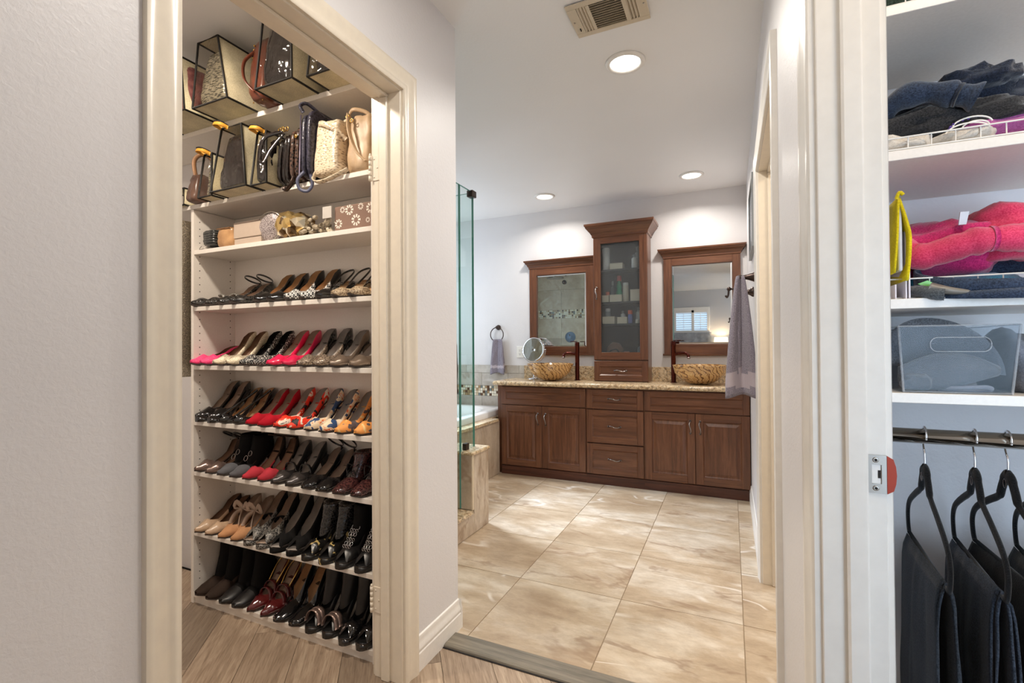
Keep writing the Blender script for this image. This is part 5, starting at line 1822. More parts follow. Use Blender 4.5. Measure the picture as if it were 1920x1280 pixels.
def leather2(n, c, c2, rough=0.35, scale=140, b=0.5, coat=0.0, metal=0.0, kind='voronoi', stretch=(1, 1, 1), sp=(0.25, 0.6)):
    m = MT(n, c, rough, metal)
    co = m.coord(stretch)
    if kind == 'voronoi':
        v = m.n('ShaderNodeTexVoronoi'); v.inputs['Scale'].default_value = scale; m.l(co, v.inputs['Vector']); f = v.outputs['Distance']
    elif kind == 'pleat':
        v = m.n('ShaderNodeTexWave', bands_direction='Z'); v.inputs['Scale'].default_value = scale; v.inputs['Distortion'].default_value = 3; m.l(co, v.inputs[0]); f = v.outputs[0]
    else:
        f = m.noise(co, scale, 4)
    m.color(m.ramp(f, [(sp[0], c), (sp[1], c2)])); m.bump(f, b, 0.0015); m.set('Coat Weight', coat)
    return m.m


g_ = 'clutches and cases on the top shoe shelf'
cl = empty('pleated_clutch', 'small black pleated pouch at the left end of the top shoe shelf', 'clutch', (-2.165, 1.45, Z1), g_)
bm = B(); soft_box(bm, -2.205, -2.115, 1.40, 1.55, Z1 + 0.018, Z1 + 0.095, 0.01, seed=3); obj('body', bm, leather2('black_pleats', (16, 18, 18), (62, 64, 62), 0.3, 30, 0.9, kind='pleat'), cl, smooth=True)
bm = B(); tube(bm, smooth_pts([(-2.20, 1.40, Z1 + 0.022), (-2.19, 1.385, Z1 + 0.004), (-2.165, 1.385, Z1 + 0.003), (-2.16, 1.40, Z1 + 0.02)], 4), 0.0015, 5); obj('thin_chain', bm, 'nickel', cl)
cl = empty('tan_pouch', 'tan leather pouch between the black pouch and the beige box', 'clutch', (-2.04, 1.47, Z1), g_)
bm = B(); soft_box(bm, -2.095, -1.985, 1.395, 1.56, Z1, Z1 + 0.095, 0.008, seed=9); obj('body', bm, leather2('tan_leather', (146, 104, 64), (196, 152, 106), 0.35, 12, 0.15, kind='n'), cl, smooth=True)
bm = B(); box(bm, -2.085, -1.995, 1.3925, 1.3950, Z1 + 0.083, Z1 + 0.087); obj('seam', bm, plain('tan_thread', (120, 84, 52), 0.7), cl)
cl = empty('eyewear_case_box', 'flat beige grey box beside the tan pouch', 'box', (-1.90, 1.47, Z1), g_)
mb = plain('beige_box_card', (190, 172, 156), 0.6)
bm = B(); box(bm, -1.968, -1.800, 1.395, 1.56, Z1, Z1 + 0.028, 0.002); obj('base', bm, mb, cl)
bm = B(); box(bm, -1.970, -1.798, 1.393, 1.562, Z1 + 0.030, Z1 + 0.098, 0.002); obj('lid', bm, mb, cl)
bm = B(); box(bm, -1.9702, -1.7978, 1.3915, 1.3925, Z1 + 0.093, Z1 + 0.0955); obj('edge_line', bm, plain('dark_piping', (96, 76, 66), 0.6), cl)
cl = empty('rhinestone_clutch', 'oval silver rhinestone clutch beside the gold faceted clutch', 'clutch', (-1.79, 1.43, Z1), g_)
bm = B(); bmesh.ops.create_icosphere(bm, subdivisions=4, radius=1)
for v in bm.verts:
    c = v.co; v.co = Vector((-1.760 + 0.075 * c.x + 0.02 * c.z, 1.415 + 0.028 * c.y - 0.01 * c.z, Z1 + 0.060 + 0.060 * c.z))
obj('body', bm, leather2('rhinestones', (108, 92, 92), (214, 204, 204), 0.25, 260, 1.0, metal=0.5, sp=(0.3, 0.55)), cl, smooth=True)
bm = B(); tube(bm, [(-1.760 + 0.076 * math.cos(a) + 0.02 * math.sin(a), 1.400 - 0.01 * math.sin(a), Z1 + 0.0605 + 0.0595 * math.sin(a)) for a in [2 * PI * k / 32 for k in range(32)]], 0.0025, 5, closed=True); obj('rim', bm, 'nickel', cl)
cl = empty('faceted_clutch', 'gold and crystal faceted metal clutch next to the rhinestone clutch', 'clutch', (-1.62, 1.42, Z1), g_)
fm = MT('gold_facets', (226, 202, 150), 0.16, 0.85)
vv = fm.n('ShaderNodeTexVoronoi'); vv.inputs['Scale'].default_value = 26; fm.l(fm.coord(), vv.inputs['Vector'])
fm.color(fm.ramp(vv.outputs['Color'], [(0.2, (120, 96, 66)), (0.45, (214, 184, 122)), (0.6, (236, 226, 200)), (0.8, (150, 160, 176))], 'CONSTANT'))
for cx_, cz_, rr, nn, sd in ((-1.665, 0.062, 0.060, 7, 1), (-1.622, 0.030, 0.032, 6, 5), (-1.590, 0.062, 0.045, 7, 9)):
    rnd = random.Random(sd); bm = B()
    ring = [Vector((cx_ + rr * math.cos(2 * PI * k / nn + 0.3), 1.40, Z1 + cz_ + rr * 0.95 * math.sin(2 * PI * k / nn + 0.3))) for k in range(nn)]
    back = [p + Vector((0, 0.05, 0)) for p in ring]
    inn = [Vector((cx_ + rr * 0.5 * math.cos(2 * PI * k / nn + 0.7), 1.378 + rnd.uniform(-0.004, 0.004), Z1 + cz_ + rr * 0.5 * math.sin(2 * PI * k / nn + 0.7))) for k in range(nn)]
    V = grid(bm, [back, ring, inn], closed_v=True, smooth=False); bm.faces.new(V[-1]); bm.faces.new(V[0])
    bmesh.ops.triangulate(bm, faces=bm.faces[:]); bmesh.ops.recalc_face_normals(bm, faces=bm.faces[:])
    obj('facet_block', bm, fm.m, cl)
cl = empty('shell_necklace_pile', 'pile of grey and gold shell beads beside the floral box', 'jewellery', (-1.50, 1.45, Z1), g_)
bm = B(); rnd = random.Random(4)
for k in range(46):
    cx_ = rnd.uniform(-1.575, -1.425); cy_ = rnd.uniform(1.40, 1.50); hmax = 0.075 - abs(cx_ + 1.50) * 0.35
    cz_ = Z1 + 0.013 + rnd.random() * max(0.0, hmax - 0.01); s_ = rnd.uniform(0.010, 0.016)
    mt = Matrix.Translation((cx_, cy_, cz_)) @ Matrix.Rotation(rnd.random() * 6, 4, 'X') @ Matrix.Diagonal((s_, s_ * 0.8, s_ * 0.7, 1))
    bmesh.ops.create_icosphere(bm, subdivisions=1, radius=1, matrix=mt)
o = obj('beads', bm, leather2('shell_bead', (122, 106, 86), (206, 194, 170), 0.3, 20, 0.2, kind='n', sp=(0.35, 0.65)), cl); o['kind'] = 'stuff'
bm = B(); box(bm, -1.440, -1.395, 1.385, 1.389, Z1 + 0.055, Z1 + 0.100); obj('price_tag', bm, plain('pale_tag', (196, 190, 182), 0.6), cl)
cl = empty('floral_box_clutch', 'brown box clutch printed with white daisies at the right end of the top shoe shelf', 'clutch', (-1.30, 1.45, Z1), g_)
bm = B(); box(bm, -1.395, -1.200, 1.400, 1.52, Z1, Z1 + 0.098, 0.004); obj('body', bm, plain('taupe_brown_fabric', (132, 104, 90), 0.7), cl)
fwm = plain('white_petals', (232, 222, 210), 0.6)
for fx, fz, fr in ((-1.372, 0.030, 0.018), (-1.352, 0.082, 0.012), (-1.318, 0.078, 0.020), (-1.285, 0.036, 0.022), (-1.262, 0.085, 0.013), (-1.215, 0.074, 0.020), (-1.228, 0.030, 0.010)):
    bm = B()
    for k in range(9):
        a = 2 * PI * k / 9
        pts = [(0.45, -0.12), (1.0, -0.2), (1.0, 0.2), (0.45, 0.12)]
        vs = [bm.verts.new((fx + fr * (p * math.cos(a) - q * math.sin(a)), 1.3994, Z1 + fz + fr * (p * math.sin(a) + q * math.cos(a)))) for p, q in pts]
        bm.faces.new(vs)
    o = obj('daisy', bm, fwm, cl)
    o['kind'] = 'stuff'

# ------------------------------------------------------------------ handbags
creamf = fabric('cream_nonwoven', (206, 194, 158), (232, 222, 190), 260, 0.3, 0.85, 0.1)
pipe = plain('black_piping', (30, 28, 26), 0.7)
yel = plain('amber_ribbon', (214, 152, 50), 0.6)


def dust_bag(label, x0, x1, y0, y1, z, h, group, skew=0.0, handle=True, top_in=0.25, seed=0, bulge=0.01, shear=0.0, tx=0.45):
    """cream fabric storage bag: clear vinyl window towards the left/front, cream sides, black piping"""
    t = empty('storage_bag', label, 'storage bag', ((x0 + x1) / 2, (y0 + y1) / 2, z), group)
    ym = (y0 + y1) / 2
    dy = (y1 - y0) * top_in / 4

    xc_ = (x0 + x1) / 2

    def P(x, y, zz):
        return (xc_ + (x - xc_) * (1 - tx * zz / h) + shear * zz, y, z + zz)
    c = {}
    for i, xx in enumerate((x0, x1)):
        c[i] = [P(xx, y0, 0), P(xx, y1, 0), P(xx, y1 - dy, h), P(xx, y0 + dy, h)]
    N = 10

    def face(A, Bq, C, D, mat, name, push=(0, 0, 0), amp=0.006):
        bm = B(); rows = []
        A, Bq, C, D = map(Vector, (A, Bq, C, D))
        for i in range(N + 1):
            row = []
            for j in range(N + 1):
                u, v = i / N, j / N
                p = (A * (1 - u) + Bq * u) * (1 - v) + (D * (1 - u) + C * u) * v
                e_ = math.sin(PI * u) * math.sin(PI * v)
                p += Vector(push) * e_ + Vector(push).normalized() * (amp * noise.noise(Vector((u * 3 + seed, v * 3, seed * 1.7))) * min(1, e_ * 3)) if Vector(push).length > 0 else Vector((0, 0, 0))
                row.append(p)
            rows.append(row)
        grid(bm, rows); return obj(name, bm, mat, t, smooth=True)
    face(c[0][0], c[1][0], c[1][3], c[0][3], 'vinyl', 'clear_window', (0, -0.006, 0), 0.016)
    face(c[1][0], c[1][1], c[1][2], c[1][3], creamf, 'end_panel', (bulge, 0, 0), 0.008)
    face(c[0][0], c[0][1], c[0][2], c[0][3], 'vinyl', 'end_window', (-0.003, 0, 0), 0.004)
    face(c[0][1], c[1][1], c[1][2], c[0][2], creamf, 'back_panel', (0, 0.003, 0), 0.002)
    face(c[0][0], c[1][0], c[1][1], c[0][1], creamf, 'bottom_panel', (0, 0, 0.0), 0)
    face(c[0][3], c[1][3], c[1][2], c[0][2], creamf, 'top_panel', (0, 0, 0.004), 0.003)
    bm = B()
    for ring in ([c[0][0], c[1][0], c[1][3], c[0][3]],):
        tube(bm, ring + [ring[0]], 0.0045, 5)
    tube(bm, [c[0][0], c[0][1]], 0.0045, 5); tube(bm, [c[1][0], c[1][1]], 0.0045, 5); tube(bm, [c[0][3], c[0][2]], 0.0045, 5); tube(bm, [c[1][3], c[1][2]], 0.0045, 5)
    tube(bm, [c[0][1], c[1][1]], 0.0045, 5); tube(bm, [c[0][1], c[0][2]], 0.004, 5)
    obj('piping', bm, pipe, t)
    if handle:
        bm = B()
        xm = xc_ - (x1 - x0) * (1 - tx) / 2 + shear * h + 0.004
        pts = [(xm, y0 + dy - 0.004, z + h), (xm - 0.012, y0 + dy - 0.030, z + h + 0.012), (xm + 0.030, y0 + dy - 0.034, z + h + 0.004), (xm + 0.040, y0 + dy - 0.004, z + h - 0.004)]
        tube(bm, smooth_pts(pts, 4), 0.010, 6, flat=(0.25, 1)); obj('ribbon_handle', bm, yel, t)
        bm = B(); tube(bm, [(p[0], p[1] + 0.0012, p[2] + 0.009) for p in smooth_pts(pts, 4)], 0.0035, 5); obj('handle_piping', bm, pipe, t)
    return t


def purse(label, cx, cy, z, w, d, h, mat, group, name='handbag', seed=1, taper=0.25, rot=0.0, amp=0.006, p=6, xt=None):
    t = empty(name, label, 'handbag', (cx, cy, z), group)
    bm = B(); soft_box(bm, -w / 2, w / 2, -d / 2, d / 2, 0, h, 0.012, 9, seed, 0, amp, p)
    for v in bm.verts:
        k = max(0, min(1, v.co.z / h)); f = 1 - taper * k
        v.co.y *= f; v.co.x *= 1 - (taper * 0.4 if xt is None else xt) * k
    bmesh.ops.rotate(bm, verts=bm.verts, cent=(0, 0, 0), matrix=Matrix.Rotation(rot, 3, 'Z'))
    bmesh.ops.translate(bm, verts=bm.verts, vec=(cx, cy, z + 0.0005))
    obj('body', bm, mat, t, smooth=True)
    return t


TZ = 2.1435; LZ = 1.8065
gt, gl_ = 'bags on the top closet shelf', 'bags on the lower bag shelf'
maroon = leather2('maroon_crinkle', (70, 36, 38), (126, 78, 74), 0.25, 30, 0.6, kind='n', coat=0.3)
silver_snake = leather2('silver_snake', (58, 56, 50), (176, 170, 150), 0.22, 90, 0.9, metal=0.55, stretch=(0.5, 0.5, 2.6))
black_gloss = leather2('black_wrinkled_patent', (9, 8, 9), (30, 26, 27), 0.12, 24, 0.8, kind='n', coat=0.5)
brownl = leather2('red_brown_leather', (64, 30, 21), (108, 56, 38), 0.28, 10, 0.2, kind='n', coat=0.2)
croc_cream = leather2('cream_croc', (136, 114, 90), (220, 203, 176), 0.3, 70, 1.0, stretch=(1, 0.7, 2.4), sp=(0.14, 0.42))
beigel = leather2('beige_crinkle_leather', (166, 138, 108), (200, 172, 138), 0.45, 14, 0.35, kind='n')
black_quilt = leather2('black_croc_patent', (10, 9, 9), (36, 29, 28), 0.13, 70, 0.8, coat=0.5)
navyl = leather2('navy_leather', (26, 26, 34), (60, 58, 74), 0.28, 120, 0.5)

# top row
dust_bag('clear fronted storage bag at far left of the top shelf, holding a maroon purse', -2.30, -2.052, 1.235, 1.52, TZ, 0.245, gt, handle=False, seed=1)
purse('maroon crinkled purse inside the leftmost storage bag on the top shelf', -2.165, 1.335, TZ + 0.008, 0.235, 0.18, 0.215, maroon, gt, seed=2, xt=0.3)
dust_bag('clear fronted storage bag on the top shelf, holding a silver snakeskin purse', -2.015, -1.800, 1.245, 1.56, TZ, 0.28, gt, handle=False, seed=5, bulge=0.012, shear=-0.14, tx=0.42)
purse('silver snakeskin purse inside the second storage bag of the top shelf', -1.925, 1.345, TZ + 0.008, 0.190, 0.18, 0.235, silver_snake, gt, seed=6, taper=0.3, xt=0.42)
pb = purse('red brown leather tote with gold studs on the top shelf, between two storage bags', -1.715, 1.400, TZ, 0.105, 0.21, 0.27, brownl, gt, name='leather_tote', seed=12, taper=0.35)
bm = B(); tube(bm, smooth_pts([(-1.745, 1.335, TZ + 0.22), (-1.752, 1.285, TZ + 0.15), (-1.735, 1.272, TZ + 0.07), (-1.70, 1.29, TZ + 0.02)], 6), 0.006, 6, flat=(0.4, 1.2)); obj('strap', bm, brownl, pb, smooth=True)
for k in range(7):
    bm = B(); bmesh.ops.create_icosphere(bm, subdivisions=1, radius=0.005, matrix=Matrix.Translation((-1.752, 1.318 + 0.002 * k, TZ + 0.13 + 0.018 * k))); obj('gold_stud', bm, 'brass', pb)
for x, y in ((-1.745, 1.32), (-1.69, 1.32)):
    bm = B(); bmesh.ops.create_icosphere(bm, subdivisions=1, radius=0.0035, matrix=Matrix.Translation((x, y, TZ - 0.001))); obj('foot_stud', bm, 'brass', pb)
dust_bag('large clear fronted storage bag on the top shelf, holding a glossy black purse', -1.650, -1.455, 1.255, 1.56, TZ, 0.30, gt, handle=False, seed=8, tx=0.25)
purse('glossy black purse inside the third storage bag of the top shelf', -1.555, 1.365, TZ + 0.008, 0.185, 0.20, 0.265, black_gloss, gt, seed=9, taper=0.2, xt=0.25)
dust_bag('clear fronted cream storage bag at the right end of the top closet shelf', -1.400, -1.235, 1.275, 1.56, TZ, 0.25, gt, handle=False, seed=14, tx=0.2)
purse('dark purse inside the rightmost storage bag of the top shelf', -1.318, 1.385, TZ + 0.008, 0.155, 0.19, 0.21, black_gloss, gt, seed=15)
# lower row
dust_bag('clear vinyl storage bag with amber ribbon at the far left of the lower bag shelf', -2.46, -2.26, 1.36, 1.56, LZ, 0.09, gl_, handle=False, seed=21, top_in=0.5)
pb = purse('brown leather shoulder bag with looped strap at the left of the lower bag shelf', -2.185, 1.405, LZ, 0.07, 0.15, 0.13, leather2('dark_brown_leather', (62, 44, 38), (104, 78, 66), 0.3, 12, 0.2, kind='n'), gl_, name='shoulder_bag', seed=31, taper=0.4)
bm = B(); tube(bm, smooth_pts([(-2.20, 1.38, LZ + 0.10), (-2.205, 1.37, LZ + 0.19), (-2.18, 1.39, LZ + 0.225), (-2.155, 1.42, LZ + 0.20), (-2.16, 1.44, LZ + 0.10)], 5), 0.009, 6, flat=(0.4, 1.2)); obj('strap', bm, leather2('tan_strap', (120, 86, 60), (170, 128, 92), 0.35, 12, 0.2, kind='n'), pb, smooth=True)
dust_bag('narrow clear storage bag with black and amber ribbon handle on the lower bag shelf', -2.105, -2.015, 1.325, 1.56, LZ, 0.19, gl_, seed=24, handle=True)
purse('pale snakeskin purse inside the narrow storage bag of the lower shelf', -2.062, 1.42, LZ + 0.008, 0.06, 0.15, 0.14, silver_snake, gl_, seed=25)
dust_bag('large cream storage bag with clear front and amber ribbon on the lower bag shelf', -1.985, -1.765, 1.300, 1.565, LZ, 0.265, gl_, seed=27, bulge=0.004, handle=True)
purse('dark metallic chain purse inside the large storage bag of the lower shelf', -1.878, 1.395, LZ + 0.008, 0.200, 0.17, 0.235, black_quilt, gl_, seed=28, xt=0.48)
purse('dusty pink purse inside the large storage bag, behind the chain purse', -1.778, 1.500, LZ + 0.008, 0.02, 0.10, 0.11, leather2('dusty_pink_leather', (150, 90, 86), (190, 124, 116), 0.3, 14, 0.2, kind='n'), gl_, seed=29)
dust_bag('small cream storage bag with clear front next to the black chain clutch', -1.755, -1.665, 1.315, 1.565, LZ, 0.215, gl_, seed=33, handle=True)
purse('black purse inside the small cream storage bag of the lower shelf', -1.710, 1.405, LZ + 0.008, 0.082, 0.17, 0.19, black_gloss, gl_, seed=34)


def flat_bag(label, name, cx, y0, y1, z, w, h, mat, group, seed, nfold=3, lean=0.0):
    t = empty(name, label, 'handbag', (cx, (y0 + y1) / 2, z), group)
    for k in range(nfold):
        bm = B(); ww = w / nfold
        soft_box(bm, cx - w / 2 + k * ww, cx - w / 2 + (k + 1) * ww - 0.001, y0 + 0.004 * (k % 2), y1, z + 0.0005, z + h - 0.012 * abs(k - nfold / 2), 0.004, 7, seed + k, 0, 0.003)
        for v in bm.verts:
            v.co.x += lean * (v.co.z - z)
        obj('compartment', bm, mat, t, smooth=True)
    return t


fb = flat_bag('black crocodile patent clutch with gold clasp and brown wrist strap', 'wristlet_clutch', -1.618, 1.345, 1.54, LZ, 0.066, 0.205, black_quilt, gl_, 41, 3, 0.08)
bm = B(); tube(bm, smooth_pts([(-1.615, 1.35, LZ + 0.205), (-1.655, 1.300, LZ + 0.17), (-1.672, 1.290, LZ + 0.10), (-1.660, 1.295, LZ + 0.07), (-1.648, 1.320, LZ + 0.13), (-1.612, 1.352, LZ + 0.20)], 5), 0.007, 6, flat=(0.4, 1.2)); obj('wrist_strap', bm, black_quilt, fb, smooth=True)
bm = B()
for k in range(4):
    c0 = Vector((-1.625 + 0.012 * k, 1.345, LZ + 0.212 + 0.004 * math.sin(k * 2)))
    tube(bm, [c0 + Vector((0.008 * math.cos(a), 0.003 * (k % 2), 0.008 * math.sin(a))) for a in [2 * PI * i / 10 for i in range(10)]], 0.002, 5, closed=True)
obj('gold_clasp', bm, 'brass', fb)
fb = flat_bag('black and brown crocodile flap bag leaning against the navy tote', 'flap_bag', -1.545, 1.335, 1.55, LZ, 0.045, 0.215, leather2('black_brown_croc', (20, 18, 18), (88, 66, 56), 0.2, 90, 0.8, coat=0.3), gl_, 47, 2, 0.05)
bm = B(); lathe(bm, [(0.009, 0), (0.009, -0.003), (0.002, -0.004)], (-1.525, 1.335, LZ + 0.165), 14, 'Y'); obj('snap_button', bm, 'brass', fb)
bm = B(); tube(bm, smooth_pts([(-1.54, 1.34, LZ + 0.01), (-1.545, 1.33, LZ - 0.02), (-1.58, 1.335, LZ - 0.038), (-1.60, 1.345, LZ - 0.03), (-1.595, 1.35, LZ - 0.018)], 5), 0.008, 6, flat=(0.4, 1.2)); obj('dangling_strap', bm, 'bronze', fb, smooth=True)
fb = flat_bag('tall navy leather tote with zip edge and upright handle', 'navy_tote', -1.484, 1.335, 1.56, LZ, 0.052, 0.270, navyl, gl_, 53, 2, 0.03)
bm = B(); tube(bm, smooth_pts([(-1.496, 1.345, LZ + 0.255), (-1.505, 1.338, LZ + 0.280), (-1.475, 1.345, LZ + 0.284), (-1.455, 1.40, LZ + 0.258), (-1.43, 1.48, LZ + 0.235)], 5), 0.006, 6, flat=(0.4, 1.3)); obj('handle', bm, navyl, fb, smooth=True)
bm = B(); tube(bm, [(-1.505, 1.333, LZ + 0.01), (-1.497, 1.333, LZ + 0.24)], 0.004, 5, flat=(1, 0.4)); obj('zip', bm, plain('lilac_zip', (110, 102, 122), 0.4), fb)
bm = B(); tube(bm, smooth_pts([(-1.480, 1.335, LZ + 0.02), (-1.505, 1.325, LZ - 0.01), (-1.500, 1.33, LZ - 0.045), (-1.470, 1.34, LZ - 0.055), (-1.450, 1.345, LZ - 0.03), (-1.455, 1.34, LZ + 0.01)], 5), 0.006, 6, flat=(0.4, 1.2)); obj('blue_loop', bm, plain('slate_blue_strap', (76, 80, 104), 0.5), fb, smooth=True)
pb = purse('cream crocodile shoulder bag with top band and hanging strap', -1.395, 1.445, LZ, 0.120, 0.19, 0.215, croc_cream, gl_, name='croc_shoulder_bag', seed=61, taper=0.16, amp=0.001, p=14)
bm = B(); tube(bm, smooth_pts([(-1.440, 1.368, LZ + 0.208), (-1.40, 1.355, LZ + 0.196), (-1.35, 1.365, LZ + 0.165), (-1.325, 1.39, LZ + 0.135)], 5), 0.011, 6, flat=(0.2, 1.1)); obj('top_band', bm, croc_cream, pb, smooth=True)
bm = B(); tube(bm, smooth_pts([(-1.445, 1.36, LZ + 0.02), (-1.445, 1.345, LZ - 0.015), (-1.40, 1.34, LZ - 0.030), (-1.34, 1.355, LZ - 0.010), (-1.30, 1.375, LZ + 0.015)], 5), 0.008, 6, flat=(0.35, 1.2)); obj('strap', bm, croc_cream, pb, smooth=True)
bm = B(); tube(bm, smooth_pts([(-1.375, 1.42, LZ + 0.205), (-1.35, 1.42, LZ + 0.228), (-1.315, 1.44, LZ + 0.215), (-1.30, 1.46, LZ + 0.18)], 5), 0.006, 6, flat=(0.4, 1.2)); obj('handle', bm, croc_cream, pb, smooth=True)
pb = purse('beige crinkled leather shoulder bag at the right end of the lower bag shelf', -1.265, 1.465, LZ, 0.125, 0.19, 0.235, beigel, gl_, name='beige_shoulder_bag', seed=71, taper=0.35, amp=0.010)
bm = B(); tube(bm, smooth_pts([(-1.305, 1.385, LZ + 0.225), (-1.285, 1.365, LZ + 0.15), (-1.250, 1.362, LZ + 0.07), (-1.215, 1.375, LZ + 0.03)], 6), 0.010, 6, flat=(0.35, 1.2)); obj('strap', bm, beigel, pb, smooth=True)
bm = B(); tube(bm, smooth_pts([(-1.315, 1.40, LZ + 0.238), (-1.29, 1.395, LZ + 0.246), (-1.25, 1.41, LZ + 0.236), (-1.225, 1.42, LZ + 0.215)], 5), 0.007, 6, flat=(0.5, 1.2)); obj('top_handle', bm, beigel, pb, smooth=True)
for k in range(2):
    bm = B(); c0 = Vector((-1.305 + 0.02 * k, 1.378, LZ + 0.215 - 0.02 * k)); tube(bm, [c0 + Vector((0.007 * math.cos(a), 0, 0.007 * math.sin(a))) for a in [2 * PI * i / 10 for i in range(10)]], 0.0018, 5, closed=True); obj('ring', bm, 'brass', pb)

# clear adhesive hook under the lower bag shelf, left
# dark sequinned garment hanging left of the unit
hg = empty('sequin_garment', 'narrow dark sequinned garment hanging left of the shoe shelves', 'garment', (-2.29, 1.40, 1.02))
bm = B(); rows = []
for j in range(13):
    z = 1.74 - 0.72 * j / 12
    rows.append([(-2.292 + 0.018 * math.cos(2 * PI * i / 16) * (0.8 + 0.2 * math.sin(j)), 1.42 + 0.055 * math.sin(2 * PI * i / 16), z) for i in range(16)])
V = grid(bm, rows, closed_v=True); bm.faces.new(V[0]); bm.faces.new(V[-1]); obj('cloth', bm, leather2('dark_sequins', (40, 36, 32), (120, 108, 90), 0.3, 300, 1.0, metal=0.3), hg, smooth=True)
bm = B(); tube(bm, smooth_pts([(-2.292, 1.42, 1.735), (-2.292, 1.42, 1.76), (-2.292, 1.44, 1.775), (-2.292, 1.455, 1.77)], 4), 0.002, 6); obj('hanger_hook', bm, 'chrome', hg)
# ------------------------------------------------------------------ clothes closet on the right
CX0, CX1, CYF, CYB = WRX + WT + 0.0005, 1.499, 1.200, 1.549
SHR = [1.837, 1.541, 1.241, 1.052]
SN = ['topmost white closet shelf on the right, cut off by the picture top', 'white closet shelf under the navy and black fleeces', 'white closet shelf under the pink sweatshirt and navy visor', 'white closet shelf under the clear bin, above the rod']
for z, lab in zip(SHR, SN):
    bm = B(); box(bm, CX0, CX1, CYF, CYB, z - 0.020, z, 0.001); tag(obj('closet_shelf', bm, ML), lab, 'shelf', 'closet shelves on the right')


def wire_rail(z, h, y, label, x0=0.245, x1=1.2):
    t = empty('wire_rail', label, 'wire rail', (0.6, y, z), 'white wire rails on the closet shelves')
    for i, zz in enumerate((z + 0.003, z + h)):
        bm = B(); tube(bm, [(x0, y, zz), (x1, y, zz)], 0.0016, 6); obj('long_wire', bm, 'wire', t)
    x = x0 + 0.01
    while x < x1:
        bm = B(); tube(bm, [(x, y, z + 0.0015), (x, y, z + h)], 0.0012, 5); obj('upright', bm, 'wire', t); x += 0.037
    return t


wire_rail(1.837, 0.026, 1.206, 'white wire rail on the topmost closet shelf')
wire_rail(1.541, 0.026, 1.204, 'white wire rail in front of the white cloths')
wire_rail(1.241, 0.042, 1.225, 'white wire rail behind the navy visor band')


def cloth_blob(name, label, cat, c, s, mat, seed, group=None, amp=0.16, fr=1.5, rot=0.0, squash=3.2, parent=None, wr=0.05):
    """rumpled folded garment: super-ellipsoid with folds"""
    bm = B(); rows = []
    NU, NV = 40, 22
    R = Matrix.Rotation(rot, 3, 'Y')
    for j in range(NV + 1):
        v = -PI / 2 + PI * j / NV
        row = []
        for i in range(NU):
            u = 2 * PI * i / NU
            cv, sv_, cu, su_ = math.cos(v), math.sin(v), math.cos(u), math.sin(u)
            e1, e2 = 2 / squash, 2 / 3.0
            f = lambda a, e: math.copysign(abs(a) ** e, a)
            p = Vector((f(cv, e1) * f(cu, e2), f(cv, e1) * f(su_, e2), f(sv_, e1)))
            n1 = noise.noise(Vector((p.x * fr + seed, p.y * fr, p.z * fr * 1.2)))
            n2 = noise.noise(Vector((p.x * fr * 3.1 + seed, p.y * fr * 3.1, p.z * fr * 2.2 + 5)))
            rg = 1 - abs(noise.noise(Vector((p.x * fr * 1.6 + seed * 2, p.y * fr * 1.6, p.z * fr * 3.4))))
            k = 1 + amp * n1 + wr * n2 + amp * 0.45 * (rg - 0.75)
            q = R @ Vector((p.x * s[0] * k, p.y * s[1] * k, p.z * s[2] * (1 + amp * 1.6 * n1 + wr * 2 * n2)))
            row.append((c[0] + q.x, c[1] + q.y, c[2] + q.z))
        rows.append(row)
    grid(bm, rows, closed_v=True)
    bmesh.ops.remove_doubles(bm, verts=bm.verts[:], dist=1e-5)
    bmesh.ops.recalc_face_normals(bm, faces=bm.faces[:])
    o = obj(name, bm, mat, parent, smooth=True)
    if parent is None:
        tag(o, label, cat, group)
    return o


def floor_to(o, z):
    """flatten the underside onto the shelf"""
    for v in o.data.vertices:
        if v.co.z < z:
            v.co.z = z + 0.0002 * ((v.index % 7) / 7)


def fleece(n, c, c2, sheen=0.4):
    return fabric(n, c, c2, 330, 0.9, 0.98, sheen, (0.32, 0.68))


F = dict(white=fleece('white_cotton', (216, 206, 192), (240, 232, 220)), black=fleece('black_fleece', (22, 22, 24), (62, 62, 64)), navy=fleece('navy_fleece', (26, 36, 54), (66, 82, 108)),
         navy2=fleece('dark_navy_fleece', (14, 20, 32), (44, 54, 74)), purple=fleece('orchid_jersey', (170, 82, 152), (206, 118, 184)), pink=fleece('raspberry_fleece', (176, 26, 92), (228, 58, 128)),
         coral=fleece('coral_pink_fleece', (206, 40, 84), (240, 84, 122)), teal=fleece('teal_cotton', (36, 128, 160), (72, 166, 196)), grey=fleece('grey_wool', (92, 94, 98), (136, 140, 146)),
         char=fleece('charcoal_knit', (56, 60, 64), (104, 110, 114)), green=fleece('dark_green_knit', (36, 52, 44), (84, 104, 90)), lgrey=fleece('pale_grey_cotton', (126, 128, 136), (168, 170, 180)))

# topmost shelf
o = cloth_blob('folded_sweater', 'dark green folded sweater on the topmost closet shelf', 'sweater', (0.45, 1.36, 1.90), (0.19, 0.14, 0.062), F['green'], 3); floor_to(o, 1.8375)
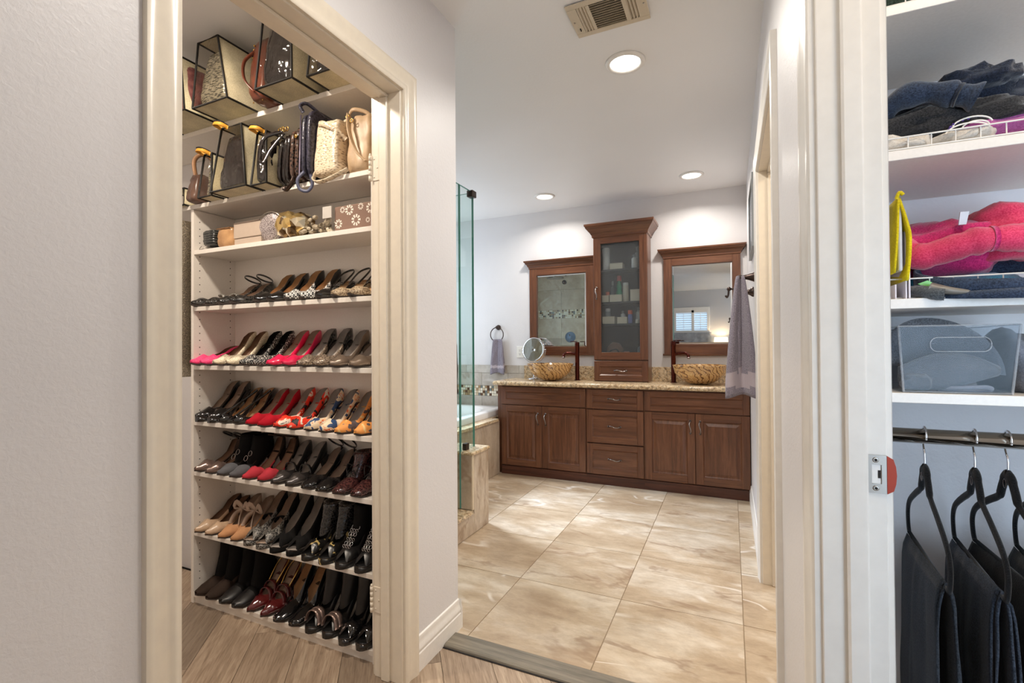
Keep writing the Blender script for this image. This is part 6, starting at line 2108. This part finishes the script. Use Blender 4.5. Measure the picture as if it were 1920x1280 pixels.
# second shelf
g2 = 'folded clothes on the closet shelf with fleeces'
z = 1.5415
o = cloth_blob('folded_shirt', 'white folded shirt at the left end under the black fleece', 'shirt', (0.325, 1.35, z + 0.022), (0.060, 0.135, 0.026), F['white'], 5, g2); floor_to(o, z)
o = cloth_blob('folded_shirt', 'creased white shirt in the middle under the fleece, behind the wire rail', 'shirt', (0.430, 1.34, z + 0.017), (0.060, 0.125, 0.020), F['white'], 8, g2); floor_to(o, z)
o = cloth_blob('fleece_pullover', 'black rumpled fleece pullover between the white shirts and navy jacket', 'pullover', (0.415, 1.37, z + 0.070), (0.145, 0.14, 0.036), F['black'], 12, g2, amp=0.22, fr=2.2)
o = cloth_blob('orchid_shirt', 'orchid purple printed shirt with white stripes, right of the black fleece', 'shirt', (0.485, 1.335, z + 0.034), (0.085, 0.110, 0.020), F['purple'], 14, g2)
bm = B()
for k, (cx_, cz_, r0) in enumerate(((0.435, 1.578, 0.030), (0.440, 1.574, 0.020), (0.428, 1.565, 0.034))):
    tube(bm, [(cx_ + r0 * math.cos(a), 1.2245 - 0.004 * math.sin(a), cz_ + r0 * 0.5 * math.sin(a)) for a in [PI * 0.05 + k_ * PI * 0.9 / 12 for k_ in range(13)]], 0.0016, 5)
obj('white_print', bm, 'white', o)
bm = B()
for k in range(6):
    a = PI * (0.55 + 0.08 * k)
    bmesh.ops.create_icosphere(bm, subdivisions=1, radius=0.0028, matrix=Matrix.Translation((0.435 + 0.036 * math.cos(a), 1.2235, 1.572 + 0.020 * math.sin(a))))
obj('purple_dots', bm, plain('violet_print', (92, 64, 150), 0.6), o)
nj = empty('fleece_jacket', 'navy blue fleece jacket with a folded cuff on top of the black fleece', 'jacket', (0.42, 1.36, z + 0.11), g2)
cloth_blob('body', '', '', (0.455, 1.40, z + 0.125), (0.125, 0.11, 0.042), F['navy2'], 21, parent=nj, amp=0.25, fr=2.0)
# sleeve with cuff seam, lying along the front
bm = B()
pts = smooth_pts([(0.300, 1.335, z + 0.070), (0.306, 1.275, z + 0.105), (0.335, 1.245, z + 0.122), (0.370, 1.230, z + 0.118), (0.400, 1.222, z + 0.104), (0.424, 1.215, z + 0.092), (0.440, 1.212, z + 0.084)], 5)
rr = [0.024 + 0.004 * math.sin(i * 0.7) + (0.002 if i > 22 else 0) for i in range(len(pts))]
rr[22] = 0.0225; rr[23] = 0.0215
tube(bm, pts, rr, 14, flat=(1, 0.85)); obj('sleeve', bm, F['navy'], nj, smooth=True)
bm = B(); p_, q_ = pts[22], pts[24]; tube(bm, [p_, (p_ + q_) / 2], 0.0252, 14, flat=(1, 0.87)); obj('cuff_seam', bm, F['navy2'], nj, smooth=True)
cloth_blob('hood', '', '', (0.470, 1.34, z + 0.150), (0.070, 0.08, 0.024), F['navy2'], 27, parent=nj, amp=0.3, fr=2.4)

# third shelf
g3 = 'things on the closet shelf with the pink sweatshirt'
z = 1.2415
yf_ = empty('yellow_felt_pouch', 'bright yellow felt pouch standing at the left end of the closet shelf', 'pouch', (0.314, 1.28, z + 0.03), g3)
yfm = fabric('yellow_felt', (214, 188, 10), (244, 222, 30), 300, 0.3, 0.8, 0.2)
for k, (xo, th_, zt_, zb_) in enumerate(((0.300, 0.004, z + 0.203, z + 0.052), (0.320, 0.005, z + 0.203, z + 0.036))):
    bm = B(); rows = []
    for j in range(15):
        v = j / 14
        xx = xo + (0.008 if k == 0 else 0) * (1 - v) + (0.0 if k == 0 else -0.012 * (1 - min(1, v * 2.2)) + 0.004 * math.sin(PI * v))
        zz = zt_ + (zb_ - zt_) * v
        fy = 1.195 - 0.006 * math.sin(PI * v)
        rows.append([(xx, fy, zz), (xx + 0.002, 1.25, zz), (xx + 0.001, 1.36, zz), (xx + th_, 1.36, zz), (xx + th_ + 0.002, 1.25, zz), (xx + th_, fy, zz)])
    V = grid(bm, rows, closed_v=True); bm.faces.new(V[0]); bm.faces.new(V[-1]); bmesh.ops.recalc_face_normals(bm, faces=bm.faces[:]); obj('flap', bm, yfm, yf_, smooth=True)
bm = B(); tube(bm, smooth_pts([(0.3065, 1.195, z + 0.200), (0.311, 1.192, z + 0.212), (0.317, 1.192, z + 0.206)], 4), 0.0035, 6); obj('top_fold', bm, yfm, yf_, smooth=True)
bm = B(); box(bm, 0.3095, 0.3160, 1.197, 1.355, z + 0.055, z + 0.192, 0.002); obj('paper_stack', bm, plain('grey_white_paper', (200, 202, 212), 0.7), yf_)
for k, (xx, hz) in enumerate(((0.3275, 0.150), (0.3230, 0.180), (0.3070, 0.030))):
    bm = B(); box(bm, xx, xx + 0.0022, 1.205 + 0.004 * k, 1.38, z + 0.0002, z + hz)
    tag(obj('paper_card', bm, plain('white_card', (226, 220, 228), 0.6)), ['white card sheet standing right behind the yellow pouch, lower one', 'taller white card sheet standing behind the yellow pouch', 'short white card under the yellow pouch'][k], 'card', 'white cards beside the yellow pouch')
o = cloth_blob('folded_tee', 'teal blue folded shirt under the pink sweatshirt, behind the wire rail', 'shirt', (0.445, 1.375, z + 0.026), (0.110, 0.110, 0.027), F['teal'], 33, g3); floor_to(o, z)
ps = empty('pink_sweatshirt', 'raspberry pink sweatshirt heaped on the teal shirt', 'sweatshirt', (0.45, 1.37, z + 0.06), g3)
cloth_blob('body', '', '', (0.430, 1.390, z + 0.115), (0.108, 0.115, 0.062), F['pink'], 41, parent=ps, amp=0.2, fr=1.8)
cloth_blob('shoulder_fold', '', '', (0.540, 1.38, z + 0.135), (0.085, 0.12, 0.060), F['coral'], 47, parent=ps, amp=0.2, fr=1.6)
bm = B()
pts = smooth_pts([(0.352, 1.36, z + 0.135), (0.340, 1.29, z + 0.112), (0.352, 1.262, z + 0.090), (0.385, 1.250, z + 0.094), (0.420, 1.240, z + 0.104), (0.455, 1.238, z + 0.112), (0.495, 1.240, z + 0.112), (0.54, 1.25, z + 0.112)], 5)
rr = [0.0275 + 0.006 * noise.noise(Vector((i * 0.45, 3, 1))) for i in range(len(pts))]
for i_ in (26, 27):
    rr[i_] *= 0.90
tube(bm, pts, rr, 14, flat=(1, 0.95)); obj('sleeve', bm, F['coral'], ps, smooth=True)
bm = B(); tube(bm, [pts[26], pts[27]], 0.0262, 14, flat=(1, 0.95)); obj('sleeve_seam', bm, F['pink'], ps, smooth=True)
bm = B(); prism(bm, [(0.425, z + 0.150), (0.437, z + 0.150), (0.442, z + 0.176), (0.428, z + 0.176)], 1.262, 1.266, 'XZ'); obj('neck_label', bm, plain('pale_blue_label', (196, 204, 216), 0.6), ps)


def band(bm, cx, cy, cz, rx, ry, h, tilt, a0, a1, N=40, th=0.004, flare=0.0, hfun=None):
    outer, inner, outb, innb = [], [], [], []
    rows = [[], [], [], []]
    for k in range(N + 1):
        a = a0 + (a1 - a0) * k / N
        hh = h if hfun is None else h * hfun(k / N)
        zc_ = cz + tilt * math.sin(a)
        for r_, (d, dz) in enumerate(((0, hh / 2), (th, hh / 2), (th + flare, -hh / 2), (flare, -hh / 2))):
            rows[r_].append((cx + (rx + d) * math.cos(a), cy + (ry + d) * math.sin(a), zc_ + dz))
    V = grid(bm, list(zip(*rows)), closed_v=True)
    bm.faces.new(V[0]); bm.faces.new(V[-1])
    bmesh.ops.recalc_face_normals(bm, faces=bm.faces[:])


vs_ = empty('navy_visor', 'navy blue fabric sun visor with inside label, lying on the shelf front', 'visor', (0.47, 1.28, z), g3)
bm = B(); band(bm, 0.490, 1.268, z + 0.043, 0.132, 0.088, 0.030, 0.030, 0, 2 * PI, 56, 0.004); obj('head_band', bm, F['navy'], vs_, smooth=True)
bm = B(); band(bm, 0.490, 1.264, z + 0.006, 0.130, 0.088, 0.016, 0.006, PI * 1.10, PI * 1.95, 30, 0.003, 0.010, lambda t: 0.25 + math.sin(PI * t)); obj('brim', bm, F['navy'], vs_, smooth=True)
bm = B(); prism(bm, [(0.452, z + 0.046), (0.478, z + 0.050), (0.474, z + 0.071), (0.450, z + 0.067)], 1.343, 1.345, 'XZ'); lb = obj('label_tag', bm, plain('white_care_label', (226, 224, 220), 0.6), vs_)
bm = B()
for k in range(3):
    for q in range(5):
        box(bm, 0.4545 + q * 0.0042, 0.4570 + q * 0.0042, 1.3425, 1.343, z + 0.0615 - 0.004 * k, z + 0.0628 - 0.004 * k)
obj('label_print', bm, 'hole', lb)['kind'] = 'stuff'
gv = empty('grey_glove', 'grey knit and leather glove lying over the shelf edge below the visor', 'glove', (0.38, 1.22, z), g3)
bm = B(); tube(bm, smooth_pts([(0.338, 1.245, z + 0.016), (0.350, 1.215, z + 0.014), (0.366, 1.195, z + 0.006), (0.378, 1.190, z + 0.004)], 5), [0.013 + 0.0006 * (i % 2) for i in range(16)], 12, flat=(1, 0.9)); obj('knit_cuff', bm, F['char'], gv, smooth=True)
bm = B(); tube(bm, smooth_pts([(0.362, 1.206, z + 0.020), (0.385, 1.196, z + 0.012), (0.410, 1.196, z + 0.008), (0.440, 1.202, z + 0.005)], 5), [0.017 - 0.00085 * i for i in range(16)], 12, flat=(1, 0.6)); obj('leather_palm', bm, leather2('grey_brown_leather', (78, 74, 68), (128, 122, 112), 0.4, 16, 0.3, kind='n'), gv, smooth=True)
bm = B(); prism(bm, [(0.346, z + 0.030), (0.362, z + 0.036), (0.378, z + 0.026), (0.360, z + 0.022)], 1.222, 1.226, 'XZ'); tag(obj('green_packet', bm, plain('lime_green_foil', (126, 208, 110), 0.35)), 'small lime green packet behind the grey glove', 'packet', g3)

# fourth shelf: clear bin with grey visor
g4 = 'things in the clear bin on the lowest closet shelf'
z = 1.0525
cbn = empty('clear_bin', 'clear plastic storage bin with a grey visor inside, on the lowest shelf', 'storage bin', (0.40, 1.35, z))


def wallq(bm, A, Bq, C, D, th, nrm):
    A, Bq, C, D = map(Vector, (A, Bq, C, D)); n = Vector(nrm) * th
    vs = [bm.verts.new(p) for p in (A, Bq, C, D, A + n, Bq + n, C + n, D + n)]
    for f in ((0, 1, 2, 3), (7, 6, 5, 4), (0, 4, 5, 1), (1, 5, 6, 2), (2, 6, 7, 3), (3, 7, 4, 0)):
        bm.faces.new([vs[i] for i in f])


bt, tp = (0.318, 0.482, 1.212, 1.49), (0.309, 0.492, 1.203, 1.50)
def q4(k, zz):
    return k[0], k[1], k[2], k[3]
for nm, A, Bq, C, D, nr in (('front_wall', (bt[0], bt[2], z), (bt[1], bt[2], z), (tp[1], tp[2], z + 0.133), (tp[0], tp[2], z + 0.133), (0, 1, 0)),
                            ('back_wall', (bt[0], bt[3], z), (bt[1], bt[3], z), (tp[1], tp[3], z + 0.133), (tp[0], tp[3], z + 0.133), (0, -1, 0)),
                            ('side_wall', (bt[0], bt[2], z), (bt[0], bt[3], z), (tp[0], tp[3], z + 0.133), (tp[0], tp[2], z + 0.133), (1, 0, 0)),
                            ('side_wall', (bt[1], bt[2], z), (bt[1], bt[3], z), (tp[1], tp[3], z + 0.133), (tp[1], tp[2], z + 0.133), (-1, 0, 0))):
    bm = B(); wallq(bm, A, Bq, C, D, 0.002, nr); obj(nm, bm, 'clear', cbn)
bm = B(); box(bm, bt[0], bt[1], bt[2], bt[3], z, z + 0.002); obj('base', bm, 'clear', cbn)
cplas = MT('frosted_plastic_edge', (200, 206, 212), 0.15); cplas.set('Alpha', 0.35)
bm = B()
loop = [(tp[0], tp[2], z + 0.133), (tp[1], tp[2], z + 0.133), (tp[1], tp[3], z + 0.133), (tp[0], tp[3], z + 0.133), (tp[0], tp[2], z + 0.133)]
tube(bm, loop, 0.0016, 5)
for a, b in ((0, 2), (1, 2)):
    tube(bm, [(bt[a], bt[2], z), (tp[a], tp[2], z + 0.133)], 0.0022, 5)
tube(bm, [(bt[0], bt[2] - 0.001, z + 0.002), (bt[1], bt[2] - 0.001, z + 0.002)], 0.0012, 5)
obj('rim', bm, cplas.m, cbn)
bm = B(); hx_, hz_ = 0.405, z + 0.096
tube(bm, [(hx_ + (0.034 * (1 if math.cos(a) > 0 else -1)) + 0.012 * math.cos(a), 1.2035 + 0.0, hz_ + 0.014 * math.sin(a)) for a in [2 * PI * k / 24 + 0.01 for k in range(24)]], 0.0009, 5, closed=True)
obj('handle_outline', bm, cplas.m, cbn)
gvv = empty('grey_visor', 'grey felt sun visor standing inside the clear bin', 'visor', (0.40, 1.30, z), g4)
bm = B(); rows = []
for i in range(25):
    a = PI * i / 24
    row = []
    for j in range(9):
        v = j / 8
        row.append((0.385 + 0.098 * math.cos(a) * v * (1 + 0.10 * math.cos(a)), 1.262 + 0.030 * (1 - v) + 0.02 * math.sin(a) * v, z + 0.044 + 0.108 * (math.sin(a) ** 0.9 if a not in (0, PI) else 0) * v - 0.010 * math.cos(a) * v))
    rows.append(row)
grid(bm, rows); o = obj('brim', bm, F['grey'], gvv, smooth=True)
so = o.modifiers.new('thickness', 'SOLIDIFY'); so.thickness = 0.004
bm = B(); rows = []
for i in range(25):
    u = i / 24
    x_ = 0.318 + 0.158 * u
    top_ = z + 0.050 + 0.030 * math.sin(PI * u)
    bot_ = z + 0.006 + (0.030 * max(0, u - 0.45) / 0.55)
    yy = 1.246 - 0.012 * math.sin(PI * u)
    rows.append([(x_, yy + 0.004 * math.sin(j * 0.8 + u * 3), top_ + (bot_ - top_) * j / 6) for j in range(7)])
grid(bm, rows); o = obj('crown_band', bm, F['grey'], gvv, smooth=True)
so = o.modifiers.new('thickness', 'SOLIDIFY'); so.thickness = 0.004
bm = B(); tube(bm, smooth_pts([(0.385, 1.232, z + 0.008), (0.42, 1.228, z + 0.010), (0.452, 1.230, z + 0.012), (0.462, 1.236, z + 0.006), (0.44, 1.24, z + 0.004), (0.38, 1.24, z + 0.004)], 5), 0.0035, 6, flat=(0.6, 1.4)); obj('elastic_strap', bm, F['lgrey'], gvv, smooth=True)
bm = B(); lathe(bm, [(0.0032, 0), (0.0032, -0.002), (0.001, -0.0022)], (0.388, 1.234, z + 0.014), 12, 'Y'); obj('eyelet', bm, 'hole', gvv)
cloth_blob('pink_cloth', 'small pink cloth in the clear bin behind the visor', 'cloth', (0.352, 1.33, z + 0.098), (0.030, 0.03, 0.014), F['coral'], 61, g4)
o = cloth_blob('grey_scarf', 'folded grey scarf in the left front corner of the clear bin', 'scarf', (0.343, 1.228, z + 0.020), (0.024, 0.012, 0.016), F['grey'], 66, g4, amp=0.25); floor_to(o, z + 0.002)
o = cloth_blob('grey_sweater', 'pale grey sweater in the back of the clear bin, at right', 'sweater', (0.445, 1.40, z + 0.060), (0.035, 0.06, 0.056), F['lgrey'], 69, g4); floor_to(o, z + 0.002)
o = cloth_blob('grey_sweater', 'pale grey folded sweater right of the clear bin', 'sweater', (0.545, 1.36, z + 0.060), (0.046, 0.11, 0.062), F['lgrey'], 72); floor_to(o, z)

# rod, hangers, trousers
rd = empty('closet_rod', 'polished steel clothes rod under the lowest closet shelf', 'rod', (0.8, 1.27, 0.959))
bm = B(); tube(bm, [(CX0 + 0.004, 1.27, 0.957), (CX1 - 0.004, 1.27, 0.957)], 0.0155, 24); obj('bar', bm, 'steel_rod', rd, smooth=True)
for x, s in ((CX0, 1), (CX1, -1)):
    bm = B(); lathe(bm, [(0.028, 0), (0.028, s * 0.003), (0.018, s * 0.004), (0.018, s * 0.012), (0.0165, s * 0.012)], (x, 1.27, 0.957), 20, 'X'); obj('end_flange', bm, 'steel_rod', rd)
velvet = fabric('black_velvet', (8, 8, 9), (46, 46, 48), 500, 0.6, 0.95, 0.2, (0.45, 0.75))


def hanger_with_trousers(x, ang, dz, tcol, label_h, label_t, seed, wide=1.0, tr=True):
    h = empty('velvet_hanger', label_h, 'hanger', (0, 0, 0), 'black velvet hangers on the rod')
    top = 0.957 + 0.0155 + 0.002
    ap = -0.086    # apex of the body below the rod top
    bm = B()
    pts = [(0, 0.016 * math.cos(a), -0.0165 + 0.0185 * math.sin(a) + 0.0) for a in [math.radians(t) for t in range(200, -40, -20)]]
    pts = [(p[0], p[1], p[2]) for p in pts] + [(0, 0.010, -0.040), (0, 0.001, -0.055), (0, 0.0, ap + 0.002)]
    tube(bm, smooth_pts(pts, 3), 0.0019, 8); obj('hook', bm, 'chrome', h, smooth=True)
    bm = B()
    for s in (-1, 1):
        P = [(0, 0, ap), (0, s * 0.012, ap - 0.006), (0, s * 0.026, ap - 0.028), (0, s * 0.040, ap - 0.050), (0, s * 0.085, ap - 0.072), (0, s * 0.135, ap - 0.098), (0, s * 0.160, ap - 0.118), (0, s * 0.170, ap - 0.142), (0, s * 0.166, ap - 0.170), (0, s * 0.158, ap - 0.184)]
        Q = smooth_pts(P, 4)
        R_ = [0.0125 if i < 6 else 0.0110 if i < 12 else 0.0078 for i in range(len(Q))]
        tube(bm, Q, R_, 10, flat=(0.5, 1.0))
    obj('shoulders', bm, velvet, h, smooth=True)
    bm = B(); tube(bm, [(0, -0.160, ap - 0.184), (0, 0.160, ap - 0.184)], 0.0052, 8, flat=(0.7, 1)); obj('trouser_bar', bm, velvet, h, smooth=True)
    bm = B(); tube(bm, [(-0.0058, 0.006 * math.cos(a), ap - 0.016 + 0.009 * math.sin(a)) for a in [2 * PI * k / 14 for k in range(14)]], 0.0008, 4, closed=True); obj('embossed_ring', bm, 'pewter', h)
    h.location = (x, 1.27, top + dz); h.rotation_euler = (0, 0, ang)
    if not tr:
        return
    t = empty('folded_trousers', label_t, 'trousers', (x, 1.27, 0.08), 'dark trousers on the velvet hangers')
    zb = top + dz + ap - 0.184
    bm = B(); rows = []
    prof = []
    for j in range(26):       # down one side, over the bar, down the other
        prof.append(('L', 1 - j / 25))
    ca, sa = math.cos(ang), math.sin(ang)

    def sheet(side, lay, wid, zlow, off):
        rows = []
        for j in range(26):
            v = j / 25
            zz = (zb + 0.009) - (zb - zlow) * v
            x_ = side * (0.0 + 0.0080 * min(1, v * 12) ** 0.5 + 0.004 * v + lay * 0.004)
            row = []
            for i in range(27):
                u = i / 26 - 0.5
                y_ = off + u * wid * (1 + 0.10 * v) + 0.014 * min(1, v * 2) * noise.noise(Vector((v * 4, seed, u)))
                fold = 0.005 * math.sin(u * 9 + seed + lay * 2) * min(1, v * 4) + 0.004 * noise.noise(Vector((u * 6, v * 3, seed + side)))
                sag = -0.014 * (0.5 + u) * (1 - v)
                px_, py_ = x_ + side * abs(fold) + fold * 0.4, y_
                row.append((x + px_ * ca + py_ * (-sa), 1.27 + px_ * sa + py_ * ca, zz + sag))
            rows.append(row)
        return rows
    for nm, (wid, zlow, off, lay) in (('outer_leg', (0.300 * wide, 0.10, 0.010, 1)), ('inner_leg', (0.285 * wide, 0.14, -0.004, 0))):
        A = sheet(-1, lay, wid, zlow, off); C = sheet(1, lay, wid, zlow + 0.03, off)
        bm = B(); grid(bm, A[::-1] + C[1:])
        o = obj(nm, bm, tcol, t, smooth=True)
        so = o.modifiers.new('thickness', 'SOLIDIFY'); so.thickness = 0.0035; so.offset = 0


tg = [fleece('charcoal_trouser', (24, 28, 33), (66, 73, 82), 0.15), fleece('slate_trouser', (28, 33, 41), (72, 81, 95), 0.15), fleece('black_trouser', (13, 13, 14), (40, 40, 42), 0.1), fleece('graphite_trouser', (26, 28, 30), (62, 66, 68), 0.15)]
HG = [(0.367, -0.09, 0, 0, 'leftmost velvet hanger on the rod, next to the strike plate', 'charcoal trousers on the leftmost hanger'),
      (0.447, -0.11, 0, 1, 'second velvet hanger from the left', 'slate grey trousers on the second hanger from the left'),
      (0.497, -0.02, 0, 2, 'third velvet hanger from the left', 'black trousers on the third hanger from the left'),
      (0.545, -0.16, 0, 3, 'fourth velvet hanger from the left, at the right picture edge', 'graphite trousers on the fourth hanger from the left'),
      (0.592, -0.05, 0, 2, 'fifth velvet hanger, cut by the right picture edge', 'black trousers on the fifth hanger, at the right picture edge'),
      (0.640, -0.12, 0, 0, 'sixth velvet hanger, almost hidden at the right', 'charcoal trousers on the sixth hanger, at the far right'),
      (0.690, -0.06, 0, 3, 'seventh velvet hanger, far right behind the others', 'graphite trousers on the seventh hanger, far right')]
for k, (x, a, dz, ci, lh, lt) in enumerate(HG):
    hanger_with_trousers(x, a, dz, tg[ci], lh, lt, 3 + k * 7)

# made-up clothes closet window, an unseen frame for the added cool light
wn = empty('added_window_3', 'unseen window frame added for the clothes closet fill light', None, (0.8, -0.3, 0.45)); wn['kind'] = 'structure'
bm = B()
for a in ((0.35, 1.25, -0.299, -0.275, 0.40, 0.44), (0.35, 1.25, -0.299, -0.275, 1.56, 1.60), (0.35, 0.39, -0.299, -0.275, 0.44, 1.56), (1.21, 1.25, -0.299, -0.275, 0.44, 1.56)):
    box(bm, *a)
obj('window_frame', bm, 'white', wn)
# made-up bedroom side window, an unseen frame behind the added daylight
wn = empty('added_window_4', 'unseen window frame added for the bedroom fill light', None, (2.5, -2.0, 0.6)); wn['kind'] = 'structure'
bm = B()
for a in ((2.44, 2.499, -2.85, -1.15, 0.65, 0.70), (2.44, 2.499, -2.85, -1.15, 2.10, 2.15), (2.44, 2.499, -2.85, -2.80, 0.70, 2.10), (2.44, 2.499, -1.20, -1.15, 0.70, 2.10)):
    box(bm, *a)
obj('window_frame', bm, 'white', wn)
